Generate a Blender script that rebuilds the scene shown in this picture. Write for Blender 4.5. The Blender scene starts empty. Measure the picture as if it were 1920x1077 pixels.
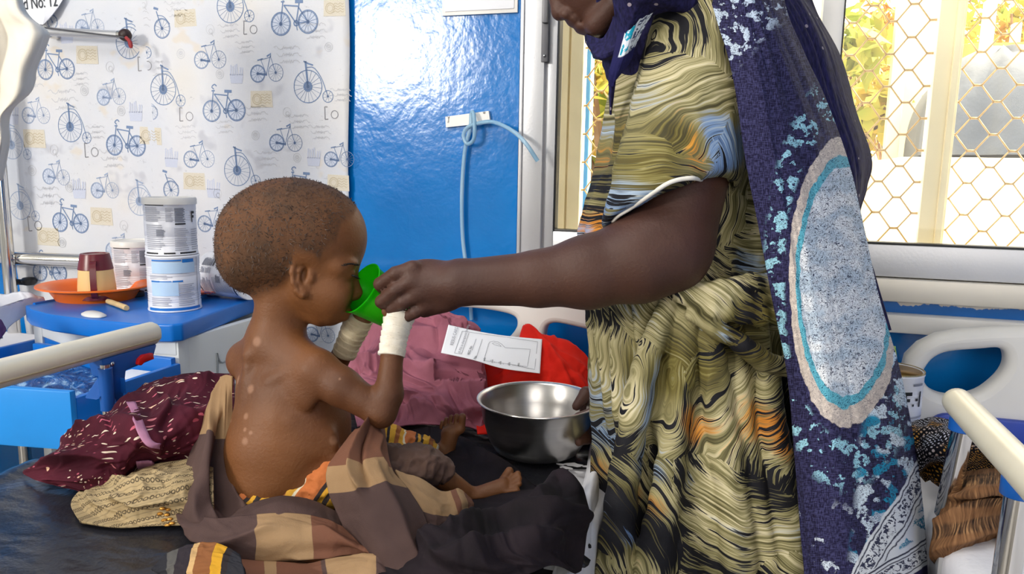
import bpy, bmesh, math, random
import numpy as np
from mathutils import Vector, Matrix
from mathutils.bvhtree import BVHTree

# ------------------------------------------------------------------ camera, world, light, exposure
random.seed(7)
RNG = np.random.default_rng(11)
K = 0.87                                   # scale of the room survey
CAM = np.array([0.0, 0.0, 1.10])
FPX = 1387.0
YAW, PITCH, ROLL = math.radians(17.0), math.radians(8.8), math.radians(1.0)
F0 = np.array([-math.sin(YAW), math.cos(YAW), 0.0])
R0 = np.array([math.cos(YAW), math.sin(YAW), 0.0])
FW = F0 * math.cos(PITCH) + np.array([0, 0, -math.sin(PITCH)])
U0 = np.cross(R0, FW)
RT = math.cos(ROLL) * R0 + math.sin(ROLL) * U0
UP = math.cos(ROLL) * U0 - math.sin(ROLL) * R0
scene = bpy.context.scene
COL = scene.collection
cd = bpy.data.cameras.new('camera')
cam = bpy.data.objects.new('camera', cd)
COL.objects.link(cam)
cd.sensor_width = 36.0
cd.lens = FPX / 1920 * 36
cd.clip_start = 0.02
m = Matrix.Identity(4)
for i in range(3):
    m[i][0], m[i][1], m[i][2], m[i][3] = RT[i], UP[i], -FW[i], CAM[i]
cam.matrix_world = m
scene.camera = cam

world = bpy.data.worlds.new('world')
scene.world = world
world.use_nodes = True
wn = world.node_tree.nodes
bg = wn['Background']
bg.inputs[0].default_value = (1.0, 0.93, 0.80, 1)
bg.inputs[1].default_value = 4.2


def light(name, kind, loc, target, energy, color, size=1.0, size_y=None):
    d = bpy.data.lights.new(name, kind)
    d.energy = energy
    d.color = color
    if kind == 'AREA':
        d.shape = 'RECTANGLE'
        d.size = size
        d.size_y = size_y or size
    o = bpy.data.objects.new(name, d)
    COL.objects.link(o)
    o.location = loc
    v = Vector(target) - Vector(loc)
    o.rotation_euler = v.to_track_quat('-Z', 'Y').to_euler()
    return o


sun = light('sun', 'SUN', (6.0, 1.0, 7.0), (0, 0, 0), 11.0, (1.0, 0.90, 0.72))
sun.data.angle = 0.01
# daylight through a window at the left of the opposite wall, then two added fills
light('rear_window_light', 'AREA', (-2.62, -2.3, 2.05), (-0.5, 1.5, 1.1), 96, (1.0, 0.95, 0.87), 0.85, 0.75)
light('rear_fill_light', 'AREA', (0.95, -2.4, 1.7), (0.0, 1.2, 0.9), 34, (1.0, 0.93, 0.84), 1.5, 1.9)  # unseen soft fill added behind the camera on the right
light('ceiling_fill_light', 'AREA', (-0.9, -0.1, 2.75), (-0.8, 0.4, 0.0), 24, (1.0, 0.97, 0.94), 1.2, 1.2)  # overhead fill added to lift the room, stands for no visible lamp
vs = scene.view_settings
scene.display_settings.display_device = 'sRGB'
vs.view_transform = 'Standard'
vs.look = 'None'
vs.gamma = 1.0
vs.use_curve_mapping = False
vs.exposure = 0.05
scene.cycles.use_denoising = True
scene.cycles.max_bounces = 8

# ------------------------------------------------------------------ survey: picture readings -> places in the room
BEDZ = CAM[2] - 0.50 * K
STANDZ = CAM[2] - 0.35 * K
RAILZ = CAM[2] - 0.32 * K
WALLY = 1.77 * K


def ray(px, py):
    return FW + (px - 960.0) / FPX * RT - (py - 538.5) / FPX * UP


def at(px, py, d):
    return CAM + K * d * ray(px, py)


def atz(px, py, z):
    r = ray(px, py)
    return CAM + r * ((z - CAM[2]) / r[2])


def aty(px, py, y):
    r = ray(px, py)
    return CAM + r * ((y - CAM[1]) / r[1])


def atx(px, py, x):
    r = ray(px, py)
    return CAM + r * ((x - CAM[0]) / r[0])


def pt(p):
    """(px, py, w): w below 0.6 is a height above the bed in metres, otherwise a distance"""
    if p[2] < 0.6:
        return atz(p[0], p[1], BEDZ + p[2])
    return at(p[0], p[1], p[2])


def project(V):
    q = (np.asarray(V) - CAM)
    z = q @ FW
    return 960 + FPX * (q @ RT) / z, 538.5 - FPX * (q @ UP) / z, z / K


def pxm(d):
    return d * K / FPX


# ------------------------------------------------------------------ numpy noise
def _hash(ix, iy, iz):
    h = (ix * 374761393 + iy * 668265263 + iz * 1274126177) & 0x7fffffff
    h = ((h ^ (h >> 13)) * 1274126177) & 0x7fffffff
    return ((h ^ (h >> 16)) & 0xffff) / 65535.0


def vnoise(x, y, z=None):
    x = np.asarray(x, float)
    y = np.asarray(y, float)
    z = np.zeros_like(x) if z is None else np.asarray(z, float)
    ix, iy, iz = [np.floor(a).astype(np.int64) for a in (x, y, z)]
    fx, fy, fz = x - ix, y - iy, z - iz
    fx, fy, fz = [f * f * f * (f * (f * 6 - 15) + 10) for f in (fx, fy, fz)]
    out = 0
    for a in (0, 1):
        for b in (0, 1):
            for c in (0, 1):
                w = (fx if a else 1 - fx) * (fy if b else 1 - fy) * (fz if c else 1 - fz)
                out = out + w * _hash(ix + a, iy + b, iz + c)
    return out


def fbm(x, y, z=None, o=3):
    s, a, t = 0, 1.0, 0
    for i in range(o):
        f = 2.03 ** i
        s = s + a * vnoise(x * f + 7.1 * i, y * f - 3.3 * i, None if z is None else z * f)
        t += a
        a *= 0.5
    return s / t


# ------------------------------------------------------------------ materials
def C(r, g, b):
    def f(c):
        c /= 255.0
        return c / 12.92 if c <= 0.04045 else ((c + 0.055) / 1.055) ** 2.4
    return (f(r), f(g), f(b), 1.0)


class G:
    """a small builder for node materials"""

    def __init__(self, name, rough=0.6, metal=0.0, spec=0.5):
        self.m = bpy.data.materials.new(name)
        self.m.use_nodes = True
        self.t = self.m.node_tree
        self.b = self.t.nodes['Principled BSDF']
        self.set('Roughness', rough)
        self.set('Metallic', metal)
        self.set('Specular IOR Level', spec)
        self._obj = None

    def put(self, sock, v):
        if isinstance(v, bpy.types.NodeSocket):
            self.t.links.new(v, sock)
        elif v is not None:
            sock.default_value = v

    def set(self, k, v):
        self.put(self.b.inputs[k], v)
        return self

    def node(self, t):
        return self.t.nodes.new(t)

    def obj(self):
        if self._obj is None:
            self._obj = self.node('ShaderNodeTexCoord').outputs['Object']
        return self._obj

    def uv(self):
        return self.node('ShaderNodeTexCoord').outputs['UV']

    def attr(self, name):
        n = self.node('ShaderNodeAttribute')
        n.attribute_name = name
        return n.outputs['Fac']

    def math(self, op, a, b=None, c=None, clamp=False):
        n = self.node('ShaderNodeMath')
        n.operation = op
        n.use_clamp = clamp
        for i, v in enumerate((a, b, c)):
            self.put(n.inputs[i], v)
        return n.outputs[0]

    def vmath(self, op, a, b=None):
        n = self.node('ShaderNodeVectorMath')
        n.operation = op
        self.put(n.inputs[0], a)
        if op == 'SCALE':
            self.put(n.inputs['Scale'], b)
        else:
            self.put(n.inputs[1], b)
        return n.outputs[0]

    def sep(self, v):
        n = self.node('ShaderNodeSeparateXYZ')
        self.put(n.inputs[0], v)
        return n.outputs

    def com(self, x, y, z=0.0):
        n = self.node('ShaderNodeCombineXYZ')
        for i, v in enumerate((x, y, z)):
            self.put(n.inputs[i], v)
        return n.outputs[0]

    def mapping(self, v, scale=(1, 1, 1), rot=(0, 0, 0), loc=(0, 0, 0)):
        n = self.node('ShaderNodeMapping')
        self.put(n.inputs[0], v)
        n.inputs['Scale'].default_value = scale
        n.inputs['Rotation'].default_value = rot
        n.inputs['Location'].default_value = loc
        return n.outputs[0]

    def noise(self, v=None, scale=5.0, detail=3.0, rough=0.55, dist=0.0, col=False):
        n = self.node('ShaderNodeTexNoise')
        self.put(n.inputs['Vector'], v if v is not None else self.obj())
        n.inputs['Scale'].default_value = scale
        n.inputs['Detail'].default_value = detail
        n.inputs['Roughness'].default_value = rough
        n.inputs['Distortion'].default_value = dist
        return n.outputs['Color' if col else 'Fac']

    def voro(self, v=None, scale=5.0, feat='F1', rand=1.0, out='Distance'):
        n = self.node('ShaderNodeTexVoronoi')
        n.feature = feat
        self.put(n.inputs['Vector'], v if v is not None else self.obj())
        n.inputs['Scale'].default_value = scale
        n.inputs['Randomness'].default_value = rand
        return n.outputs[out]

    def mix(self, f, a, b):
        n = self.node('ShaderNodeMix')
        n.data_type = 'RGBA'
        self.put(n.inputs['Factor'], f)
        self.put(n.inputs['A'], a)
        self.put(n.inputs['B'], b)
        return n.outputs['Result']

    def ramp(self, f, stops, interp='LINEAR'):
        n = self.node('ShaderNodeValToRGB')
        n.color_ramp.interpolation = interp
        e = n.color_ramp.elements
        while len(e) < len(stops):
            e.new(0.5)
        for i, (p, c) in enumerate(stops):
            e[i].position = p
            e[i].color = c
        self.put(n.inputs[0], f)
        return n.outputs[0]

    def step(self, v, lo, hi):
        n = self.node('ShaderNodeMapRange')
        n.interpolation_type = 'SMOOTHSTEP'
        self.put(n.inputs['Value'], v)
        n.inputs['From Min'].default_value = lo
        n.inputs['From Max'].default_value = hi
        return n.outputs[0]

    def bump(self, h, strength=0.3, dist=0.01):
        n = self.node('ShaderNodeBump')
        n.inputs['Strength'].default_value = strength
        n.inputs['Distance'].default_value = dist
        self.put(n.inputs['Height'], h)
        self.t.links.new(n.outputs[0], self.b.inputs['Normal'])
        return self

    def color(self, c):
        return self.set('Base Color', c)


def simple(name, col, rough=0.5, metal=0.0, var=0.10, scale=12.0, bump=0.0, bscale=60.0, spec=0.5, bdist=0.004):
    g = G(name, rough, metal, spec)
    d = tuple(c * (1 - var) for c in col[:3]) + (1,)
    l = tuple(min(1.0, c * (1 + var)) for c in col[:3]) + (1,)
    g.color(g.ramp(g.noise(scale=scale, detail=4), [(0.3, d), (0.7, l)]))
    if bump:
        g.bump(g.noise(scale=bscale, detail=4), bump, bdist)
    return g.m


# ------------------------------------------------------------------ objects
def setp(o, label=None, cat=None, group=None, kind=None):
    for k, v in (('label', label), ('category', cat), ('group', group), ('kind', kind)):
        if v:
            o[k] = v
    return o


def empty(name, loc, label, cat, group=None):
    o = bpy.data.objects.new(name, None)
    o.empty_display_size = 0.05
    COL.objects.link(o)
    o.location = loc
    setp(o, label, cat, group)
    return o


def link(name, me, mat, parent=None, smooth=True):
    if mat is not None:
        me.materials.clear()
        me.materials.append(mat)
    if smooth:
        me.polygons.foreach_set('use_smooth', np.ones(len(me.polygons), bool))
    o = bpy.data.objects.new(name, me)
    COL.objects.link(o)
    if parent is not None:
        o.parent = parent
        pm = Matrix.Translation(parent.location) if parent.parent is None else Matrix.Identity(4)
        o.matrix_parent_inverse = pm.inverted()
    return o


def np_mesh(name, V, Fq):
    V = np.ascontiguousarray(V, np.float32)
    me = bpy.data.meshes.new(name)
    if isinstance(Fq, np.ndarray):
        n, k = Fq.shape
        me.vertices.add(len(V))
        me.vertices.foreach_set('co', V.ravel())
        me.loops.add(n * k)
        me.loops.foreach_set('vertex_index', Fq.ravel().astype(np.int32))
        me.polygons.add(n)
        me.polygons.foreach_set('loop_start', (np.arange(n) * k).astype(np.int32))
        me.update(calc_edges=True)
    else:
        me.from_pydata([tuple(map(float, v)) for v in V], [], Fq)
    me.validate()
    return me


def fattr(me, name, vals):
    a = me.attributes.new(name, 'FLOAT', 'POINT')
    a.data.foreach_set('value', np.ascontiguousarray(vals, np.float32))


def set_uv(me, UV):
    l = me.uv_layers.new(name='UVMap')
    idx = np.empty(len(me.loops), np.int32)
    me.loops.foreach_get('vertex_index', idx)
    l.data.foreach_set('uv', np.ascontiguousarray(UV[idx], np.float32).ravel())


def fix_normals(me):
    bm = bmesh.new()
    bm.from_mesh(me)
    bmesh.ops.recalc_face_normals(bm, faces=bm.faces)
    bm.to_mesh(me)
    bm.free()


def join_parts(items):
    """[(V, faces)] -> one (V, faces)"""
    Vs, Fs, n = [], [], 0
    for V, Fc in items:
        Vs.append(np.asarray(V, float))
        Fs += [tuple(int(i) + n for i in f) for f in Fc]
        n += len(V)
    return np.concatenate(Vs), Fs


def bm_obj(name, bm, mat, parent=None, smooth=True):
    me = bpy.data.meshes.new(name)
    bmesh.ops.recalc_face_normals(bm, faces=bm.faces)
    bm.to_mesh(me)
    bm.free()
    return link(name, me, mat, parent, smooth)


def auto(o, deg=35):
    for p in o.data.polygons:
        p.use_smooth = True
    me = o.data
    bm = bmesh.new()
    bm.from_mesh(me)
    for e in bm.edges:
        if len(e.link_faces) == 2 and e.calc_face_angle(0) > math.radians(deg):
            e.smooth = False
    bm.to_mesh(me)
    bm.free()
    return o


def box(name, lo, hi, mat, parent=None, bev=0.004, seg=2):
    bm = bmesh.new()
    bmesh.ops.create_cube(bm, size=1.0)
    lo, hi = np.minimum(lo, hi), np.maximum(lo, hi)
    for v in bm.verts:
        v.co = Vector([lo[i] if v.co[i] < 0 else hi[i] for i in range(3)])
    if bev:
        bmesh.ops.bevel(bm, geom=bm.edges[:], offset=min(bev, 0.45 * float(min(hi - lo))), segments=seg, affect='EDGES', profile=0.6)
    return auto(bm_obj(name, bm, mat, parent))


def prism(name, poly, axis, lo, hi, mat, parent=None, bev=0.003, seg=2):
    """poly: 2-D points in the two other axes, extruded along AXIS from lo to hi"""
    bm = bmesh.new()
    o2 = [a for a in range(3) if a != axis]

    def mk(p, w):
        q = [0, 0, 0]
        q[o2[0]], q[o2[1]], q[axis] = p[0], p[1], w
        return bm.verts.new(q)
    a = [mk(p, lo) for p in poly]
    b = [mk(p, hi) for p in poly]
    bm.faces.new(a)
    bm.faces.new(b[::-1])
    n = len(poly)
    for i in range(n):
        bm.faces.new((a[i], b[i], b[(i + 1) % n], a[(i + 1) % n]))
    bmesh.ops.recalc_face_normals(bm, faces=bm.faces)
    if bev:
        es = [e for e in bm.edges if e.calc_face_angle(0) > 0.6]
        bmesh.ops.bevel(bm, geom=es, offset=bev, segments=seg, affect='EDGES', profile=0.6)
    return auto(bm_obj(name, bm, mat, parent))


def catmull(P, n, closed=False):
    P = np.asarray(P, float)
    m_ = len(P)
    if m_ < 3 and not closed:
        t = np.linspace(0, 1, n).reshape((-1,) + (1,) * (P.ndim - 1))
        return P[0] * (1 - t) + P[-1] * t
    if closed:
        Q = np.concatenate([P[-1:], P, P[:2]])
        t = np.linspace(0, m_, n, endpoint=False)
    else:
        Q = np.concatenate([2 * P[:1] - P[1:2], P, 2 * P[-1:] - P[-2:-1]])
        t = np.linspace(0, m_ - 1, n)
    i = np.minimum(t.astype(int), (m_ - 1 if closed else m_ - 2))
    f = (t - i).reshape((-1,) + (1,) * (P.ndim - 1))
    a, b, c, d = Q[i], Q[i + 1], Q[i + 2], Q[i + 3]
    return 0.5 * (2 * b + (c - a) * f + (2 * a - 5 * b + 4 * c - d) * f ** 2 + (3 * b - a - 3 * c + d) * f ** 3)


def tube_geo(P, r, nseg=12, cap=True, squash=None):
    P = np.asarray(P, float)
    n = len(P)
    r = np.broadcast_to(np.asarray(r, float), (n,))
    T = np.gradient(P, axis=0)
    T /= np.linalg.norm(T, axis=1)[:, None] + 1e-12
    ref = np.array([0, 0, 1.0]) if abs(T[0][2]) < 0.9 else np.array([1.0, 0, 0])
    N = np.cross(T[0], ref)
    N /= np.linalg.norm(N)
    V, Fc = [], []
    a = np.arange(nseg) * 2 * math.pi / nseg
    for i in range(n):
        N = N - T[i] * (N @ T[i])
        N /= np.linalg.norm(N) + 1e-12
        B = np.cross(T[i], N)
        V.append(P[i] + r[i] * (np.cos(a)[:, None] * N + np.sin(a)[:, None] * B))
    V = np.concatenate(V)
    for i in range(n - 1):
        for j in range(nseg):
            k = (j + 1) % nseg
            Fc.append((i * nseg + j, i * nseg + k, (i + 1) * nseg + k, (i + 1) * nseg + j))
    if cap:
        Fc.append(tuple(range(nseg))[::-1])
        Fc.append(tuple((n - 1) * nseg + j for j in range(nseg)))
    return V, Fc


def tube(name, P, r, mat, parent=None, nseg=12, cap=True):
    V, Fc = tube_geo(P, r, nseg, cap)
    o = link(name, np_mesh(name, V, Fc), mat, parent)
    return auto(o, 50)


def lathe_geo(prof, centre=(0, 0, 0), n=48, sx=1.0, sy=1.0):
    prof = np.asarray(prof, float)
    a = np.arange(n) * 2 * math.pi / n
    V = np.stack([np.outer(prof[:, 0], np.cos(a)) * sx, np.outer(prof[:, 0], np.sin(a)) * sy,
                  np.repeat(prof[:, 1][:, None], n, 1)], -1).reshape(-1, 3)
    Fc = []
    for i in range(len(prof) - 1):
        for j in range(n):
            k = (j + 1) % n
            Fc.append((i * n + j, i * n + k, (i + 1) * n + k, (i + 1) * n + j))
    if prof[0, 0] > 1e-5:
        Fc.append(tuple(range(n))[::-1])
    if prof[-1, 0] > 1e-5:
        Fc.append(tuple((len(prof) - 1) * n + j for j in range(n)))
    return V + np.asarray(centre), Fc


def lathe(name, prof, centre, mat, parent=None, n=48, sx=1.0, sy=1.0, M3=None, sharp=40):
    V, Fc = lathe_geo(prof, (0, 0, 0), n, sx, sy)
    if M3 is not None:
        V = V @ np.asarray(M3).T
    me = np_mesh(name, V + np.asarray(centre), Fc)
    bm = bmesh.new()
    bm.from_mesh(me)
    bmesh.ops.remove_doubles(bm, verts=bm.verts, dist=1e-6)
    bmesh.ops.recalc_face_normals(bm, faces=bm.faces)
    bm.to_mesh(me)
    bm.free()
    return auto(link(name, me, mat, parent), sharp)


def grid_faces(nu, nv):
    i = np.arange(nu - 1)[:, None] * nv + np.arange(nv - 1)[None, :]
    return np.stack([i, i + 1, i + nv + 1, i + nv], -1).reshape(-1, 4)


def surf(rows, nu, nv):
    R = np.array([catmull(np.array([pt(p) for p in row]), nv) for row in rows])
    return catmull(R, nu)


def grid_normals(S):
    du = np.gradient(S, axis=0)
    dv = np.gradient(S, axis=1)
    N = np.cross(dv, du)
    N /= np.linalg.norm(N, axis=-1)[..., None] + 1e-12
    if (N.reshape(-1, 3).mean(0) @ (CAM - S.reshape(-1, 3).mean(0))) < 0:
        N = -N
    return N


def folds(nu, nv, su, sv, seed, warp=0.6, sharp=1.6):
    """crease field in -0.5..0.5 ; su, sv: folds along and across"""
    u, v = np.meshgrid(np.linspace(0, 1, nu), np.linspace(0, 1, nv), indexing='ij')
    a = u * su + seed
    b = v * sv + seed * 1.7
    wa = fbm(a * 0.8 + 3.1, b * 0.8, o=2) - 0.5
    wb = fbm(a * 0.8 - 9.2, b * 0.8 + 4.4, o=2) - 0.5
    a, b = a + warp * 2.2 * wa, b + warp * 2.2 * wb
    out, wt, f_ = 0, 0, 1.0
    for k, w_ in enumerate((.58, .28, .14)):
        n = vnoise(a * f_ + 5.3 * k, b * f_ - 3.1 * k)
        n2 = vnoise(a * f_ * .83 - 7.7 * k + 31, b * f_ * .83 + 2.9 * k + 17)
        ridge_ = (1 - np.abs(2 * n - 1)) ** (sharp * 1.4)
        billow = np.minimum(np.abs(2 * n2 - 1) * 1.4, 1) ** .8
        out = out + w_ * (.5 * ridge_ + .5 * billow)
        f_ *= 2.15
    return out - .5


def cloth(name, rows, nu, nv, mat, parent=None, amp=0.008, su=3, sv=3, seed=1.0, warp=0.6, sharp=1.6, edge=0.0,
          thick=0.003, fine=0.0, extra=None, uvscale=None, attrs=None, fit=None):
    S = surf(rows, nu, nv)
    N = grid_normals(S)
    d = amp * folds(nu, nv, su, sv, seed, warp, sharp)
    u, v = np.meshgrid(np.linspace(0, 1, nu), np.linspace(0, 1, nv), indexing='ij')
    if fine:
        d = d + fine * folds(nu, nv, su * 4, sv * 4, seed + 9, 0.5, 1.0)
    if extra is not None:
        d = d + extra(u, v)
    if edge:
        e = np.minimum.reduce([u, 1 - u, v, 1 - v]) / edge
        d = d * np.clip(e, 0.15, 1)
    S = S + N * d[..., None]
    if fit is not None:
        S = fit(S, u, v)
    lu = np.concatenate([[0], np.cumsum(np.linalg.norm(np.diff(S[:, nv // 2], axis=0), axis=1))])
    lv = np.concatenate([[0], np.cumsum(np.linalg.norm(np.diff(S[nu // 2], axis=0), axis=1))])
    UV = np.stack([np.repeat(lv[None], nu, 0), np.repeat(lu[:, None], nv, 1)], -1).reshape(-1, 2)
    if uvscale == 'unit':
        UV = np.stack([v, u], -1).reshape(-1, 2)
    V = S.reshape(-1, 3)
    Fq = grid_faces(nu, nv)
    n0 = len(V)
    V2 = (S - N * thick).reshape(-1, 3)
    Fb = Fq[:, ::-1] + n0
    rim = [i for i in range(nv)] + [i * nv + nv - 1 for i in range(1, nu)] + [(nu - 1) * nv + j for j in range(nv - 2, -1, -1)] + [i * nv for i in range(nu - 2, 0, -1)]
    rim = np.array(rim)
    nx = np.roll(rim, -1)
    Fs = np.stack([rim, nx, nx + n0, rim + n0], -1)
    me = np_mesh(name, np.concatenate([V, V2]), np.concatenate([Fq, Fb, Fs]))
    set_uv(me, np.concatenate([UV, UV]))
    if attrs:
        for k, f in attrs.items():
            a = f(u, v).reshape(-1)
            fattr(me, k, np.concatenate([a, a]))
    fix_normals(me)
    return link(name, me, mat, parent)


# ------------------------------------------------------------------ implicit bodies
class Field:
    def __init__(self, lo, hi, vox):
        self.lo, self.v = np.asarray(lo, float), vox
        self.n = np.ceil((np.asarray(hi) - self.lo) / vox).astype(int) + 1
        self.f = np.full(self.n, 0.06, np.float32)

    def _block(self, lo, hi):
        a = np.clip(np.floor((lo - self.lo) / self.v).astype(int), 0, self.n)
        b = np.clip(np.ceil((hi - self.lo) / self.v).astype(int) + 1, 0, self.n)
        if np.any(b <= a):
            return None, None
        ax = [(self.lo[i] + np.arange(a[i], b[i]) * self.v).astype(np.float32) for i in range(3)]
        X = np.stack(np.meshgrid(*ax, indexing='ij'), -1)
        return tuple(slice(a[i], b[i]) for i in range(3)), X

    def put(self, lo, hi, fn, k=0.01, sub=False):
        pad = k + 3 * self.v
        sl, X = self._block(np.asarray(lo) - pad, np.asarray(hi) + pad)
        if sl is None:
            return
        d = fn(X).astype(np.float32)
        a = self.f[sl]
        if sub:
            d = -d
            h = np.clip(0.5 - 0.5 * (d - a) / k, 0, 1)
            self.f[sl] = d * (1 - h) + a * h + k * h * (1 - h)
        else:
            h = np.clip(0.5 + 0.5 * (a - d) / k, 0, 1)
            self.f[sl] = a * (1 - h) + d * h - k * h * (1 - h)

    def cone(self, a, b, ra, rb, k=0.01, sub=False):
        a, b = np.asarray(a, np.float32), np.asarray(b, np.float32)
        ab = b - a
        L = float(ab @ ab) + 1e-12

        def fn(X):
            q = X - a
            t = np.clip((q @ ab) / L, 0, 1)
            return np.linalg.norm(q - t[..., None] * ab, axis=-1) - (ra + (rb - ra) * t)
        r = max(ra, rb)
        self.put(np.minimum(a, b) - r, np.maximum(a, b) + r, fn, k, sub)

    def chain(self, pts, k=0.01):
        for (p, r), (q, s) in zip(pts[:-1], pts[1:]):
            self.cone(p, q, r, s, k)

    def ell(self, c, semi, B=None, k=0.01, sub=False):
        c = np.asarray(c, np.float32)
        semi = np.asarray(semi, np.float32)
        B = np.asarray(np.eye(3) if B is None else B, np.float32)

        def fn(X):
            q = (X - c) @ B.T / semi
            k0 = np.linalg.norm(q, axis=-1)
            k1 = np.linalg.norm(q / semi, axis=-1) + 1e-9
            return k0 * (k0 - 1) / k1
        r = float(semi.max())
        self.put(c - r, c + r, fn, k, sub)

    def mesh(self, name):
        f, n = self.f, self.n
        s = f < 0
        nc = n - 1
        cnt = np.zeros(nc, np.int8)
        for a in (0, 1):
            for b in (0, 1):
                for c in (0, 1):
                    cnt += s[a:a + nc[0], b:b + nc[1], c:c + nc[2]]
        act = (cnt > 0) & (cnt < 8)
        idx = np.argwhere(act)
        ids = np.full(nc, -1, np.int32)
        ids[act] = np.arange(len(idx))
        acc = np.zeros((len(idx), 3))
        w = np.zeros(len(idx))
        cor = [np.array(c) for c in ((0, 0, 0), (1, 0, 0), (0, 1, 0), (1, 1, 0), (0, 0, 1), (1, 0, 1), (0, 1, 1), (1, 1, 1))]
        val = [f[tuple((idx + c).T)] for c in cor]
        for i in range(8):
            for ax in range(3):
                if cor[i][ax] == 0:
                    j = i | (1 << ax)
                    va, vb = val[i], val[j]
                    mk = (va < 0) != (vb < 0)
                    t = va[mk] / (va[mk] - vb[mk])
                    p = np.repeat(cor[i][None].astype(float), mk.sum(), 0)
                    p[:, ax] += t
                    acc[mk] += p
                    w[mk] += 1
        V = self.lo + (idx + acc / w[:, None]) * self.v
        Fs = []
        for ax in range(3):
            o1, o2 = [a for a in range(3) if a != ax]
            A = [slice(None)] * 3
            Bs = [slice(None)] * 3
            A[ax] = slice(0, -1)
            Bs[ax] = slice(1, None)
            e = s[tuple(A)] != s[tuple(Bs)]
            p = np.argwhere(e)
            ok = (p[:, o1] > 0) & (p[:, o2] > 0) & (p[:, o1] < nc[o1]) & (p[:, o2] < nc[o2])
            p = p[ok]
            q = []
            for d1, d2 in ((-1, -1), (0, -1), (0, 0), (-1, 0)):
                c = p.copy()
                c[:, o1] += d1
                c[:, o2] += d2
                q.append(ids[tuple(c.T)])
            q = np.stack(q, -1)
            flip = s[tuple(p.T)]
            if ax == 1:
                flip = ~flip
            q[~flip] = q[~flip][:, ::-1]
            Fs.append(q)
        Fq = np.concatenate(Fs)
        Fq = Fq[(Fq >= 0).all(1)]
        me = np_mesh(name, V, Fq)
        return me, V


def bvh_of(me):
    V = np.empty(len(me.vertices) * 3, np.float32)
    me.vertices.foreach_get('co', V)
    V = V.reshape(-1, 3)
    return BVHTree.FromPolygons([tuple(map(float, v)) for v in V], [tuple(p.vertices) for p in me.polygons])


def hit(b, px, py):
    r = ray(px, py)
    r = r / np.linalg.norm(r)
    h = b.ray_cast(Vector(CAM), Vector(r))
    return (None, None) if h[0] is None else (np.array(h[0]), np.array(h[1]))


CB = np.stack([RT, -UP, FW])              # picture-aligned axes: across, down, away


def rotB(deg, yaw=0.0):
    a, y = math.radians(deg), math.radians(yaw)
    A = np.array([[math.cos(a), math.sin(a), 0], [-math.sin(a), math.cos(a), 0], [0, 0, 1]])
    Y = np.array([[math.cos(y), 0, math.sin(y)], [0, 1, 0], [-math.sin(y), 0, math.cos(y)]])
    return A @ Y @ CB

# ------------------------------------------------------------------ materials used in many places
ALU = simple('aluminium', C(205, 206, 210), 0.38, 0.55, 0.03, 6, 0.05, 200)
CHROME = simple('chrome', C(215, 212, 208), 0.12, 1.0, 0.04, 9)
CREAM_RAIL = simple('cream_rail', C(232, 224, 202), 0.30, 0.1, 0.04, 20)
WHITE_PLASTIC = simple('white_plastic', C(228, 226, 222), 0.38, 0, 0.03, 5)
CAB_WHITE = simple('cabinet_cream', C(222, 226, 226), 0.42, 0, 0.03, 4)
BLUE_PLASTIC = simple('blue_plastic', C(8, 112, 205), 0.33, 0, 0.06, 8, 0.03, 90)
BLUE_PALE = simple('sky_blue_plastic', C(20, 138, 222), 0.4, 0, 0.05, 8, 0.03, 90)
BLUE_METAL = simple('blue_enamel', C(24, 92, 178), 0.35, 0.1, 0.05, 10)
BLACK_PLASTIC = simple('black_plastic', C(26, 26, 28), 0.4, 0, 0.1, 20)
DARK_METAL = simple('dark_metal', C(90, 90, 95), 0.5, 0.6, 0.1, 20)
RED_PLASTIC = simple('red_plastic', C(205, 25, 18), 0.35, 0, 0.08, 10)
PAPER = simple('paper', C(236, 238, 244), 0.8, 0, 0.02, 10)
INK = simple('ink', C(52, 56, 62), 0.8, 0, 0.1, 50)
GREY_INK = simple('grey_ink', C(150, 150, 160), 0.8, 0, 0.1, 50)
SHEET = simple('white_sheet', C(226, 226, 232), 0.85, 0, 0.02, 8, 0.25, 22, bdist=0.01)


def blue_wall():
    g = G('blue_gloss_paint', 0.17, 0, 0.5)
    n = g.noise(scale=3.0, detail=5)
    c = g.ramp(n, [(0.3, C(0, 104, 180)), (0.7, C(2, 124, 206))])
    chip = g.step(g.noise(scale=34, detail=2), 0.815, 0.83)
    g.color(g.mix(chip, c, C(120, 180, 220)))
    h = g.math('ADD', g.math('MULTIPLY', g.noise(scale=9, detail=4, dist=0.4), 1.0), g.math('MULTIPLY', g.noise(scale=60, detail=3), 0.22))
    g.bump(h, 0.17, 0.012)
    return g.m


WALL_BLUE = blue_wall()
PLASTER = simple('plaster', C(214, 214, 208), 0.8, 0, 0.04, 3, 0.2, 40)
FLOOR_M = simple('floor_tile', C(150, 146, 140), 0.45, 0, 0.12, 4, 0.1, 30)


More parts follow.
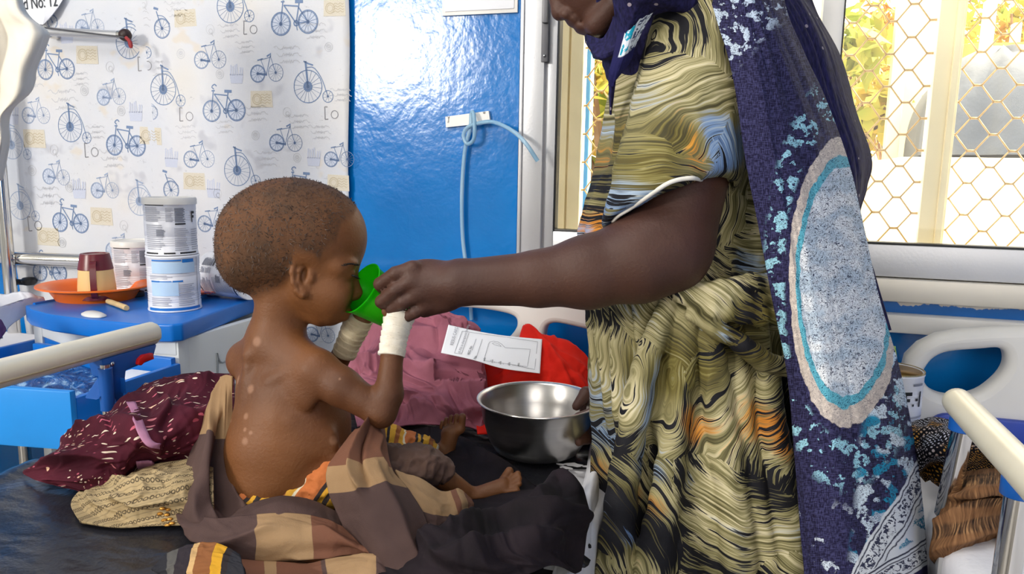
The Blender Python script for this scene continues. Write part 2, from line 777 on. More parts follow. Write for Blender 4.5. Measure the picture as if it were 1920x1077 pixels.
def text(name, body, o, rx, up, size, mat, parent=None, align='LEFT'):
    d = bpy.data.curves.new(name, 'FONT')
    d.body = body
    d.size = size
    d.align_x = align
    d.materials.append(mat)
    tmp_ = bpy.data.objects.new(name, d)
    COL.objects.link(tmp_)
    bpy.context.view_layer.update()
    me_ = bpy.data.meshes.new_from_object(tmp_.evaluated_get(bpy.context.evaluated_depsgraph_get()))
    bpy.data.objects.remove(tmp_)
    me_.name = name
    ob = bpy.data.objects.new(name, me_)
    ob['kind'] = 'stuff'
    COL.objects.link(ob)
    rx = Vector(rx).normalized()
    up = Vector(up)
    up = (up - rx * up.dot(rx)).normalized()
    nz = rx.cross(up)
    M4 = Matrix.Identity(4)
    for i in range(3):
        M4[i][0], M4[i][1], M4[i][2], M4[i][3] = rx[i], up[i], nz[i], o[i]
    if parent is not None:
        ob.parent = parent
        ob.matrix_parent_inverse = Matrix.Translation(parent.location).inverted()
    ob.matrix_world = M4
    if parent is not None:
        ob.matrix_basis = M4
    return ob


# ------------------------------------------------------------------ the room
def wxz(px, py, dy=0.0):
    p = aty(px, py, WALLY - dy)
    return p[0], p[2]


XL, XR, YR, ZC = -3.3, 2.4, -2.6, 2.95
win_x0 = wxz(969, 400)[0]
win_z0 = wxz(1780, 548)[1]
win_x1, win_z1 = 1.75, 2.15


def wall_with_hole(name, mat, x0, x1, z0, z1, y0, y1, hx0, hx1, hz0, hz1):
    bm = bmesh.new()
    for (a, b, c, d) in ((x0, hx0, z0, z1), (hx1, x1, z0, z1), (hx0, hx1, z0, hz0), (hx0, hx1, hz1, z1)):
        vs_ = [bm.verts.new((x, y, z)) for y in (y0, y1) for z in (c, d) for x in (a, b)]
        for f in ((0, 1, 3, 2), (4, 6, 7, 5), (0, 4, 5, 1), (2, 3, 7, 6), (0, 2, 6, 4), (1, 5, 7, 3)):
            bm.faces.new([vs_[i] for i in f])
    bmesh.ops.remove_doubles(bm, verts=bm.verts, dist=1e-5)
    o = bm_obj(name, bm, mat, None, False)
    o['kind'] = 'structure'
    return o


wall_with_hole('wall_back', WALL_BLUE, XL, XR, 0, ZC, WALLY, WALLY + 0.16, win_x0, win_x1, win_z0, win_z1)


def struct(o):
    o['kind'] = 'structure'
    return o


struct(box('floor', (XL - .1, YR - .1, -0.06), (XR + .1, WALLY + .16, 0), FLOOR_M, bev=0))
struct(box('ceiling', (XL - .1, YR - .1, ZC), (XR + .1, WALLY + .16, ZC + .12), PLASTER, bev=0))
struct(box('wall_left', (XL - .1, YR, 0), (XL, WALLY, ZC), PLASTER, bev=0))
struct(box('wall_right', (XR, YR, 0), (XR + .1, WALLY, ZC), WALL_BLUE, bev=0))
struct(box('wall_front', (XL - .1, YR - .1, 0), (XR + .1, YR, ZC), PLASTER, bev=0))
struct(box('baseboard_back', (XL, WALLY - 0.015, 0), (XR, WALLY, 0.09), PLASTER, bev=0.003))

# wall strip below the window: cream with the blue paint brushed unevenly over its lower edge


def strip_mat():
    g = G('brushed_paint_edge', 0.4)
    s = g.sep(g.obj())
    n = g.noise(g.mapping(g.obj(), (14, 14, 3)), scale=1.0, detail=6, rough=0.65)
    zc_ = wxz(1800, 573)[1]
    e = g.math('ADD', s[2], g.math('MULTIPLY', g.math('SUBTRACT', n, 0.5), 0.05))
    f = g.step(e, zc_ - 0.001, zc_ + 0.001)
    cream = g.ramp(g.noise(scale=5), [(0.3, C(208, 198, 188)), (0.7, C(224, 216, 206))])
    g.color(g.mix(f, C(10, 104, 186), cream))
    return g.m


z_a, z_b = wxz(1800, 531)[1], wxz(1800, 605)[1]
struct(box('trim_1', (win_x0 + .02, WALLY - 0.012, z_b), (XR, WALLY + 0.01, z_a), strip_mat(), bev=0.002))
pa, pb = aty(1700, 592, WALLY - 0.04), aty(1700, 627, WALLY - 0.04)
struct(box('trim_2', (0.12, WALLY - 0.04, pb[2]), (XR, WALLY, pa[2]), WHITE_PLASTIC, bev=0.006))

# ------------------------------------------------------------------ window_1
win = bpy.data.objects.new('window_1', None)
COL.objects.link(win)
win.location = (win_x0, WALLY, win_z0)
win['kind'] = 'structure'
yf = WALLY - 0.03


def wb(name, px0, py0, px1, py1, ya, yb, mat=ALU, bev=0.003, zr=None, xr=None):
    a, b = aty(px0, py0, ya), aty(px1, py1, ya)
    x = xr or (a[0], b[0])
    z = zr or (b[2], a[2])
    return box(name, (min(x), ya, min(z)), (max(x), yb, max(z)), mat, win, bev)


zt = win_z1
x_j0, x_j1 = wxz(968, 450, .03)[0], wxz(1013, 450, .03)[0]
x_s0, x_s1 = wxz(1015, 300, .02)[0], wxz(1036, 430, .02)[0]
z_r0, z_r1 = wxz(1780, 527, .03)[1], wxz(1780, 464, .02)[1]
z_base = wxz(1780, 573, .03)[1]
box('jamb', (x_j0, yf, win_z0 - .02), (x_j1, WALLY + .1, zt), ALU, win, .004)
box('jamb_bead', (x_j0 + .004, yf - .004, win_z0 - .02), (x_j0 + .009, yf, zt), ALU, win, .001)
box('sash_stile', (x_s0, WALLY - .018, z_r0), (x_s1, WALLY + .03, zt), ALU, win, .003)
box('bottom_rail', (x_s1, WALLY - .018, z_r0), (win_x1, WALLY + .03, z_r1), ALU, win, .003)
box('window_sill', (x_j1, yf, z_base - .0), (win_x1, WALLY + .1, z_r0 - .002), simple('sill_aluminium', C(222, 216, 204), .4, .3, .03, 5), win, .004)
box('head_rail', (x_j0, yf, zt - .05), (win_x1, WALLY + .1, zt + .02), ALU, win, .004)
box('jamb', (win_x1 - .05, yf, win_z0 - .02), (win_x1, WALLY + .1, zt), ALU, win, .004)
xm0, xm1 = wxz(1541, 40, .02)[0], wxz(1581, 40, .02)[0]
box('meeting_stile', (xm0, WALLY - .022, z_r1), (xm1, WALLY + .03, zt), simple('white_aluminium', C(232, 230, 226), .4, .2, .02, 5), win, .003)
# rubber gaskets
for a, b in ((x_s1, xm0), (xm1, win_x1 - .05)):
    box('gasket', (a, WALLY - .014, z_r1), (b, WALLY + .012, z_r1 + .004), BLACK_PLASTIC, win, .001)
    box('gasket', (a, WALLY - .014, z_r1), (a + .0035, WALLY + .012, zt - .05), BLACK_PLASTIC, win, .001)
gm = bpy.data.materials.new('window_glass')
gm.use_nodes = True
nt = gm.node_tree
nt.nodes.remove(nt.nodes['Principled BSDF'])
tr, gl, mx, fr = [nt.nodes.new(t) for t in ('ShaderNodeBsdfTransparent', 'ShaderNodeBsdfGlossy', 'ShaderNodeMixShader', 'ShaderNodeFresnel')]
tr.inputs[0].default_value = (.97, .98, .97, 1)
gl.inputs['Roughness'].default_value = .03
fr.inputs[0].default_value = 1.35
nt.links.new(fr.outputs[0], mx.inputs[0])
nt.links.new(tr.outputs[0], mx.inputs[1])
nt.links.new(gl.outputs[0], mx.inputs[2])
nt.links.new(mx.outputs[0], nt.nodes['Material Output'].inputs[0])
box('pane', (x_s1, WALLY, z_r1), (xm0, WALLY + .004, zt - .05), gm, win, 0)
box('pane', (xm1, WALLY, z_r1), (win_x1 - .05, WALLY + .004, zt - .05), gm, win, 0)
# lock
lx0, lx1 = wxz(1018, 60, .02)[0], wxz(1031, 60, .02)[0]
lz = wxz(1024, 118, .02)[1]
lk = box('latch', (lx0, WALLY - .032, lz), (lx1, WALLY - .018, lz + .16), DARK_METAL, win, .002)
box('latch_grip', (lx0 + .002, WALLY - .042, lz + .075), (lx1 - .001, WALLY - .032, lz + .15), simple('lock_grey', C(110, 110, 114), .45, .3, .05, 30), lk, .003)
V, Fc = lathe_geo([(0, .003), (.0025, .003), (.003, 0)], (0, 0, 0), 12)
V = V[:, [0, 2, 1]] * np.array([1, -1, 1]) + np.array([(lx0 + lx1) / 2, WALLY - .032, lz + .012])
link('screw', np_mesh('screw', V, Fc), CHROME, lk)

# security grille outside the glass, painted cream
GRILLE_M = simple('cream_grille', C(206, 172, 116), .5, .1, .06, 20)
POST_M = simple('grille_frame_cream', C(250, 238, 206), .5, .1, .06, 12)
yg = WALLY + .10


def gp(px, py):
    p = aty(px, py, yg)
    return p[0], p[2]


gx0, gz0 = gp(1043, 440)
gz1 = 2.2
grill = bpy.data.objects.new('window_grille', None)
COL.objects.link(grill)
grill.location = (gx0, yg, gz0)
setp(grill, 'cream security grille of hexagonal mesh outside the window glass', 'window grille')
gpost = gp(1762, 240)[0]
for nm, xa, xb in (('frame_post', gx0 - .01, gx0 + .022), ('frame_post', gx0 + .026, gx0 + .055), ('frame_post', gpost - .024, gpost + .022), ('frame_post', win_x1 - .06, win_x1)):
    box(nm, (xa, yg - .02, gz0 - .03), (xb, yg + .02, gz1), POST_M, grill, .004)
box('frame_post', (gpost + .004, yg - .03, gz0 - .03), (gpost + .016, yg - .015, gz1), POST_M, grill, .003)
box('frame_rail', (gx0, yg - .02, gz0 - .05), (win_x1, yg + .02, gz0 - .02), POST_M, grill, .004)


def mesh_panel(x0, x1, z0, z1, pw, ph, jl, r, name):
    """expanded lattice: two slanting wires between short doubled joints"""
    items = []
    nx, nz = int((x1 - x0) / pw) + 2, int((z1 - z0) / ph) + 2
    for j in range(nz * 2):
        for i in range(nx):
            x = x0 + (i + (0.5 if j % 2 else 0)) * pw
            z = z0 + j * ph / 2
            if x < x0 or x > x1 or z > z1:
                continue
            items.append(tube_geo([(x - jl, yg, z), (x + jl, yg, z)], r * 1.5, 4))
            for s in (-1, 1):
                xe, ze = x + s * (pw / 2 - jl), z + ph / 2
                xa = x + s * jl
                if ze > z1 or xe < x0 - .001 or xe > x1 + .001:
                    continue
                items.append(tube_geo([(xa, yg + .001, z), (xe, yg + .001, ze)], r, 4))
    V, Fc = join_parts(items)
    o = link(name, np_mesh(name, V, Fc), GRILLE_M, grill)
    o['kind'] = 'stuff'


dpx = gp(1720, 200)[0] - gp(1645, 200)[0]
dpz = gp(1700, 200)[1] - gp(1700, 260)[1]
mesh_panel(gx0 + .055, gpost - .022, gz0 - .02, 2.0, dpx, dpz, dpx * .09, .0016, 'hexagon_mesh')
mesh_panel(gpost + .022, win_x1 - .06, gz0 - .02, 2.0, dpx, dpz, dpx * .09, .0016, 'hexagon_mesh')

# ------------------------------------------------------------------ outside the window
CONC = simple('yard_concrete', C(226, 220, 208), .9, 0, .05, 3)
struct(box('ground', (-6, WALLY + .16, -0.2), (9, 14, -0.1), CONC, bev=0))
TEAL = simple('teal_paint', C(120, 185, 205), .5, 0, .05, 8)
o = box('post', aty(1086, 440, 2.0) - np.array([.02, 0, .6]), aty(1112, 10, 2.0) + np.array([0, .05, 1.0]), TEAL, None, .004)
o.name = 'teal_post'
setp(o, 'pale teal post standing just outside the window beyond the grille', 'post')
CREAM_W = simple('yard_cream', C(240, 230, 206), .8, 0, .04, 4)
for i, (px, w, y) in enumerate(((1670, .07, 4.6), (1708, .16, 4.9), (1828, .06, 5.4), (1880, .05, 6.2))):
    a = aty(px, 300, y)
    o = box('white_post', (a[0] - w / 2, y, -.12), (a[0] + w / 2, y + .08, 2.2), CREAM_W, None, .006)
    setp(o, ['slim white post in the yard left of the thick cream pillar', 'thick cream pillar in the yard behind the grille',
             'white post beside the grey tarpaulin in the yard', 'thin white post in the yard seen over the grey tarpaulin'][i], 'post', 'yard posts')
yb_ = 5.6
a, b = aty(1795, 118, yb_), aty(2100, 100, yb_)
o = box('shed_beam', (a[0], yb_, a[2]), (b[0] + 1, yb_ + .1, a[2] + .12), simple('ochre_wood', C(200, 150, 80), .7, 0, .1, 9), None, .006)
setp(o, 'ochre wooden beam of a shed roof out in the yard', 'beam')
# tarpaulin heap
V, Fc = [], []
a = aty(1870, 287, 4.2)
nu, nv = 24, 40
U, W = np.meshgrid(np.linspace(0, 1, nu), np.linspace(0, 2 * math.pi, nv), indexing='ij')
rr = (1 + .10 * np.sin(5 * W + 2) + .05 * np.sin(13 * W)) * np.sin(U * math.pi / 2)
X = a[0] + .36 * rr * np.cos(W)
Y = 4.3 + .5 * rr * np.sin(W)
Z = a[2] - .02 + .52 * np.cos(np.minimum(U, .9999) * math.pi / 2) ** .7 * (1 + .04 * np.sin(9 * W))
o = link('tarpaulin', np_mesh('tarpaulin', np.stack([X, Y, Z], -1).reshape(-1, 3), grid_faces(nu, nv)), simple('grey_tarp', C(112, 114, 118), .6, 0, .2, 6, .3, 9, bdist=.03))
setp(o, 'grey tarpaulin pulled over a rounded heap in the yard', 'tarpaulin')
o = box('low_wall', (a[0] - .5, 3.75, -.12), (a[0] + 2.2, 4.9, a[2] - .035), CREAM_W, None, .01)
setp(o, 'low cream wall that the tarpaulin heap rests on outside', 'wall')
# wire fence
items = []
yfen = 6.6
xa, xb = aty(1640, 200, yfen)[0], aty(1990, 200, yfen)[0]
for i in range(46):
    x = xa + (xb - xa) * i / 45
    items.append(tube_geo([(x, yfen, .2), (x + .35, yfen, 1.9)], .004, 3))
    items.append(tube_geo([(x, yfen + .01, .2), (x - .35, yfen + .01, 1.9)], .004, 3))
V, Fc = join_parts(items)
o = link('wire_fence', np_mesh('wire_fence', V, Fc), simple('rust_wire', C(176, 128, 78), .6, .3, .1, 20))
setp(o, 'rusty wire mesh fence at the back of the sunlit yard', 'fence')


def tree(name, base, h, rad, label, seed, n=1500, leaf=.09, cols=((188, 180, 60), (120, 150, 40))):
    r = np.random.default_rng(seed)
    e = empty(name, base, label, 'tree')
    b = np.array(base, float)
    top = b + np.array([.1, 0, h * .7])
    tube('trunk', catmull([b, b + (.05, .02, h * .3), top], 8), np.linspace(.09, .04, 8), simple('bark_' + str(seed), C(120, 90, 60), .9, 0, .2, 20), e, 8)
    for k in range(4):
        an = k * 1.7 + seed
        tube('branch', catmull([b + (.05, 0, h * .45), b + (.4 * rad * math.cos(an), .4 * rad * math.sin(an), h * .7), b + (.8 * rad * math.cos(an), .7 * rad * math.sin(an), h * .9)], 6),
             np.linspace(.04, .012, 6), bpy.data.materials['bark_' + str(seed)], e, 6)
    d = r.normal(size=(n, 3))
    d /= np.linalg.norm(d, axis=1)[:, None]
    cl = r.integers(0, 14, n)
    cc = r.normal(size=(14, 3)) * np.array([.55, .5, .4]) * rad
    P = b + (0, 0, h * .78) + cc[cl] + d * (rad * .42 * r.random((n, 1)) ** .5)
    a1 = r.normal(size=(n, 3))
    a1 /= np.linalg.norm(a1, axis=1)[:, None]
    a2 = np.cross(a1, r.normal(size=(n, 3)))
    a2 /= np.linalg.norm(a2, axis=1)[:, None]
    s = leaf * (.6 + .8 * r.random((n, 1)))
    V = np.stack([P - a1 * s, P + a2 * s * .35 + a1 * s * .1, P + a1 * s, P - a2 * s * .35 + a1 * s * .1], 1).reshape(-1, 3)
    me = np_mesh('foliage', V, np.arange(n * 4).reshape(-1, 4))
    g = G('leaf_' + str(seed), .6)
    g.color(g.ramp(g.noise(scale=3), [(.35, C(*cols[0])), (.65, C(*cols[1]))]))
    f = link('foliage', me, g.m, e)
    f['kind'] = 'stuff'


for i, (px, y, h, rad, lab) in enumerate(((1130, 4.4, 2.3, .7, 'yellow-green tree outside, seen between the jamb and the dress'),
                                          (1560, 5.3, 2.0, .5, 'bushy yellow-green tree outside, seen beside the dark headscarf'),
                                          (1650, 8.6, 3.0, .75, 'tall tree at the back of the yard behind the thick pillar'),
                                          (1890, 10.4, 3.4, .9, 'tree at the back of the yard above the tarpaulin'))):
    a = aty(px, 300, y)
    tree('yard_tree', (a[0], y, -.12), h, rad, lab, 31 + i, cols=(((214, 160, 60), (150, 170, 50)) if i != 1 else ((170, 180, 60), (206, 180, 70))))

# ------------------------------------------------------------------ printed fabric on the wall
def fabric_mat():
    g = G('printed_fabric', .8, 0, .2)
    o_ = g.obj()
    n1 = g.noise(scale=3.2, detail=3)
    base = g.ramp(n1, [(.32, C(202, 207, 218)), (.55, C(212, 213, 217)), (.75, C(214, 209, 200))])
    blot = g.step(g.noise(g.mapping(o_, (13, 1, 15), loc=(2, 0, 1)), scale=1.0, detail=2), .60, .72)
    c = g.mix(g.math('MULTIPLY', blot, .65), base, C(180, 182, 192))
    tan = g.step(g.noise(g.mapping(o_, (12, 1, 17), loc=(7, 3, 4)), scale=1.0, detail=2), .64, .74)
    c = g.mix(g.math('MULTIPLY', tan, .5), c, C(214, 200, 178))
    # faint handwriting: thin broken horizontal scribbles
    w = g.noise(g.mapping(o_, (60, 1, 130)), scale=1.0, detail=4, rough=.7)
    s = g.math('MULTIPLY', g.step(w, .62, .68), g.step(g.noise(scale=10, detail=1), .5, .62))
    c = g.mix(g.math('MULTIPLY', s, .45), c, C(150, 150, 160))
    g.color(c)
    g.bump(g.noise(scale=300, detail=1), .08, .002)
    return g.m


yfab = WALLY - .012
nu, nv = 60, 70
tl, tr_, br_, bl_ = aty(-60, -120, yfab), aty(649, -120, yfab), aty(665, 700, yfab), aty(62, 700, yfab)
U, W = np.meshgrid(np.linspace(0, 1, nu), np.linspace(0, 1, nv), indexing='ij')
S = (1 - U)[..., None] * ((1 - W)[..., None] * tl + W[..., None] * tr_) + U[..., None] * ((1 - W)[..., None] * bl_ + W[..., None] * br_)
wob = .0012 * (fbm(U * 3, W * 5, o=2) - .5) + .001 * np.exp(-((W - .47 - .03 * U) / .01) ** 2) * (U < .55)
S[..., 1] -= wob
S[:, -1, 0] += .004 * np.sin(np.linspace(0, 9, nu)) * (1 + np.linspace(0, 1, nu))
fab = link('wall_hanging', np_mesh('wall_hanging', S.reshape(-1, 3), grid_faces(nu, nv)), fabric_mat())
fab.modifiers.new('thickness', 'SOLIDIFY').thickness = .002
setp(fab, 'white fabric printed with blue bicycles hung on the blue wall', 'wall hanging')

PR_BLUE = simple('print_blue', C(112, 134, 170), .8, 0, .25, 60)
PR_LIGHT = simple('print_pale_blue', C(150, 166, 194), .8, 0, .2, 60)
PR_DISC = simple('print_disc', C(196, 204, 220), .8, 0, .06, 30)
PR_TAN = simple('print_tan', C(208, 201, 186), .8, 0, .12, 30)
PR_GREY = simple('print_grey', C(192, 194, 200), .8, 0, .12, 50)
PR_LILAC = simple('print_lilac', C(192, 198, 216), .8, 0, .12, 40)


def ribbon(P, w, closed=False):
    P = np.asarray(P, float)
    if closed:
        P = np.concatenate([P, P[:1]])
    T = np.gradient(P, axis=0)
    if closed:
        T[0] = T[-1] = P[1] - P[-2]
    T /= np.linalg.norm(T, axis=1)[:, None] + 1e-9
    N = np.stack([-T[:, 1], T[:, 0]], 1) * (w / 2)
    V = np.stack([P + N, P - N], 1).reshape(-1, 2)
    return V, [(2 * i, 2 * i + 1, 2 * i + 3, 2 * i + 2) for i in range(len(P) - 1)]


def circ(cx, cy, r, n=28, a0=0, a1=2 * math.pi):
    a = np.linspace(a0, a1, n, endpoint=abs(a1 - a0) < 6.28)
    return np.stack([cx + r * np.cos(a), cy + r * np.sin(a)], 1)


def wheel(cx, cy, r, w, ns, solid):
    it = [ribbon(circ(cx, cy, r), w, True)]
    if solid:
        it.append(ribbon(circ(cx, cy, r * .9), w * .5, True))
    for k in range(ns):
        a = k * 2 * math.pi / ns + .2
        it.append(ribbon([(cx, cy), (cx + r * math.cos(a), cy + r * math.sin(a))], w * .38))
    it.append(ribbon(circ(cx, cy, r * .1, 8), w * 1.6, True))
    return it


def bike(kind):
    it, disc = [], []
    if kind == 'a':
        for s in (-1, 1):
            it += wheel(s * .31, -.15, .22, .022, 14, True)
            disc.append((s * .31, -.15, .21))
        bb, seat, head = (.04, -.16), (.13, .22), (-.22, .2)
        for P in ([bb, seat], [head, (.10, .16)], [head, bb], [bb, (.31, -.15)], [(.31, -.15), (.11, .14)], [(-.24, .26), (-.31, -.15)]):
            it.append(ribbon(P, .026))
        it.append(ribbon([(.04, .25), (.22, .24)], .06))
        it.append(ribbon(catmull([(-.22, .3), (-.27, .35), (-.2, .4), (-.15, .36)], 8), .026))
        it.append(ribbon([(-.28, .27), (-.2, .27)], .03))
        it.append(ribbon(circ(.04, -.16, .05, 10), .03, True))
        it.append(ribbon([(.04, -.16), (.06, -.3)], .02))
    elif kind == 'b':
        it += wheel(-.27, -.13, .21, .02, 12, True)
        it += wheel(.25, -.13, .21, .014, 14, False)
        disc.append((-.27, -.13, .2))
        for P in ([(-.27, -.13), (-.02, -.16)], [(-.02, -.16), (-.16, .2)], [(-.16, .2), (.1, .24)], [(-.02, -.16), (.12, .28)], [(.12, .28), (.25, -.13)]):
            it.append(ribbon(P, .016))
        it.append(ribbon([(-.27, -.13), (.0, -.17)], .05))
        it.append(ribbon([(.02, .27), (.14, .33), (.12, .24)], .04))
        it.append(ribbon([(-.26, .19), (-.1, .22)], .03))
    elif kind == 'c':
        it += wheel(-.08, 0, .36, .02, 18, False)
        it += wheel(.42, -.24, .13, .016, 8, False)
        it.append(ribbon([(-.08, 0), (-.11, .56)], .05))
        it.append(ribbon(catmull([(-.1, .42), (.1, .4), (.28, .16), (.38, -.12), (.42, -.24)], 12), .02))
        it.append(ribbon([(-.16, .56), (-.04, .5), (.08, .46)], .035))
        it.append(ribbon(circ(-.08, 0, .09, 10), .06, True))
    else:
        it += wheel(.04, -.12, .24, .022, 12, True)
        disc.append((.04, -.12, .23))
        it.append(ribbon([(.02, -.1), (-.12, .3)], .03))
        it.append(ribbon([(-.2, .38), (-.06, .34)], .06))
        it.append(ribbon(catmull([(-.1, .2), (.1, .16), (.28, -.02)], 8), .02))
    return it, disc


def flat_mesh(name, items, mats, dmats=None, discs=()):
    Vs, Fs, Ms, n = [], [], [], 0
    for (cx, cy, r) in discs:
        P = circ(cx, cy, r, 24)
        Vs.append(np.c_[P[:, 0], np.full(24, .0004), P[:, 1]])
        Fs.append(tuple(range(n, n + 24)))
        Ms.append(1)
        n += 24
    for V, Fc in items:
        Vs.append(np.c_[V[:, 0], np.zeros(len(V)), V[:, 1]])
        Fs += [tuple(i + n for i in f) for f in Fc]
        Ms += [0] * len(Fc)
        n += len(V)
    me = np_mesh(name, np.concatenate(Vs), Fs)
    for m_ in mats:
        me.materials.append(m_)
    me.polygons.foreach_set('material_index', np.array(Ms[:len(me.polygons)], np.int32))
    return me


BIKES = {}
for k in 'abcd':
    for tone, m_ in (('dark', PR_BLUE), ('pale', PR_LIGHT)):
        it, dc = bike(k)
        BIKES[k, tone] = flat_mesh('printed_bicycle', it, [m_, PR_DISC], discs=dc)
yprint = yfab - .0024


def stamp(me, px, py, wpx, name='printed_bicycle', h=1.0):
    p = aty(px, py, yprint)
    q = aty(px + wpx, py, yprint)
    o = bpy.data.objects.new(name, me)
    COL.objects.link(o)
    o.parent = fab
    o.location = p
    s = q[0] - p[0]
    o.scale = (s, 1, s * h)
    o.rotation_euler = (0, math.radians(random.uniform(-2, 3)), 0)


for k, px, py, w, tone in [('a', 104, 117, 66, 'dark'), ('a', 419, 194, 76, 'dark'), ('a', 235, 260, 70, 'dark'), ('a', 551, 28, 84, 'dark'), ('a', 131, 406, 64, 'dark'), ('a', 566, 345, 70, 'dark'), ('a', 92, 500, 60, 'dark'),
                           ('b', 67, 207, 56, 'pale'), ('b', 208, 172, 58, 'pale'), ('b', 394, 102, 64, 'dark'), ('b', 500, 127, 66, 'dark'), ('b', 373, 289, 62, 'dark'),
                           ('b', 536, 258, 66, 'dark'), ('b', 105, 323, 54, 'pale'), ('b', 196, 348, 56, 'pale'), ('b', 636, 290, 60, 'dark'), ('b', 168, 42, 58, 'pale'), ('b', 400, 412, 62, 'dark'), ('b', 226, 462, 60, 'pale'),
                           ('b', 600, 620, 60, 'dark'), ('c', 311, 168, 66, 'dark'), ('c', 583, 162, 74, 'dark'), ('c', 136, 238, 62, 'dark'), ('c', 246, 80, 66, 'dark'),
                           ('c', 450, 320, 68, 'dark'), ('c', 437, 12, 70, 'dark'), ('c', 26, 272, 56, 'pale'), ('c', 42, 386, 56, 'pale'), ('c', 266, 378, 60, 'pale'), ('c', 362, 500, 50, 'dark'),
                           ('d', 301, 44, 62, 'dark'), ('d', 318, 348, 60, 'dark'), ('d', 283, 205, 44, 'pale'), ('d', 96, 35, 40, 'dark')]:
    stamp(BIKES[k, tone], px, py, w)


def blob_print(name, m1, m2, kind):
    r = np.random.default_rng(len(name) * 7 + len(kind))
    it = []
    if kind == 'rect':                     # postage panel with a ring postmark and wavy bars
        V = np.array([(-.5, -.3), (.5, -.32), (.48, .3), (-.47, .32)])
        me = flat_mesh(name, [(V, [(0, 1, 2, 3)])], [m1])
        it = [ribbon(circ(-.2, 0, .2, 18), .03, True), ribbon(circ(-.2, 0, .13, 18), .02, True)]
        for k in range(4):
            x = np.linspace(-.05, .42, 10)
            it.append(ribbon(np.c_[x, .16 - .1 * k + .03 * np.sin(x * 30)], .025))
    elif kind == 'crown':
        V = np.array([(-.3, -.45), (.3, -.45), (.36, -.05), (-.36, -.05)])
        it = [(V, [(0, 1, 2, 3)])]
        for k in range(6):
            x = -.3 + k * .12
            it.append(ribbon([(x, -.1), (x + r.uniform(-.05, .05), .2 + .2 * r.random())], .07))
    elif kind == 'ring':
        it = [ribbon(circ(0, 0, .36, 20), .05, True), ribbon(circ(0, 0, .22, 14), .05, True), ribbon(circ(0, .03, .1, 8), .1, True)]
    elif kind == 'queue':
        it = [ribbon(circ(0, .06, .34, 20), .035, True), ribbon(circ(.04, -.05, .16, 12), .05, True), ribbon([(.1, -.2), (.26, -.4)], .06)]
    elif kind == 'bracket':
        it = [ribbon([(-.5, .4), (-.5, -.4)], .07), ribbon([(-.5, .4), (-.3, .38)], .06), ribbon([(-.5, -.4), (-.26, -.38)], .06), ribbon(circ(.2, -.1, .25, 14), .05, True)]
    elif kind == 'script':
        for k in range(3):
            x = np.linspace(-.5 + .1 * k, .5 - .12 * r.random(), 44)
            it.append(ribbon(np.c_[x, .24 - .2 * k + .045 * np.sin(x * 55 + 9 * np.sin(x * 9)) * (.5 + r.random(44))], .02))
    if kind == 'rect':
        V2, F2 = [], []
        me2 = flat_mesh(name, it, [m2])
        bm = bmesh.new()
        bm.from_mesh(me)
        for f in bm.faces:
            f.material_index = 0
        n0 = len(bm.faces)
        tmp = me2.copy()
        for v in tmp.vertices:
            v.co.y -= .0003
        bm.from_mesh(tmp)
        bm.faces.ensure_lookup_table()
        for f in bm.faces[n0:]:
            f.material_index = 1
        bm.to_mesh(me)
        bm.free()
        me.materials.append(m2)
        return me
    return flat_mesh(name, it, [m2])


STAMP = blob_print('printed_stamp', PR_TAN, simple('print_dark_tan', C(190, 178, 154), .8, 0, .1, 30), 'rect')
for px, py in [(347, 34), (490, 186), (163, 103), (64, 260), (364, 340), (634, 343), (627, 15), (190, 406), (282, 255), (605, 470), (90, 444)]:
    stamp(STAMP, px, py, 42, 'printed_stamp')
CROWN = blob_print('printed_crest', PR_LILAC, PR_LILAC, 'crown')
for px, py in [(443, 137), (254, 207), (321, 294), (588, 293), (148, 352), (22, 212), (124, 60), (530, 440), (400, 352)]:
    stamp(CROWN, px, py, 36, 'printed_crest')
RING = blob_print('printed_postmark', PR_GREY, PR_GREY, 'ring')
for px, py in [(412, 139), (227, 208), (339, 101), (158, 170), (479, 254), (557, 296), (60, 320), (616, 88), (292, 318), (130, 351), (116, 455), (500, 410)]:
    stamp(RING, px, py, 20, 'printed_postmark')
QUE = blob_print('printed_monogram', PR_GREY, PR_GREY, 'queue')
for px, py in [(394, 57), (538, 212), (206, 127), (101, 283), (268, 8), (232, 425), (408, 365)]:
    stamp(QUE, px, py, 22, 'printed_monogram')
BRA = blob_print('printed_bracket', PR_GREY, simple('print_dark_grey', C(140, 140, 146), .8, 0, .1, 30), 'bracket')
for px, py in [(470, 52), (350, 215), (622, 212), (172, 282), (272, 120), (66, 420), (355, 505), (510, 370)]:
    stamp(BRA, px, py, 26, 'printed_bracket')
SCR = blob_print('printed_script', PR_GREY, PR_GREY, 'script')
rs = np.random.default_rng(3)
for px, py in [(460, 90), (350, 250), (540, 105), (260, 40), (150, 150), (560, 230), (300, 130), (420, 240), (90, 370), (180, 250), (600, 250), (500, 300), (330, 20), (480, 215), (210, 300), (120, 190), (640, 180), (590, 60), (60, 150), (430, 60)]:
    stamp(SCR, px, py, rs.uniform(36, 60), 'printed_script')

# ------------------------------------------------------------------ things on the wall
# framed notice
n0, n1 = aty(829, 31, WALLY - .006), aty(970, 22, WALLY - .006)
nt_ = empty('wall_notice', ((n0[0] + n1[0]) / 2, WALLY - .003, n0[2]), 'white sheet in a thin white border at the top of the blue wall', 'notice')
zb_ = (n0[2] + n1[2]) / 2
box('backing', (n0[0], WALLY - .006, zb_), (n1[0], WALLY - .0005, zb_ + .23), WHITE_PLASTIC, nt_, .001)
box('sheet', (n0[0] + .007, WALLY - .008, zb_ + .008), (n1[0] - .007, WALLY - .006, zb_ + .222), PAPER, nt_, .0005)
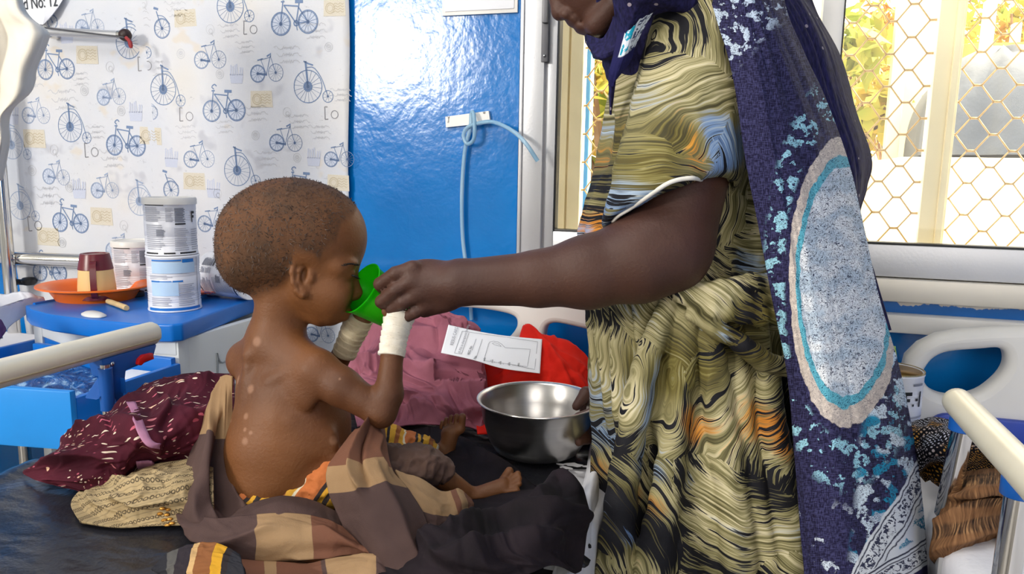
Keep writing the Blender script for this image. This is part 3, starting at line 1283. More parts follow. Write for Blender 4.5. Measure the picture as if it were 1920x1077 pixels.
# white tape strip holding a tube
c = [aty(*p, WALLY - .008) for p in ((835, 219), (916, 208), (919, 230), (836, 239))]
tp = empty('tape_strip', c[0], 'short white plastic strip screwed to the blue wall', 'wall clip')
cc = np.array(c)
mid = cc.mean(0)
V = np.concatenate([cc, cc + (0, .008, 0)])
o = link('strip', np_mesh('strip', V, [(0, 1, 2, 3), (7, 6, 5, 4), (0, 4, 5, 1), (1, 5, 6, 2), (2, 6, 7, 3), (3, 7, 4, 0)]), WHITE_PLASTIC, tp, False)
box('ridge', cc[0] + (.004, -.003, -.012), cc[0] + (.008, 0, -.002), WHITE_PLASTIC, tp, .001)
for q in (cc[0] * .93 + cc[2] * .07, cc[1] * .9 + cc[3] * .1):
    V, Fc = lathe_geo([(0, .002), (.0022, .002), (.0026, 0)], (0, 0, 0), 10)
    link('screw', np_mesh('screw', V[:, [0, 2, 1]] * (1, -1, 1) + q, Fc), CHROME, tp)
TUBE_M = G('clear_tubing', .25)
TUBE_M.color(TUBE_M.ramp(TUBE_M.noise(scale=8), [(.3, C(150, 200, 232)), (.7, C(190, 222, 240))]))
TUBE_M.set('Transmission Weight', .35).set('Alpha', .85)
PT = [(1008, 302, .06), (985, 268, .07), (960, 245, .05), (925, 229, .03), (895, 232, .022), (876, 240, .018), (869, 255, .016), (876, 270, .018), (888, 262, .024), (890, 238, .026), (888, 214, .02), (884, 213, .014),
      (882, 240, .014), (872, 280, .012), (867, 340, .012), (866, 400, .012), (868, 450, .012), (873, 492, .012), (880, 540, .012), (884, 600, .012)]
o = tube('drip_tube', catmull([aty(a, b, WALLY - c_) for a, b, c_ in PT], 120), .0044, TUBE_M.m, None, 10)
setp(o, 'thin clear tube looped over the white strip and hanging down the blue wall', 'tube')
# metal arm
a, b = aty(84, 59, WALLY - .05), aty(232, 66, WALLY - .05)
ar = empty('wall_rod', a, 'steel rod with a dark end fixed across the printed fabric', 'wall rod')
tube('rod', [a, b], pxm(2.2) * 7.5, simple('satin_steel', C(206, 206, 210), .35, .7, .04, 20), ar, 16)
tube('wire', [aty(84, 52, WALLY - .07), aty(232, 70, WALLY - .07)], .002, DARK_METAL, ar, 8)
P = [aty(x, 66, WALLY - .055) for x in (229, 234, 239, 244)]
tube('end_knob', P, [.012, .015, .014, .006], simple('dark_rubber', C(40, 18, 16), .5, 0, .2, 40), ar, 14)
tube('collar', [aty(224, 66, WALLY - .052), aty(231, 66, WALLY - .052)], .012, CHROME, ar, 14)
tube('ribbon_tie', catmull([aty(*p, WALLY - .075) for p in ((236, 70), (243, 78), (246, 90))], 8), [.004, .004, .004, .004, .005, .005, .005, .003], simple('red_ribbon', C(150, 40, 44), .7, 0, .1, 50), ar, 6)
tube('wall_mount', [a, a + (0, .05, 0)], .014, CHROME, ar, 14)
# bed number paper
yb2 = WALLY - .03
poly = [aty(*p, yb2) for p in ((20, -60), (120, -60), (117, 0), (106, 18), (92, 36), (80, 46), (60, 44), (45, 32), (30, 12))]
bp = np.array(poly)
V = np.concatenate([bp, bp + (0, .001, 0)])
n = len(bp)
o = link('bed_number_sheet', np_mesh('bed_number_sheet', V, [tuple(range(n)), tuple(range(2 * n - 1, n - 1, -1))] + [(i, (i + 1) % n, (i + 1) % n + n, i + n) for i in range(n)]), PAPER, None, False)
setp(o, 'white paper lettered with a bed number, its corner curling off the wall fabric', 'paper sign')
cur = catmull([aty(84, 16, yb2 - .001), aty(83, 32, yb2 - .006), aty(80, 46, yb2 - .001)], 6)
cur2 = catmull([aty(108, 14, yb2 - .001), aty(96, 30, yb2 - .004), aty(81, 46, yb2 - .001)], 6)
V = np.concatenate([cur, cur2])
c_ = link('curled_corner', np_mesh('curled_corner', V, [(i, i + 1, i + 7, i + 6) for i in range(5)]), simple('paper_back', C(214, 216, 226), .8, 0, .02, 9), None)
c_.parent = o
tx = text('lettering', 'Bed No: 12', aty(26, 20, yb2 - .002), R0 * 0 + np.array([1, 0, -.0]), (0, 0, 1), .042, INK)
tx.parent = o
tx.scale = (.74, 1, 1)
tx.rotation_euler.y = math.radians(-2.0)
# mosquito net
g = G('mosquito_net', .9)
g.color(g.ramp(g.noise(scale=4), [(.3, C(226, 218, 202)), (.7, C(234, 228, 216))]))
g.set('Alpha', g.math('ADD', .82, g.math('MULTIPLY', .12, g.noise(scale=2))))
g.bump(g.noise(scale=260, detail=1), .1, .002)
NETR = [[(-120, -140, 1.50), (-60, -140, 1.44), (0, -140, 1.48), (60, -140, 1.44), (52, -140, 1.52)],
        [(-120, 0, 1.50), (-60, 0, 1.44), (-10, 0, 1.48), (30, 0, 1.43), (48, 6, 1.52)],
        [(-120, 50, 1.50), (-50, 50, 1.43), (0, 52, 1.48), (60, 50, 1.43), (92, 56, 1.5)],
        [(-120, 80, 1.50), (-50, 80, 1.43), (0, 80, 1.48), (60, 80, 1.43), (94, 78, 1.5)],
        [(-120, 130, 1.50), (-60, 130, 1.43), (-10, 130, 1.48), (40, 130, 1.43), (73, 130, 1.5)],
        [(-120, 175, 1.50), (-60, 180, 1.43), (-15, 180, 1.48), (30, 180, 1.43), (64, 172, 1.5)],
        [(-130, 215, 1.50), (-70, 220, 1.43), (-30, 220, 1.48), (0, 220, 1.44), (22, 212, 1.5)],
        [(-130, 270, 1.50), (-70, 270, 1.43), (-30, 270, 1.48), (0, 270, 1.44), (17, 270, 1.5)],
        [(-130, 345, 1.50), (-80, 345, 1.43), (-40, 345, 1.48), (-14, 345, 1.44), (3, 338, 1.5)]]
o = cloth('mosquito_net', NETR, 70, 50, g.m, None, .012, 1.5, 4, 3.3, .5, 1.2, thick=.0015)
setp(o, 'cream mosquito net hanging in front of the bed number paper', 'mosquito net')

# ------------------------------------------------------------------ bedside cabinet
NX0, NX1, NY0, NY1 = -1.70 * K, -1.19 * K, 1.335 * K, 1.735 * K
cab = empty('bedside_cabinet', ((NX0 + NX1) / 2, (NY0 + NY1) / 2, 0), 'cream bedside cabinet with a blue top and its blue lower drawer pulled open', 'bedside cabinet')
fr_ = [(NX0, NY0 + .045), (NX0 + .05, NY0 + .014), (NX0 + .14, NY0 - .014), (NX0 + .25, NY0 - .026), (NX0 + .36, NY0 - .022), (NX1 - .012, NY0 - .004), (NX1, NY0 + .012), (NX1 - .06, NY1 - .01), (NX1 - .08, NY1), (NX0 + .02, NY1), (NX0, NY1 - .02)]
prism('cabinet_top', fr_, 2, STANDZ - .036, STANDZ, BLUE_PLASTIC, cab, .005, 3)
rimP = [np.array([x, y, STANDZ]) for x, y in [(NX0 + .008, NY1 - .03), (NX0 + .008, NY0 + .06)]]
tube('raised_lip', rimP, .004, BLUE_PLASTIC, cab, 8)
bodyx0, bodyx1 = NX0 + .012, NX1 - .012
# carcass: side panels, back, front frame, shelf openings
prism('side_panel', [(NY0 + .012, 0.06), (NY1 - .012, .06), (NY1 - .012, STANDZ - .036), (NY0 + .012, STANDZ - .036)], 0, bodyx1 - .02, bodyx1, CAB_WHITE, cab, .004)
prism('side_panel', [(NY0 + .06, 0.06), (NY1 - .012, .06), (NY1 - .012, STANDZ - .036), (NY0 + .06, STANDZ - .036)], 0, bodyx0, bodyx0 + .02, CAB_WHITE, cab, .004)
box('back_panel', (bodyx0 + .004, NY1 - .03, .06), (bodyx1 - .004, NY1 - .014, STANDZ - .036), CAB_WHITE, cab, .003)
zt_ = STANDZ - .036
front_c = [(bodyx0, NY0 + .055), (bodyx0 + .13, NY0 + .004), (bodyx0 + .25, NY0 - .006), (bodyx1 - .003, NY0 + .008), (bodyx1 - .003, NY0 + .03), (bodyx0, NY0 + .08)]
prism('front_rail', front_c, 2, zt_ - .030, zt_, CAB_WHITE, cab, .003)
prism('drawer_front', [(x, y + .004) for x, y in front_c], 2, zt_ - .056, zt_ - .030, BLUE_PLASTIC, cab, .003)
prism('front_post', [(bodyx0, NY0 + .05), (bodyx0 + .035, NY0 + .04), (bodyx0 + .035, NY0 + .07), (bodyx0, NY0 + .08)], 2, .06, zt_, CAB_WHITE, cab, .003)
prism('front_post', [(bodyx1 - .07, NY0 + .006), (bodyx1 + .0012, NY0 + .010), (bodyx1 + .0012, NY0 + .04), (bodyx1 - .07, NY0 + .04)], 2, .06, zt_, CAB_WHITE, cab, .004)
box('grip_bar', (bodyx1 - .24, NY0 - .004, zt_ - .082), (bodyx1 - .025, NY0 + .012, zt_ - .058), BLUE_PLASTIC, cab, .004)
DZ = CAM[2] - .44 * K
box('front_panel', (bodyx0 + .12, NY0 + .006, DZ + .005), (bodyx1 - .05, NY0 + .02, zt_ - .03), CAB_WHITE, cab, .002)
box('bottom_panel', (bodyx0, NY0 + .05, .06), (bodyx1, NY1 - .02, .08), CAB_WHITE, cab, .003)
box('shelf', (bodyx0 + .02, NY0 + .05, zt_ - .2), (bodyx1 - .02, NY1 - .03, zt_ - .19), CAB_WHITE, cab, .002)
# side door outline and lock hole
sx = bodyx1 + .0015
z0_, z1_ = .14, zt_ - .075
y0_, y1_ = NY0 + .12, NY1 - .05
frame = catmull([np.array([sx, y0_, z0_]), np.array([sx, y0_, z1_ - .02]), np.array([sx, y0_ + .02, z1_]), np.array([sx, y1_ - .02, z1_]), np.array([sx, y1_, z1_ - .02]), np.array([sx, y1_, z0_])], 60)
dr = box('side_hatch', (bodyx1 - .002, y0_, z0_), (bodyx1 + .002, y1_, z1_), CAB_WHITE, cab, .0015)
tube('hatch_groove', frame, .0022, simple('groove_grey', C(150, 156, 160), .6, 0, .05, 20), dr, 6)
V, Fc = lathe_geo([(.007, 0), (.009, .001), (.007, .003), (0, .003)], (0, 0, 0), 16)
link('keyhole', np_mesh('keyhole', V[:, [2, 0, 1]] + (bodyx1, NY0 + .045, zt_ - .085), Fc), simple('keyhole_grey', C(150, 150, 140), .5, .4, .1, 20), cab)
for x in (bodyx0 + .05, bodyx1 - .05):
    for y in (NY0 + .09, NY1 - .06):
        lathe('caster', [(0, 0), (.02, .005), (.028, .03), (.02, .055), (.008, .07), (0, .075)], (x, y, 0), BLACK_PLASTIC, cab, 16)
# open blue drawer
DZ = CAM[2] - .44 * K
DY = 1.06 * K
dw = bpy.data.objects.new('drawer', None)
COL.objects.link(dw)
dw.parent = cab
dw.matrix_parent_inverse = Matrix.Translation(cab.location).inverted()
DZ0 = DZ - .085
for nm, lo, hi, mt in (('drawer_side', (NX1 - .012, DY, DZ0), (NX1, NY0 + .002, DZ), BLUE_PLASTIC),
                       ('drawer_side', (NX0, DY, DZ0), (NX0 + .012, NY0 + .08, DZ), BLUE_PLASTIC),
                       ('drawer_floor', (NX0, DY, DZ0), (NX1, NY0 + .002, DZ0 + .008), BLUE_PLASTIC),
                       ('drawer_back', (NX0 + .08, NY0 - .012, DZ0), (NX1 - .01, NY0 + .001, DZ + .012), BLUE_PLASTIC)):
    box(nm, lo, hi, mt, dw, .003)
prism('drawer_face', [(NX1 - .0, DY), (NX1 - .0, DY - .012), (NX0 + .2, DY - .05), (NX0 - .02, DY - .04), (NX0 - .02, DY - .02), (NX0 + .2, DY - .03)], 2, DZ - .088, DZ + .014, BLUE_PALE, dw, .003)
# bag in the drawer
g = G('crinkled_film', .12, 0, .8)
g.color(g.ramp(g.noise(scale=30, detail=5, dist=1.5), [(.42, C(10, 62, 130)), (.56, C(30, 96, 170)), (.66, C(150, 190, 225))]))
g.bump(g.noise(scale=40, detail=5, dist=1.2), 1.0, .02)
nu, nv = 40, 50
U, W = np.meshgrid(np.linspace(0, 1, nu), np.linspace(0, 1, nv), indexing='ij')
env = np.clip(np.minimum.reduce([U, 1 - U, W, 1 - W]) * 5, 0, 1) ** .6
X = NX0 + .05 + (NX1 - NX0 - .08) * W
Y = DY + .06 + .2 * U
Z = DZ0 + .01 + env * (.052 + .035 * (fbm(U * 5, W * 6, o=4) - .5))
o = link('plastic_bag', np_mesh('plastic_bag', np.stack([X, Y, Z], -1).reshape(-1, 3), grid_faces(nu, nv)), g.m)
o.modifiers.new('thickness', 'SOLIDIFY').thickness = .002
setp(o, 'crinkled clear plastic bag lying in the open blue drawer', 'plastic bag')
a = atz(225, 722, DZ + .005)
o = box('drawer_card', (NX1 - .09, NY0 - .11, DZ - .02), (NX1 - .03, NY0 - .03, DZ - .012), PAPER, None, .001)
setp(o, 'small white card in the open drawer behind the blue rail hinge', 'card')

# ------------------------------------------------------------------ tins
TIN_W = simple('tin_white', C(232, 234, 242), .35, .1, .02, 8)
TIN_INSIDE = simple('tin_brass', C(160, 122, 60), .3, .9, .1, 12)
INK_B = simple('label_blue', C(24, 116, 200), .5, 0, .05, 30)
INK_LB = simple('label_pale_blue', C(186, 214, 240), .5, 0, .04, 30)
INK_G = simple('label_grey', C(176, 178, 190), .5, 0, .06, 60)
INK_DG = simple('label_dark_grey', C(120, 124, 138), .5, 0, .1, 120)
INK_K = simple('label_black', C(18, 20, 24), .5, 0, .1, 30)


def tin_profile(R, H, open_top=False):
    P = [(0, .002), (R - .004, .002), (R - .002, 0), (R + .001, .001), (R + .0012, .004), (R, .006)]
    def rib(z):
        return [(R, z - .0022), (R - .0011, z), (R, z + .0022)]
    for z in [.18, .22, .26, .30, .34, .64, .68, .72, .76, .80]:
        P += rib(z * H)
    P += [(R, H - .006), (R + .0012, H - .004), (R + .001, H - .001), (R - .001, H)]
    if open_top:
        P += [(R - .003, H - .002), (R - .003, .01), (0, .01)]
    else:
        P += [(R - .003, H - .003), (0, H - .003)]
    return P


def arc_patch(R, a0, a1, z0, z1, off=.0006):
    n = max(2, int(abs(a1 - a0) / .08) + 1)
    a = np.linspace(a0, a1, n)
    V = np.concatenate([np.stack([(R + off) * np.cos(a), (R + off) * np.sin(a), np.full(n, z)], 1) for z in (z0, z1)])
    return V, [(i, i + 1, i + 1 + n, i + n) for i in range(n - 1)]


def tin(centre, R, H, bars, label, group='formula tins on the bedside cabinet', lid=True, M3=None, open_top=False, front=None):
    """bars: (ink, angle in degrees from the facing side, width deg, z0, z1 as shares of the height)"""
    e = empty('formula_tin', centre, label, 'tin', group)
    c = np.asarray(centre)
    if M3 is None:
        M3 = np.eye(3)
    if front is None:
        d = CAM - c
        front = math.atan2(d[1], d[0])
    Mx = np.asarray(M3)
    lathe('tin_body', tin_profile(R, H, open_top), c, TIN_W, e, 56, M3=Mx, sharp=60)
    if open_top:
        V, Fc = lathe_geo([(R - .0032, H - .001), (R - .0034, .012), (0, .012)], (0, 0, 0), 40)
        fo = link('tin_inside', np_mesh('tin_inside', V @ Mx.T + c, [f[::-1] for f in Fc]), TIN_INSIDE, e)
        tube('tin_rim', np.array([Mx @ np.array([(R + .0002) * math.cos(t), (R + .0002) * math.sin(t), H]) + c for t in np.linspace(0, 6.2832, 49)]), .0013, simple('tin_gold', C(196, 176, 128), .25, .9, .05, 20), e, 8)
    if lid:
        lathe('tin_lid', [(0, H + .002), (R - .006, H + .002), (R - .004, H + .005), (R + .0005, H + .005), (R + .0022, H + .002), (R + .0022, H - .009), (R + .0008, H - .009)], c, WHITE_PLASTIC, e, 56, M3=Mx)
    by = {}
    for mt, a, w, z0, z1 in bars:
        a0 = front + math.radians(a - w / 2)
        by.setdefault(mt.name, (mt, []))[1].append(arc_patch(R, a0, a0 + math.radians(w), z0 * H, z1 * H, .0011 if mt in (INK_K, INK_B, INK_DG) else .0008))
    names = {'label_black': 'label_black_print', 'label_blue': 'label_blue_print', 'label_grey': 'label_small_print', 'label_dark_grey': 'label_dark_print', 'label_pale_blue': 'label_pale_panel'}
    for nm, (mt, it) in by.items():
        V, Fc = join_parts(it)
        link(names[nm], np_mesh(names[nm], V @ Mx.T + c, Fc), mt, e)['kind'] = 'stuff'
    return e


def lines(ink, a, w, z0, z1, n, seed=1, fill=.55):
    r = np.random.default_rng(seed)
    out = []
    dz = (z1 - z0) / n
    for i in range(n):
        ww = w * (.72 + .28 * r.random())
        out.append((ink, a - (w - ww) / 2, ww, z0 + i * dz, z0 + i * dz + dz * fill))
    return out


# letters on the tin: angle grows to the picture's right
def letters_F(a, z0, z1, ink=INK_K, w=12):
    return [(ink, a, w * .28, z0, z1), (ink, a + w * .35, w * .75, z1 - .045, z1), (ink, a + w * .28, w * .6, (z0 + z1) / 2 - .02, (z0 + z1) / 2 + .025)]


grey_label = ([(INK_K, -38, 50, .905, .925), (INK_K, 21, 24, .565, .59), (INK_K, -48, 36, .035, .065), (INK_K, -5, 24, .035, .065), (INK_K, 40, 46, .035, .065)]
              + lines(INK_G, -40, 44, .62, .89, 8, 2) + lines(INK_G, -36, 50, .12, .58, 13, 3) + lines(INK_DG, 21, 24, .61, .87, 12, 4, .7)
              + lines(INK_G, 24, 34, .10, .52, 12, 5, .4) + lines(INK_DG, -22, 20, .36, .48, 6, 6, .75) + lines(INK_G, -2, 16, .62, .88, 9, 7) + lines(INK_G, 62, 30, .1, .5, 10, 8, .4)
              + letters_F(52, .60, .80))
blue_label = ([(INK_LB, 0, 100, .70, .90), (INK_LB, -22, 62, .30, .55), (INK_B, -16, 66, .915, .94), (INK_B, 33, 28, .885, .945), (INK_B, -42, 22, .545, .572), (INK_B, -18, 26, .55, .567), (INK_B, 8, 22, .545, .572),
               (INK_B, 0, 130, .035, .085), (INK_DG, 58, 1.5, .02, .97)]
              + lines(INK_G, -30, 56, .60, .68, 3, 12) + lines(INK_G, 28, 40, .12, .52, 12, 13, .4) + lines(INK_G, -30, 50, .12, .28, 5, 14))
blue_label = [b for b in blue_label]


def stand(px, py):
    return atz(px, py, STANDZ)


def tin_dims(px, py, wpx):
    c = stand(px, py)
    dist = (c - CAM) @ FW
    return c, wpx / 2 * dist / FPX, dist


c, R, dist = tin_dims(311, 583, 90)
c = c + np.array([0, R * .55, 0])
R = 45.5 * ((c - CAM) @ FW) / FPX
c[2] = STANDZ
H = 103 * ((c - CAM) @ FW) / FPX
tin(c, R, H, blue_label, 'white tin with a pale blue label standing on the blue cabinet top', lid=False)
c2 = c.copy()
c2[2] = STANDZ + H + .0005
c2[0] -= .001
tin(c2, R * .98, H * .97, grey_label, 'white tin with a grey printed label stacked on the blue-labelled tin')
cb = at(262, 565, 2.12)
cb[2] = STANDZ
cb[1] = min(cb[1], WALLY - .08)
tin(cb, R * .98, H * 1.0, grey_label, 'white tin standing half hidden behind the stacked pair of tins')
# tin lying on its side
q = stand(440, 553)
q[1] -= 0.0
ax = np.array([.985, -.17, 0])
ax /= np.linalg.norm(ax)
up_ = np.array([0, 0, 1.0])
s_ = np.cross(up_, ax)
M3 = np.stack([up_, s_, ax], 1)
R2 = R * 1.0
cb2 = at(400, 513, 2.035)
cb2[2] = STANDZ + R2 + .0018
tin(cb2, R2, H * 1.05, [(mt, a, w, 1 - z1, 1 - z0) for mt, a, w, z0, z1 in grey_label], 'white tin lying on its side at the back of the cabinet top', lid=False, M3=M3, front=math.radians(290))
# sachet
g = G('sachet_print', .35)
o_ = g.sep(g.uv())
band = g.math('FRACT', g.math('MULTIPLY', g.math('ADD', o_[1], g.math('MULTIPLY', o_[0], .35)), 16))
g.color(g.mix(g.step(g.noise(scale=60, detail=2), .52, .56), g.ramp(band, [(0, C(238, 112, 76)), (.45, C(244, 150, 120)), (.55, C(40, 104, 190)), (.8, C(30, 90, 180)), (.85, C(240, 200, 190))], 'CONSTANT'), C(236, 110, 78)))
z = STANDZ
rows = [[tuple(p) for p in ((352, 537), (385, 532), (412, 545))], [(345, 548), (375, 548), (403, 549)], [(340, 560), (368, 557), (385, 552)]]
S = np.array([[atz(a, b, z + .006 + (.014 if j == 1 else 0) - (.004 if k == 2 else 0)) for k, (a, b) in enumerate(r)] for j, r in enumerate(rows)])


def raw_cloth(name, S, nu, nv, mat, thick=.002, amp=.002, seed=1, parent=None):
    R_ = np.array([catmull(r, nv) for r in S])
    S2 = catmull(R_, nu)
    N = grid_normals(S2)
    S2 = S2 + N * (amp * folds(nu, nv, 3, 3, seed))[..., None]
    u, v = np.meshgrid(np.linspace(0, 1, nu), np.linspace(0, 1, nv), indexing='ij')
    V = np.concatenate([S2.reshape(-1, 3), (S2 - N * thick).reshape(-1, 3)])
    Fq = grid_faces(nu, nv)
    n0 = nu * nv
    rim = np.array(list(range(nv)) + [i * nv + nv - 1 for i in range(1, nu)] + [(nu - 1) * nv + j for j in range(nv - 2, -1, -1)] + [i * nv for i in range(nu - 2, 0, -1)])
    nx = np.roll(rim, -1)
    me = np_mesh(name, V, np.concatenate([Fq, Fq[:, ::-1] + n0, np.stack([rim, nx, nx + n0, rim + n0], -1)]))
    uv = np.stack([v, u], -1).reshape(-1, 2)
    set_uv(me, np.concatenate([uv, uv]))
    fix_normals(me)
    return link(name, me, mat, parent)


o = raw_cloth('sachet', S, 24, 30, g.m, .003, .004, 5)
setp(o, 'orange and blue foil sachet lying beside the stacked tins', 'sachet')
# small dark lid behind the basin, spoon, stick
lc = stand(256, 556)
o = lathe('bottle_cap', [(0, 0), (.017, 0), (.018, .002), (.017, .012), (0, .013)], lc, BLACK_PLASTIC, None, 24)
setp(o, 'small dark cap between the orange basin and the tins', 'cap')
sp_ = [stand(*p) for p in ((152, 591), (160, 588), (176, 587), (192, 590), (200, 594), (190, 597), (172, 597), (158, 595))]
sp_ = catmull(sp_, 40, True)
cen = sp_.mean(0)
V = np.concatenate([[cen + (0, 0, .009)], cen + (sp_ - cen) * .7 + (0, 0, .007), sp_ + (0, 0, .003), sp_ + (0, 0, .0005)])
Fc = [(0, 1 + i, 1 + (i + 1) % 40) for i in range(40)]
for a in (1, 41):
    Fc += [(a + i, a + 40 + i, a + 40 + (i + 1) % 40, a + (i + 1) % 40) for i in range(40)]
Fc.append(tuple(range(81, 121)))
me = np_mesh('scoop', V, Fc)
fix_normals(me)
o = link('scoop', me, WHITE_PLASTIC)
setp(o, 'flat white oval scoop on the front of the blue cabinet top', 'scoop')
a, b = stand(203, 571), stand(238, 584)
o = tube('chew_stick', catmull([a + (0, 0, .007), a * .5 + b * .5 + (0, 0, .0075), b + (0, 0, .007)], 12), [.0055, .0058, .006, .0058, .0056, .0058, .006, .0058, .0057, .006, .0062, .0055], simple('pale_wood', C(214, 184, 134), .7, 0, .15, 40), None, 12)
setp(o, 'short pale wooden stick lying in front of the orange basin', 'stick')

# ------------------------------------------------------------------ orange basin and mug
ORANGE = simple('orange_plastic', C(246, 112, 18), .36, 0, .05, 6)
cb = stand(160, 563)
dd = ((cb - CAM) @ FW) / FPX
w = 103 * dd
cb[1] += .03
bas = lathe('basin', [(0, .003), (w * .60, .003), (w * .66, .005), (w * .76, .023), (w * .80, .029), (w * .97, .034), (w, .033), (w, .030), (w * .96, .030), (w * .82, .026), (w * .78, .021), (w * .68, .0), (0, 0)], cb, ORANGE, None, 72, 1.0, .92)
setp(bas, 'shallow orange plastic basin on the bedside cabinet', 'basin')
MUG_B = simple('mug_maroon', C(112, 34, 44), .3, 0, .06, 10)
MUG_C = simple('mug_cream', C(238, 204, 140), .35, 0, .04, 10)
mg = stand(199, 563)
mg[2] = STANDZ + .004
mg[1] = cb[1] - .035
s = ((mg - CAM) @ FW) / FPX
mug = empty('mug', mg, 'maroon and cream insulated mug turned upside down in the orange basin', 'mug')
r0, r1, hh = 32 * s, 24.5 * s, 88 * s
lathe('mug_body', [(0, .006), (r0 * .96, .006), (r0 * 1.0, .008), (r0 * 1.02, .012), (r0 * 1.0, hh * .3), (r0 * .9, hh * .70), (0, hh * .70)], mg, MUG_C, mug, 48)
lathe('mug_band', [(r0 * .9, .004), (r0 * 1.03, .004), (r0 * 1.035, .014), (r0 * 1.0, .015)], mg, MUG_B, mug, 48)
lathe('mug_base', [(r0 * .9, hh * .66), (r0 * .935, hh * .67), (r1 * 1.02, hh * .97), (r1 * .98, hh), (r1 * .8, hh), (r1 * .78, hh * .985), (0, hh * .985)], mg, MUG_B, mug, 48)
d = CAM - mg
fa = math.atan2(d[1], d[0]) - .12
rad = np.array([math.cos(fa), math.sin(fa), 0])
P = catmull([mg + rad * (r1 * 1.0) + (0, 0, hh * .84), mg + rad * (r0 * 1.2) + (0, 0, hh * .80), mg + rad * (r0 * 1.36) + (0, 0, hh * .5), mg + rad * (r0 * 1.3) + (0, 0, hh * .2), mg + rad * (r0 * 1.02) + (0, 0, .012)], 24)
side = np.array([-rad[1], rad[0], 0])
V, Fc = [], []
T = np.gradient(P, axis=0)
T /= np.linalg.norm(T, axis=1)[:, None]
for i in range(24):
    nn = np.cross(T[i], side)
    for a, b in ((-1, -1), (1, -1), (1, 1), (-1, 1)):
        V.append(P[i] + side * a * 5.2 * s + nn * b * .003)
for i in range(23):
    for j in range(4):
        k = (j + 1) % 4
        Fc.append((i * 4 + j, i * 4 + k, i * 4 + 4 + k, i * 4 + 4 + j))
Fc += [(0, 1, 2, 3), (95, 94, 93, 92)]
me = np_mesh('mug_handle', V, Fc)
fix_normals(me)
auto(link('mug_handle', me, MUG_B, mug), 40)

# ------------------------------------------------------------------ beds
BX1 = -.165 * K
BX0 = -1.15 * K


def vinyl():
    g = G('black_vinyl', .28, 0, .5)
    n = g.noise(scale=5, detail=4)
    g.color(g.ramp(n, [(.3, C(26, 26, 30)), (.7, C(40, 40, 46))]))
    h = g.math('ADD', g.noise(g.mapping(g.obj(), (4, 9, 1)), scale=1.0, detail=3), g.math('MULTIPLY', g.noise(scale=120, detail=2), .05))
    g.bump(h, .5, .03)
    return g.m


def rounded_panel(name, outline, holes, y, depth, mat, parent, bev=.012):
    def inset(P, d):
        P = np.asarray(P, float)
        A = .5 * np.sum(P[:, 0] * np.roll(P[:, 1], -1) - np.roll(P[:, 0], -1) * P[:, 1])
        T = np.roll(P, -1, 0) - np.roll(P, 1, 0)
        T /= np.linalg.norm(T, axis=1)[:, None] + 1e-9
        N = np.stack([T[:, 1], -T[:, 0]], 1) * (1 if A > 0 else -1)      # outward
        return P + N * d
    outline = inset(outline, -bev)
    holes = [inset(h, bev) for h in holes]
    cu = bpy.data.curves.new(name, 'CURVE')
    cu.dimensions = '2D'
    cu.fill_mode = 'BOTH'
    cu.extrude = depth / 2 - bev
    cu.bevel_depth = bev
    cu.bevel_resolution = 3
    for P in [outline] + holes:
        P = np.asarray(P)
        s = cu.splines.new('POLY')
        s.points.add(len(P) - 1)
        for i, p in enumerate(P):
            s.points[i].co = (p[0], p[1], 0, 1)
        s.use_cyclic_u = True
    tmp = bpy.data.objects.new(name, cu)
    COL.objects.link(tmp)
    bpy.context.view_layer.update()
    dg = bpy.context.evaluated_depsgraph_get()
    me = bpy.data.meshes.new_from_object(tmp.evaluated_get(dg))
    bpy.data.objects.remove(tmp)
    V = np.empty(len(me.vertices) * 3, np.float32)
    me.vertices.foreach_get('co', V)
    V = V.reshape(-1, 3)
    V = np.stack([V[:, 0], y - V[:, 2], V[:, 1]], 1)
    me.vertices.foreach_set('co', np.ascontiguousarray(V).ravel())
    me.materials.clear()
    me.update()
    return auto(link(name, me, mat, parent), 40)


def rrect(x0, x1, z0, z1, r, n=7):
    P = []
    for cx, cz, a0 in ((x1 - r, z1 - r, 0), (x0 + r, z1 - r, 90), (x0 + r, z0 + r, 180), (x1 - r, z0 + r, 270)):
        for a in np.linspace(a0, a0 + 90, n):
            P.append((cx + r * math.cos(math.radians(a)), cz + r * math.sin(math.radians(a))))
    return P


HY = 1.64 * K
bed = empty('hospital_bed', ((BX0 + BX1) / 2, .6, 0), 'hospital bed with a black vinyl mattress that the child sits on', 'bed')
YF = -.42


def mattress(x0, x1, name, mat, parent):
    return box(name, (x0, YF, BEDZ - .13), (x1, HY - .03, BEDZ - .006), mat, parent, .03, 4)


mattress(BX0 + .005, BX1 - .008, 'mattress', SHEET, bed)
# vinyl cover with worn, ragged long edges
nu, nv = 300, 70
U, W = np.meshgrid(np.linspace(0, 1, nu), np.linspace(0, 1, nv), indexing='ij')
Yc = YF + .02 + (HY - .05 - YF) * U
jag = lambda y, s: .022 * (fbm(y * 22 + s, y * 0 + s, o=4) - .5) + .02 * (vnoise(y * 60 + s, y * 0) > .72)
xl = BX0 + .012 + jag(Yc[:, :1], 3.0)
xr = BX1 - .022 + jag(Yc[:, :1], 9.0) - .05 * np.exp(-((Yc[:, :1] - 1.0) / .10) ** 2)
Xc = xl + (xr - xl) * W
Zc = BEDZ - .002 + .006 * (fbm(Xc * 5, Yc * 4, o=3) - .5) + .010 * np.exp(-((Xc + .98 - .25 * (Yc - .8)) / .05) ** 2) + .004 * np.exp(-((Xc + .90 - .1 * (Yc - .8)) / .03) ** 2)
Zc = Zc - .012 * (np.clip((np.abs(W - .5) - .46) / .04, 0, 1)) ** 2
o = link('vinyl_cover', np_mesh('vinyl_cover', np.stack([Xc, Yc, Zc], -1).reshape(-1, 3), grid_faces(nu, nv)), vinyl(), bed)
o.modifiers.new('thickness', 'SOLIDIFY').thickness = .002
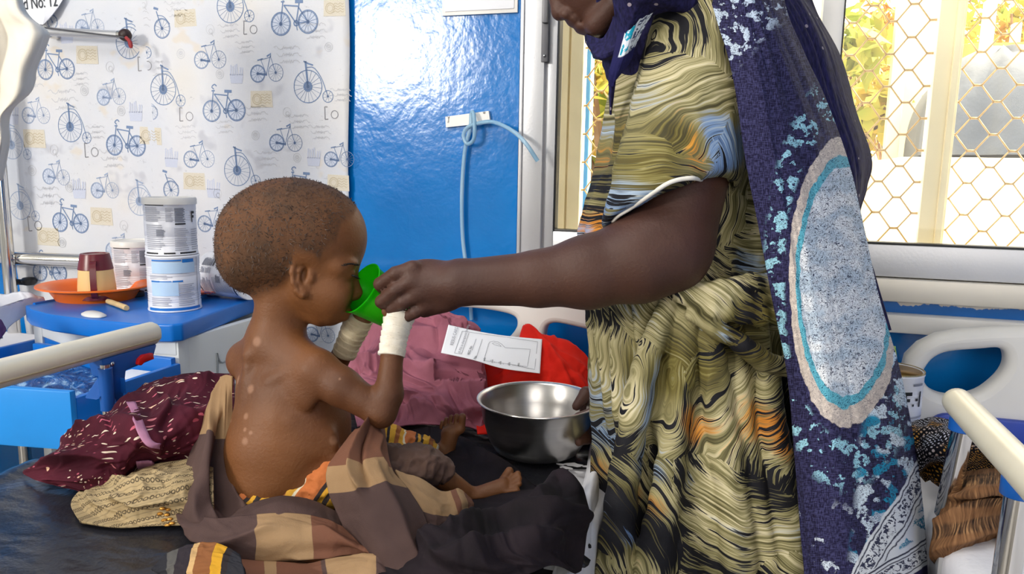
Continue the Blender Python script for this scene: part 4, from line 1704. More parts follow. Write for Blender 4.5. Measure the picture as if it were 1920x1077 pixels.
# white flecks where the vinyl has cracked
it = []
for k, (px, py, L) in enumerate(((1052, 871, 13), (1075, 872, 24), (1086, 886, 14), (1098, 875, 12), (1040, 1062, 30), (1080, 905, 10), (1062, 878, 18))):
    c_ = atz(px, py, BEDZ + .0035)
    a = np.linspace(0, 6.283, 12, endpoint=False)
    rr = (1 + .5 * (np.random.default_rng(k).random(12) - .5)) * L * .0007
    it.append((np.stack([c_[0] + rr * np.cos(a) * .8, c_[1] + rr * np.sin(a) * .45, np.full(12, c_[2])], 1), [tuple(range(12))]))
V, Fc = join_parts(it)
link('worn_patch', np_mesh('worn_patch', V, Fc), SHEET, bed)['kind'] = 'stuff'
# frame
for x in (BX0 + .04, BX1 - .06):
    box('frame_rail', (x - .02, YF, BEDZ - .2), (x + .02, HY - .02, BEDZ - .15), WHITE_PLASTIC, bed, .004)
for y in (YF + .05, .5, HY - .08):
    box('cross_bar', (BX0 + .04, y - .02, BEDZ - .195), (BX1 - .06, y + .02, BEDZ - .155), WHITE_PLASTIC, bed, .004)
for x in (BX0 + .06, BX1 - .08):
    for y in (YF + .08, HY - .1):
        lg = tube('leg', [(x, y, .07), (x, y, BEDZ - .18)], .022, WHITE_PLASTIC, bed, 16)
        lathe('caster', [(0, 0), (.03, .006), (.04, .035), (.03, .065), (.012, .075), (0, .078)], (x, y, 0), BLACK_PLASTIC, lg, 16)


def hx(px, py):
    p = aty(px, py, HY)
    return p[0], p[2]


# headboard, worn white moulded plastic
topR, zbA = hx(1075, 590), hx(960, 660)
oA = [hx(*p) for p in ((812, 577), (850, 574), (900, 577), (945, 584), (968, 592), (973, 604), (968, 618), (952, 634), (920, 642), (870, 640), (812, 634))]
oB = [hx(*p) for p in ((1024, 618), (1032, 606), (1060, 607), (1120, 622), (1160, 632), (1160, 700), (1120, 700), (1050, 690), (1024, 670))]
ztop = hx(870, 556)[1] + .035
zmid = hx(870, 580)[1]
out = [(BX0, BEDZ - .16), (BX0, ztop - .08), (BX0 + .03, ztop - .03), (BX0 + .10, ztop - .005), (BX0 + .3, ztop), (BX1 - .3, ztop), (BX1 - .14, ztop - .008), (BX1 - .05, ztop - .03), (BX1 + .0, ztop - .07), (BX1 + .02, ztop - .12), (BX1 + .02, BEDZ - .16)]
oA2 = [(x, z) for x, z in oA]
xl_ = hx(690, 600)[0]
oA3 = [(oA2[0][0] - .08, oA2[0][1])] + oA2[1:-1] + [(oA2[-1][0] - .08, oA2[-1][1])]
hl = rrect(BX0 + .05, BX0 + .20, BEDZ - .02, ztop - .05, .03)
oBx = [(min(x, BX1 - .015), z) for x, z in oB]
x_b0 = oB[0][0]
hr = [(x_b0, oB[3][1] - .06), (x_b0, oB[0][1] - .012), (x_b0 + .010, oB[1][1]), (x_b0 + .05, oB[2][1]), (BX1 - .06, ztop - .097), (BX1 - .04, ztop - .115), (BX1 - .03, ztop - .15), (BX1 - .03, BEDZ - .05), (x_b0 + .02, BEDZ - .05)]
hb = rounded_panel('headboard', out, [catmull(oA3, 60, True), hl, catmull(hr, 50, True)], HY, .04, WHITE_PLASTIC, bed, .012)

# side rail on the far side of the bed
RX = -1.10 * K
y_e = atx(290, 625, RX)[1]
ze = RAILZ - .006
rl = .0185
V, Fc = [], []
sec = [(-.9, .55), (-.55, .95), (0, 1.1), (.55, .95), (.95, .5), (1.0, -.1), (.95, -.55), (.5, -1.0), (-.5, -1.0), (-.95, -.5)]
n = len(sec)
ys = [y_e, y_e - .004, y_e - .01, y_e - .2, y_e - .6, YF + .1]
sc = [.80, .93, 1, 1, 1, 1]
for y, s in zip(ys, sc):
    for a, b in sec:
        V.append((RX + rl * a * s, y, ze + rl * b * s))
for i in range(len(ys) - 1):
    for j in range(n):
        k = (j + 1) % n
        Fc.append((i * n + j, i * n + k, i * n + n + k, i * n + n + j))
Fc += [tuple(range(n)), tuple(range((len(ys) - 1) * n, len(ys) * n))]
me = np_mesh('side_rail', V, Fc)
fix_normals(me)
rail = auto(link('side_rail', me, CREAM_RAIL, bed), 50)
box('rail_groove', (RX + rl * .93, YF + .12, ze - rl * .5), (RX + rl * 1.04, y_e - .012, ze - rl * .36), simple('groove_tan', C(176, 160, 128), .6, 0, .05, 9), rail, .001)


def hp(px, py, dx=0.0):
    return atx(px, py, RX + dx)


# blue hinge bracket under the rail
ya, yb2_ = hp(283, 660)[1], hp(183, 690)[1]
z_hi, z_lo = ze - rl * .9, hp(225, 735)[2]
bk = prism('rail_bracket', [(ya, z_hi), (ya - .012, z_hi - .026), (ya - .07, z_hi - .030), (ya - .085, z_hi - .10), (ya - .10, z_lo + .01), (ya - .13, z_lo + .004), (yb2_ + .01, z_lo + .03), (yb2_, z_hi - .03), (yb2_ - .006, z_hi)], 0, RX - .014, RX + .015, BLUE_METAL, bed, .004)
c1 = hp(197, 690, .016)
zb0, zb1 = hp(200, 762)[2], hp(198, 684)[2]
tube('hinge_barrel', [(RX + .016, c1[1], zb0), (RX + .016, c1[1], zb1)], .0105, BLUE_METAL, bk, 20)
tube('hinge_pin', [(RX + .016, c1[1], zb1), (RX + .016, c1[1], zb1 + .006)], .0075, CHROME, bk, 16)
tube('post', [(RX + .016, c1[1], BEDZ - .16), (RX + .016, c1[1], zb0)], .0085, CHROME, bed, 16)
box('bracket_block', (RX + .010, hp(212, 720)[1], hp(215, 735)[2]), (RX + .024, c1[1] + .03, hp(215, 706)[2]), BLUE_METAL, bk, .003)
c3 = hp(210, 683, .016)
V, Fc = lathe_geo([(.004, 0), (.0038, .002), (0, .003)], (0, 0, 0), 14)
link('rivet', np_mesh('rivet', V[:, [2, 0, 1]] + c3, Fc), CHROME, bk)
rp = [hp(*p) for p in ((240, 682), (242, 672), (250, 664), (268, 660), (270, 672), (262, 674), (254, 676), (246, 684))]
prism('release_lever', [(p[1], p[2]) for p in rp], 0, RX + .0125, RX + .022, RED_PLASTIC, bk, .002)
c4 = hp(205, 760)[1] - .55
tube('post', [(RX + .0, c4, BEDZ - .16), (RX + .0, c4, ze)], .0105, CHROME, bed, 16)
tube('rail_collar', [(RX + .0, c4, ze - .09), (RX + .0, c4, ze - .01)], .0165, BLUE_METAL, bed, 16)

# second bed, on the right
B2X = .305 * K
bed2 = empty('hospital_bed', (B2X + .4, .6, 0), 'hospital bed with white sheet at the right behind the woman', 'bed')
mattress(B2X, B2X + .80, 'mattress', SHEET, bed2)
for x in (B2X + .05, B2X + .75):
    box('frame_rail', (x - .02, YF, BEDZ - .2), (x + .02, HY - .02, BEDZ - .15), WHITE_PLASTIC, bed2, .004)
    for y in (YF + .08, HY - .1):
        lg = tube('leg', [(x, y, .07), (x, y, BEDZ - .18)], .022, WHITE_PLASTIC, bed2, 16)
        lathe('caster', [(0, 0), (.03, .006), (.04, .035), (.03, .065), (.012, .075), (0, .078)], (x, y, 0), BLACK_PLASTIC, lg, 16)
hole = catmull([hx(*p) for p in ((1727, 700), (1733, 685), (1748, 668), (1775, 657), (1830, 652), (1868, 650), (1880, 662), (1879, 685), (1860, 710), (1826, 733), (1780, 740), (1748, 732), (1733, 718))], 60, True)
lo_ = hx(1700, 900)
outl = [hx(*p) for p in ((1690, 800), (1690, 690), (1697, 665), (1720, 642), (1755, 625), (1800, 617), (1870, 613), (1930, 611))]
zt2 = outl[-1][1]
xr2 = B2X + .82
outl = [(outl[0][0] - .0, BEDZ - .15)] + outl + [(xr2 - .25, zt2), (xr2 - .08, zt2 - .02), (xr2 - .02, zt2 - .07), (xr2, zt2 - .14), (xr2, BEDZ - .15)]
hole2 = [(outl[1][0] + (xr2 - outl[1][0]) - (x - outl[1][0]), z) for x, z in hole]
rounded_panel('headboard', outl, [hole, hole2[::-1]], HY, .045, WHITE_PLASTIC, bed2, .015)
bx = hx(1770, 772)
P = rrect(bx[0] - .03, bx[0] + .5, BEDZ - .1, bx[1] + .005, .03)
o = prism('headboard_insert', P, 1, HY - .035, HY - .02, simple('deep_blue', C(14, 60, 168), .35, 0, .06, 9), bed2, .004)
R2X = .32 * K
ye2 = atx(1792, 742, R2X)[1]
P = [(R2X, y, RAILZ) for y in (ye2 + .002, ye2, ye2 - .008, ye2 - .02, ye2 - .3, YF)]
rail2 = tube('side_rail', P, [.004, .012, .0172, .0178, .0178, .0178], CREAM_RAIL, bed2, 28)


def rp2(px, py):
    return atx(px, py, R2X)


for (p0, p1, p2) in (((1810, 770), (1806, 808), (1772, 965)), ((1914, 868), (1910, 930), (1880, 1120))):
    a, b, c_ = rp2(*p0), rp2(*p1), rp2(*p2)
    a = np.array([R2X, b[1], RAILZ - .01])
    tube('rail_collar', [a, a * .05 + b * .95, b], [.0165, .0165, .0155], BLUE_METAL, bed2, 24)
    tube('post', [b + (0, 0, .01), (R2X, c_[1], c_[2])], .0125, CHROME, bed2, 20)
br = atx(1765, 1040, R2X - .01)
box('rail_mount', br + (-.008, -.02, -.05), br + (.012, .02, .035), ALU, bed2, .003)

# third bed at the left edge
bed3 = empty('hospital_bed', (-2.1, 1.2, 0), 'bed at the left edge of the scene with chrome rails and white bedding', 'bed')
p0, p1 = aty(-140, 478, 1.49), aty(168, 490, 1.49)
tube('side_rail', [p0, p1, p1 + (.012, .004, -.004)], [.0175, .0175, .010], CHROME, bed3, 20)
pv = aty(10, 430, 1.46)
pz = [aty(10, y, 1.46) for y in (150, 560)]
tube('post', [(pv[0], 1.46, .1), (pv[0], 1.46, pz[0][2] + .2)], .0155, CHROME, bed3, 20)
tube('post', [(pv[0] - .022, 1.475, .1), (pv[0] - .022, 1.475, pz[0][2] + .0)], .009, simple('wood_pole', C(120, 84, 60), .5, 0, .1, 20), bed3, 14)
m3x1 = aty(105, 640, 1.3)[0]
zb3 = atx(60, 640, m3x1 - .05)[2]
box('mattress', (m3x1 - .8, .3, BEDZ - .14), (m3x1 - .03, 1.48, BEDZ - .01), SHEET, bed3, .03, 4)
for x in (m3x1 - .74, m3x1 - .1):
    for y in (.4, 1.4):
        lg = tube('leg', [(x, y, .07), (x, y, BEDZ - .13)], .02, WHITE_PLASTIC, bed3, 14)
        lathe('caster', [(0, 0), (.03, .006), (.04, .035), (.03, .065), (.012, .075), (0, .078)], (x, y, 0), BLACK_PLASTIC, lg, 14)
sheetrows = [[(-160, 545, 1.98), (-80, 548, 1.95), (0, 552, 1.95), (50, 548, 1.93), (92, 566, 1.92)],
             [(-160, 575, 1.80), (-80, 578, 1.80), (0, 580, 1.80), (70, 575, 1.82), (110, 592, 1.86)],
             [(-160, 620, 1.68), (-80, 622, 1.68), (0, 615, 1.70), (60, 612, 1.74), (86, 618, 1.80)],
             [(-160, 680, 1.64), (-80, 680, 1.64), (0, 676, 1.66), (42, 664, 1.70), (62, 640, 1.78)],
             [(-160, 740, 1.63), (-80, 740, 1.63), (0, 720, 1.65), (30, 700, 1.70), (52, 665, 1.78)]]


def beside_cabinet(S, u, v):
    S[..., 0] = np.minimum(S[..., 0], NX0 - .012)
    return S


o = cloth('bed_sheet', sheetrows, 60, 70, SHEET, None, .03, 2.4, 3, 5.2, .6, 1.3, fit=beside_cabinet)
setp(o, 'bunched white sheet on the bed at the left edge', 'sheet')
o = cloth('folded_cloth', [[(-60, 585, 1.60), (-20, 590, 1.60), (3, 600, 1.6)], [(-60, 610, 1.58), (-10, 610, 1.58), (12, 618, 1.59)], [(-60, 640, 1.57), (-20, 638, 1.57), (2, 634, 1.58)]], 20, 20,
          simple('purple_cloth', C(58, 30, 88), .8, 0, .1, 30), None, .006, 2, 2, 2.2)
setp(o, 'corner of a dark purple cloth on the white sheet at the left edge', 'cloth')
k_ = aty(48, 530, 1.5)
kn = empty('rail_clamp', k_, 'black clamp knob behind the chrome rail beside the printed fabric', 'clamp')
tube('clamp_bar', [k_ + (-.035, 0, 0), k_ + (.0, 0, .0)], .008, BLACK_PLASTIC, kn, 12)
lathe('clamp_knob', [(0, 0), (.012, .0), (.018, .005), (.020, .014), (.014, .02), (0, .022)], k_ + (.0, .01, -.008), BLACK_PLASTIC, kn, 10)
o = box('wall_plate', aty(8, 400, WALLY - .006) - np.array([.0, .0, 0]), aty(18, 345, WALLY - .0), WHITE_PLASTIC, None, .002)
setp(o, 'narrow white plate on the blue wall left of the printed fabric', 'wall plate')

# ------------------------------------------------------------------ the child
CD = 1.13
CP = pxm(CD)


def c3(px, py, pz=0.0, base=CD):
    """pz: how much farther than the base distance, in picture pixels at that distance"""
    return at(px, py, base * (1 + pz / FPX))


f = Field(np.minimum.reduce([c3(395, 320, -150), c3(395, 980, -150), c3(1000, 320, 280), c3(395, 980, 280), c3(395, 320, 280)]) - .02,
          np.maximum.reduce([c3(1000, 320, -150), c3(1000, 980, 280), c3(395, 320, -150), c3(395, 320, 280), c3(1000, 320, 280), c3(395, 980, 280)]) + .02, .0021)
s = CP


def E(px, py, pz, a, b, c, k=12, ang=0, yaw=0, sub=False, fld=None):
    (fld or f).ell(c3(px, py, pz), np.array([a, b, c]) * s, rotB(ang, yaw), k * s, sub)


def CN(p, q, ra, rb, k=12, sub=False, fld=None):
    (fld or f).cone(c3(*p), c3(*q), ra * s, rb * s, k * s, sub)


# skull and face
E(545, 441, 0, 136, 107, 102, 10, -2)
E(599, 450, 0, 83, 88, 86, 22)
E(478, 486, 0, 64, 66, 78, 25, 30)
E(606, 528, 0, 62, 74, 64, 22)
for sg in (-1, 1):
    CN((575, 545, sg * 44), (618, 576, sg * 18), 26, 26, 18)
    E(622, 548, sg * 34, 36, 34, 26, 16)
    E(634, 500, sg * 40, 26, 22, 26, 14)
    E(652, 514, sg * 33, 14, 10, 15, 5)            # closed eyelids
    E(648, 494, sg * 32, 22, 8, 20, 9)             # brows
CN((606, 580, 0), (618, 582, 0), 33, 28, 14)       # chin
E(642, 585, 0, 19, 9, 20, 6)                       # upper lip
E(637, 596, 0, 17, 8, 17, 5)                       # lower lip
CN((654, 505, 0), (668, 548, 0), 9, 12, 9)         # nose
E(663, 555, 0, 12, 9, 17, 5)
# ears
for sg in (-1, 1):
    e0 = 73 * sg
    E(566, 520, e0 * .93, 19, 35, 7, 5, 12, 0)
    P = [(580, 497, e0 * .95), (574, 487, e0 * 1.04), (563, 485, e0 * 1.08), (552, 493, e0 * 1.10), (548, 510, e0 * 1.11), (550, 530, e0 * 1.08), (557, 546, e0 * 1.03), (566, 554, e0)]
    for a, b in zip(P[:-1], P[1:]):
        CN(a, b, 5, 5, 4)
    E(568, 552, e0 * .98, 8, 8, 6, 5)
    E(568, 515, e0 * 1.06, 8, 17, 9, 5, 12, 0, True)
    CN((584, 512, e0 * .95), (584, 524, e0 * .95), 5, 5, 6)
    P = [(571, 498, e0 * 1.0), (561, 508, e0 * 1.06), (560, 530, e0 * 1.04), (568, 540, e0)]
    for a, b in zip(P[:-1], P[1:]):
        CN(a, b, 3.6, 3.6, 4)
# neck, trunk
CN((530, 560, 4), (517, 650, 14), 48, 50, 26)
E(538, 735, 22, 108, 92, 84, 18, 6, -35)
E(538, 842, 14, 114, 100, 100, 30)
E(522, 900, 14, 88, 66, 92, 25)
E(552, 790, 14, 104, 84, 90, 30)
CN((510, 645, 25), (468, 676, 70), 46, 40, 30)
CN((520, 650, 0), (592, 694, -48), 44, 36, 28)
E(548, 728, -50, 62, 54, 22, 5, -14, -24)          # shoulder blade standing out
CN((560, 690, -58), (508, 716, -52), 10, 9, 12)
CN((500, 770, -48), (545, 790, -64), 9, 11, 14)
for i, (y, x) in enumerate(((800, 560), (822, 566), (844, 566))):
    CN((x - 40, y - 14, -64), (x + 60, y + 14, -48), 5, 4, 26)
for y in range(668, 860, 26):                      # spine
    E(466 - (y - 668) * .02, y, -26, 8, 9, 9, 20)
# near arm and hand
CN((596, 697, -48), (640, 726, -62), 38, 34, 16)
CN((640, 726, -62), (714, 772, -72), 34, 26, 12)
CN((714, 774, -72), (728, 740, -68), 27, 26, 12)
CN((728, 740, -68), (736, 660, -56), 25, 19, 10)
CN((736, 660, -56), (744, 622, -44), 19, 19, 10)
E(748, 600, -36, 20, 26, 14, 10)
for k, (dx, dz) in enumerate(((-6, -14), (0, -4), (5, 8), (8, 20))):
    P = [(748 + dx, 586, -36 + dz), (740 + dx, 568 + k * 2, -34 + dz), (726 + dx, 566 + k * 3, -28 + dz)]
    CN(P[0], P[1], 7, 6.5, 4)
    CN(P[1], P[2], 6.5, 5.5, 4)
CN((736, 602, -44), (722, 584, -52), 8, 7, 6)
# far arm and hand
CN((462, 676, 74), (560, 744, 150), 36, 28, 14)
CN((560, 744, 150), (628, 690, 122), 27, 24, 12)
CN((626, 692, 122), (655, 640, 70), 23, 19, 10)
CN((655, 640, 70), (672, 606, 52), 19, 19, 10)
E(680, 596, 48, 18, 22, 14, 10)
for k, dz in enumerate((-14, -4, 8, 18)):
    CN((684, 586, 48 + dz), (700, 572, 42 + dz * .8), 7, 6, 4)
# legs and feet
CN((556, 905, -10), (690, 880, -28), 48, 38, 20)
CN((690, 880, -28), (796, 872, -22), 38, 27, 12)
CN((796, 874, -22), (884, 930, 8), 26, 15, 12)
E(893, 938, 12, 17, 15, 15, 8)
CN((893, 930, 10), (944, 909, 16), 16, 13, 8)
CN((893, 938, 12), (945, 918, 10), 12, 11, 8)
for (a, b, ra) in (((941, 903, 26), (955, 884, 28), 8.5), ((950, 906, 20), (971, 889, 20), 6.2), ((952, 911, 14), (974, 898, 13), 5.8), ((951, 917, 8), (974, 908, 6), 5.6), ((947, 923, 2), (970, 920, 0), 5.6)):
    CN(a, b, ra * .9, ra, 1.5)
CN((590, 890, 60), (745, 842, 120), 46, 28, 16)
CN((745, 842, 120), (832, 850, 176), 26, 16, 12)
E(836, 858, 180, 17, 16, 16, 8)
CN((836, 846, 178), (846, 812, 176), 18, 17, 8)
CN((838, 812, 180), (862, 804, 170), 12, 12, 8)
for (a, b, ra) in (((866, 800, 168), (867, 782, 164), 8), ((854, 796, 174), (856, 780, 171), 5.4), ((844, 797, 180), (846, 782, 177), 5), ((835, 799, 186), (837, 786, 183), 4.7), ((827, 803, 191), (829, 792, 189), 4.4)):
    CN(a, b, ra * .9, ra, 1.5)
zz_ = (f.lo[2] + np.arange(f.n[2]) * f.v).astype(np.float32)
f.f = np.maximum(f.f, (BEDZ + .006 - zz_)[None, None, :])
me, V = f.mesh('body')
child = empty('person', c3(540, 960, 10), 'seated shirtless toddler with bandaged wrists drinking from a green cup', 'person')
child.location.z = BEDZ
px, py, pd = project(V)
# scalp hair mask, pale marks
line = np.array([(380, 560), (487, 556), (520, 540), (546, 520), (550, 470), (586, 474), (600, 488), (606, 470), (630, 452), (640, 420), (662, 404), (672, 380), (760, 300)], float)
ly = np.interp(px, line[:, 0], line[:, 1])
scalp = np.clip((ly - py) / 16 + .5, 0, 1)
ear = ((px - 566) / 25) ** 2 + ((py - 520) / 40) ** 2 < 1
scalp[ear & (np.abs((V - c3(566, 520, 0)) @ FW) > 70 * s)] = 0
spots = [(481, 641, 9), (446, 713, 8), (470, 730, 8), (461, 781, 6), (433, 790, 4), (459, 828, 7), (459, 806, 4), (470, 812, 4), (625, 826, 8), (637, 711, 2.5)]
spot = np.zeros(len(V))
B = bvh_of(me)
for x, y, r in spots:
    h_, _ = hit(B, x, y)
    if h_ is not None:
        d = np.linalg.norm(V - h_, axis=1) / (r * s)
        spot = np.maximum(spot, np.clip(1.5 - d, 0, 1))
fattr(me, 'scalp', scalp)
fattr(me, 'mark', spot)


def skin(name, dark, light, warm, hair=False, sc=30):
    g = G(name, .55, 0, .35)
    n = g.noise(scale=9, detail=5)
    c = g.ramp(n, [(.3, dark), (.7, light)])
    n2 = g.step(g.noise(scale=3.5, detail=2), .4, .62)
    c = g.mix(g.math('MULTIPLY', n2, .5), c, warm)
    h = g.math('ADD', g.noise(scale=260, detail=3), g.math('MULTIPLY', g.noise(scale=22, detail=3), 1.2))
    if hair:
        hn = g.noise(g.mapping(g.obj(), (60, 60, 24)), scale=1.0, detail=5, rough=.6)
        pn = g.step(g.noise(scale=14, detail=3), .38, .62)
        hc = g.mix(hn, C(38, 26, 19), C(96, 68, 47))
        dens = g.math('MULTIPLY', g.attr('scalp'), g.math('ADD', g.math('MULTIPLY', pn, .42), .55), clamp=True)
        c = g.mix(dens, c, hc)
        c = g.mix(g.math('MULTIPLY', g.step(g.attr('mark'), .1, 1.0), .42), c, C(178, 136, 110))
        g.set('Roughness', g.math('ADD', .55, g.math('MULTIPLY', g.attr('scalp'), .25)))
    g.color(c)
    g.bump(h, .16, .004)
    g.set('Subsurface Weight', .06)
    g.set('Subsurface Radius', (.012, .005, .003))
    g.set('Subsurface Scale', .4)
    return g.m


link('body', me, skin('child_skin', C(84, 51, 31), C(108, 67, 39), C(134, 85, 45), True), child)

# sparse curly hair
r = np.random.default_rng(4)
no = np.empty(len(V) * 3, np.float32)
me.vertices.foreach_get('normal', no)
no = no.reshape(-1, 3)
cand = np.where((scalp > .9))[0]
pick = r.choice(cand, 5200, replace=False)
st_, Fs, n = [], [], 0
for i in pick:
    nn = no[i]
    t = np.cross(nn, r.normal(size=3))
    t = t / (np.linalg.norm(t) + 1e-9)
    t = t * .6 + np.array([-.35, -.1, -.35]) * 1.0
    t -= nn * (t @ nn)
    t /= np.linalg.norm(t) + 1e-9
    L = r.uniform(.0025, .0065)
    lift = r.uniform(.1, .55)
    a = V[i] - nn * .0006
    b = a + (t * .5 + nn * lift) * L
    c_ = b + (t * .8 + nn * lift * .1 - np.cross(nn, t) * r.uniform(-.5, .5)) * L * .8
    wv = np.cross(nn, t) * .00045
    st_ += [a + wv, a - wv, b + wv * .8, b - wv * .8, c_]
    Fs += [(n, n + 1, n + 3, n + 2), (n + 2, n + 3, n + 4)]
    n += 5
g = G('child_hair', .55)
g.color(g.ramp(g.noise(scale=40), [(.3, C(34, 24, 18)), (.7, C(84, 58, 40))]))
o = link('hair', np_mesh('hair', np.array(st_), Fs), g.m, child)
o['kind'] = 'stuff'
# eyelashes
HAIRM = simple('lash_black', C(16, 10, 8), .6, 0, .1, 60)
h_, nn = hit(B, 664, 517)
it = []
if h_ is not None:
    for k in range(7):
        a, an = hit(B, 660 + k * 1.4, 516 + k * .7)
        if a is None:
            continue
        it.append(tube_geo(catmull([a, a + RT * 3 * s - UP * 2 * s - FW * 2 * s, a + RT * 8 * s - UP * (1 + k * .3) * s - FW * 3 * s], 6), np.linspace(.0013, .0003, 6), 5))
if it:
    V2, Fc = join_parts(it)
    o = link('eyelashes', np_mesh('eyelashes', V2, Fc), HAIRM, child)
    o['kind'] = 'stuff'
it = []
for k in range(26):
    a, an = hit(B, 640 + k * 1.2, 497 - 3 * math.sin(k / 25 * 3.1) + (k % 3))
    if a is not None:
        it.append(tube_geo([a, a + RT * 5 * s - UP * r.uniform(-1, 2) * s + an * .0006], [.0005, .0002], 4))
if it:
    V2, Fc = join_parts(it)
    o = link('eyebrow', np_mesh('eyebrow', V2, Fc), HAIRM, child)
    o['kind'] = 'stuff'


# bandages
def bandage(name, P, R, seed, yellow):
    P = catmull(np.array(P), 60)
    R = catmull(np.array(R)[:, None], 60)[:, 0]
    V, Fc = tube_geo(P, R, 40)
    t = np.repeat(np.linspace(0, 1, 60), 40)
    a = np.tile(np.arange(40) / 40.0, 60)
    c = P[np.repeat(np.arange(60), 40)]
    ph = (t * 6.5 + a + .35 * fbm(a * 3 + seed, t * 4, o=2)) % 1.0
    k = 1 + .10 * ph + .06 * (fbm(np.cos(a * 6.283) * 2 + seed, np.sin(a * 6.283) * 2, t * 16, o=3) - .5)
    V = c + (V - c) * k[:, None]
    g = G(name + '_gauze_' + str(seed), .9)
    n_ = g.noise(scale=26, detail=4)
    g.color(g.ramp(n_, [(.3, C(206, 194, 172) if not yellow else C(184, 164, 128)), (.6, C(232, 226, 214) if not yellow else C(212, 198, 168))]))
    seam = g.math('SUBTRACT', 1.0, g.step(g.attr('wrapping'), .0, .16))
    g.color(g.mix(g.math('MULTIPLY', seam, .55), g.ramp(n_, [(.3, C(206, 194, 172) if not yellow else C(184, 164, 128)), (.6, C(232, 226, 214) if not yellow else C(212, 198, 168))]), C(150, 134, 108)))
    g.bump(g.noise(scale=420, detail=2), .3, .002)
    me_ = np_mesh(name, V, Fc)
    fattr(me_, 'wrapping', ph)
    return link(name, me_, g.m, child)


bandage('bandage', [c3(734, 668, -57), c3(738, 640, -50), c3(743, 615, -44), c3(750, 588, -36)], [23.2 * s, 23 * s, 24.5 * s, 27.5 * s], 1, False)
bandage('bandage', [c3(645, 664, 80), c3(655, 640, 70), c3(665, 618, 60), c3(676, 594, 50)], [23 * s, 23 * s, 25 * s, 25 * s], 2, True)

# trousers
f = Field(np.minimum.reduce([c3(380, 760, -170), c3(380, 1000, -170), c3(1000, 760, -170), c3(380, 1000, 300), c3(380, 760, 300)]) - .02,
          np.maximum.reduce([c3(920, 760, -170), c3(920, 1000, 300), c3(920, 760, 300), c3(380, 760, 300), c3(920, 1000, -170)]) + .02, .0026)
E(520, 932, 14, 98, 58, 100, 20)
CN((575, 915, -14), (690, 884, -30), 58, 50, 20)
CN((690, 884, -30), (790, 876, -26), 50, 38, 14)
CN((786, 876, -26), (826, 884, -16), 38, 25, 10)
CN((590, 896, 70), (720, 842, 112), 60, 46, 16)
CN((720, 842, 112), (792, 852, 150), 44, 36, 14)
f.ell(c3(538, 846, 14), np.array([113, 99, 99]) * s, rotB(0), .004, True)
# open cuff ends
CN((806, 896, -16), (880, 932, 10), 22, 20, 3, True)
CN((780, 850, 144), (850, 860, 190), 26, 26, 3, True)
zz_ = (f.lo[2] + np.arange(f.n[2]) * f.v).astype(np.float32)
f.f = np.maximum(f.f, (BEDZ + .003 - zz_)[None, None, :])
me, V = f.mesh('trousers')
no = np.empty(len(V) * 3, np.float32)
me.vertices.foreach_get('normal', no)
no = no.reshape(-1, 3)
q = V / s / 60
w = fbm(q[:, 0] * 2.4, q[:, 1] * 2.4, q[:, 2] * 2.4 + 5, o=3)
rid = (1 - np.abs(2 * w - 1)) ** 2
V2 = V + no * ((rid - .5) * .007)[:, None]
me.vertices.foreach_set('co', np.ascontiguousarray(V2, np.float32).ravel())
px, py, pd = project(V)
leg2 = np.clip((pd - (CD * (1 + 30 / FPX))) / .03, 0, 1)
waist = np.clip(1 - np.abs((px - 605) * .75 + (py - 915) * .1) / 42, 0, 1)
fattr(me, 'stripe', np.maximum(leg2, np.where(px < 660, 1, 0)))
fattr(me, 'along', np.where(px < 660, (px - 560) * .5 + (py - 880) * .35, (px - 680) * 1.0 + (py - 830) * .12))
fattr(me, 'hem', np.clip(1 - np.abs((px - 834) * .8 + (py - 885) * .6) / 9, 0, 1))
g = G('patched_trousers', .85)
t = g.math('DIVIDE', g.attr('along'), 64.0)
t = g.math('FRACT', g.math('ADD', t, g.math('MULTIPLY', g.noise(scale=20), .05)))
st = g.ramp(t, [(0, C(150, 88, 44)), (.10, C(196, 146, 40)), (.20, C(206, 196, 170)), (.25, C(186, 104, 50)), (.55, C(44, 34, 34)), (.62, C(204, 150, 36)), (.70, C(44, 34, 34)), (.78, C(210, 158, 42)), (.95, C(150, 88, 44))], 'CONSTANT')
br_ = g.ramp(g.noise(scale=12, detail=4), [(.3, C(70, 50, 44)), (.7, C(104, 78, 66))])
c = g.mix(g.step(g.attr('stripe'), .45, .55), br_, st)
g.color(c)
g.bump(g.noise(scale=500, detail=1), .15, .002)
link('trousers', me, g.m, child)

# ------------------------------------------------------------------ green cup
A0 = c3(676, 540, -10)                      # mouth of the cup
axd = (c3(748, 586, 42) - A0)
L = np.linalg.norm(axd)
ez = -axd / L                               # towards the mouth
ex = np.cross(ez, UP)
ex /= np.linalg.norm(ex)
ey = np.cross(ez, ex)
Mc = np.stack([ex, ey, ez], 1)
Rc = 51 * s
g = G('green_translucent_plastic', .3, 0, .5)
g.color(g.ramp(g.noise(scale=10), [(.3, C(14, 160, 22)), (.7, C(26, 186, 30))]))
tb_ = g.node('ShaderNodeBsdfTranslucent')
tb_.inputs[0].default_value = C(110, 250, 50)
ms_ = g.node('ShaderNodeMixShader')
ms_.inputs[0].default_value = .55
g.t.links.new(g.b.outputs[0], ms_.inputs[1])
g.t.links.new(tb_.outputs[0], ms_.inputs[2])
g.t.links.new(ms_.outputs[0], g.t.nodes['Material Output'].inputs[0])
base = A0 + axd
cup = empty('cup', base, 'bright green plastic cup tipped to the mouth of the toddler', 'cup')
lathe('cup_body', [(0, .0), (Rc * .70, .0), (Rc * .76, .003), (Rc * .98, L * .96), (Rc * 1.03, L * .985), (Rc * 1.035, L), (Rc * 1.0, L), (Rc * .95, L * .96), (Rc * .73, .005), (0, .004)], base, g.m, cup, 64, M3=Mc)

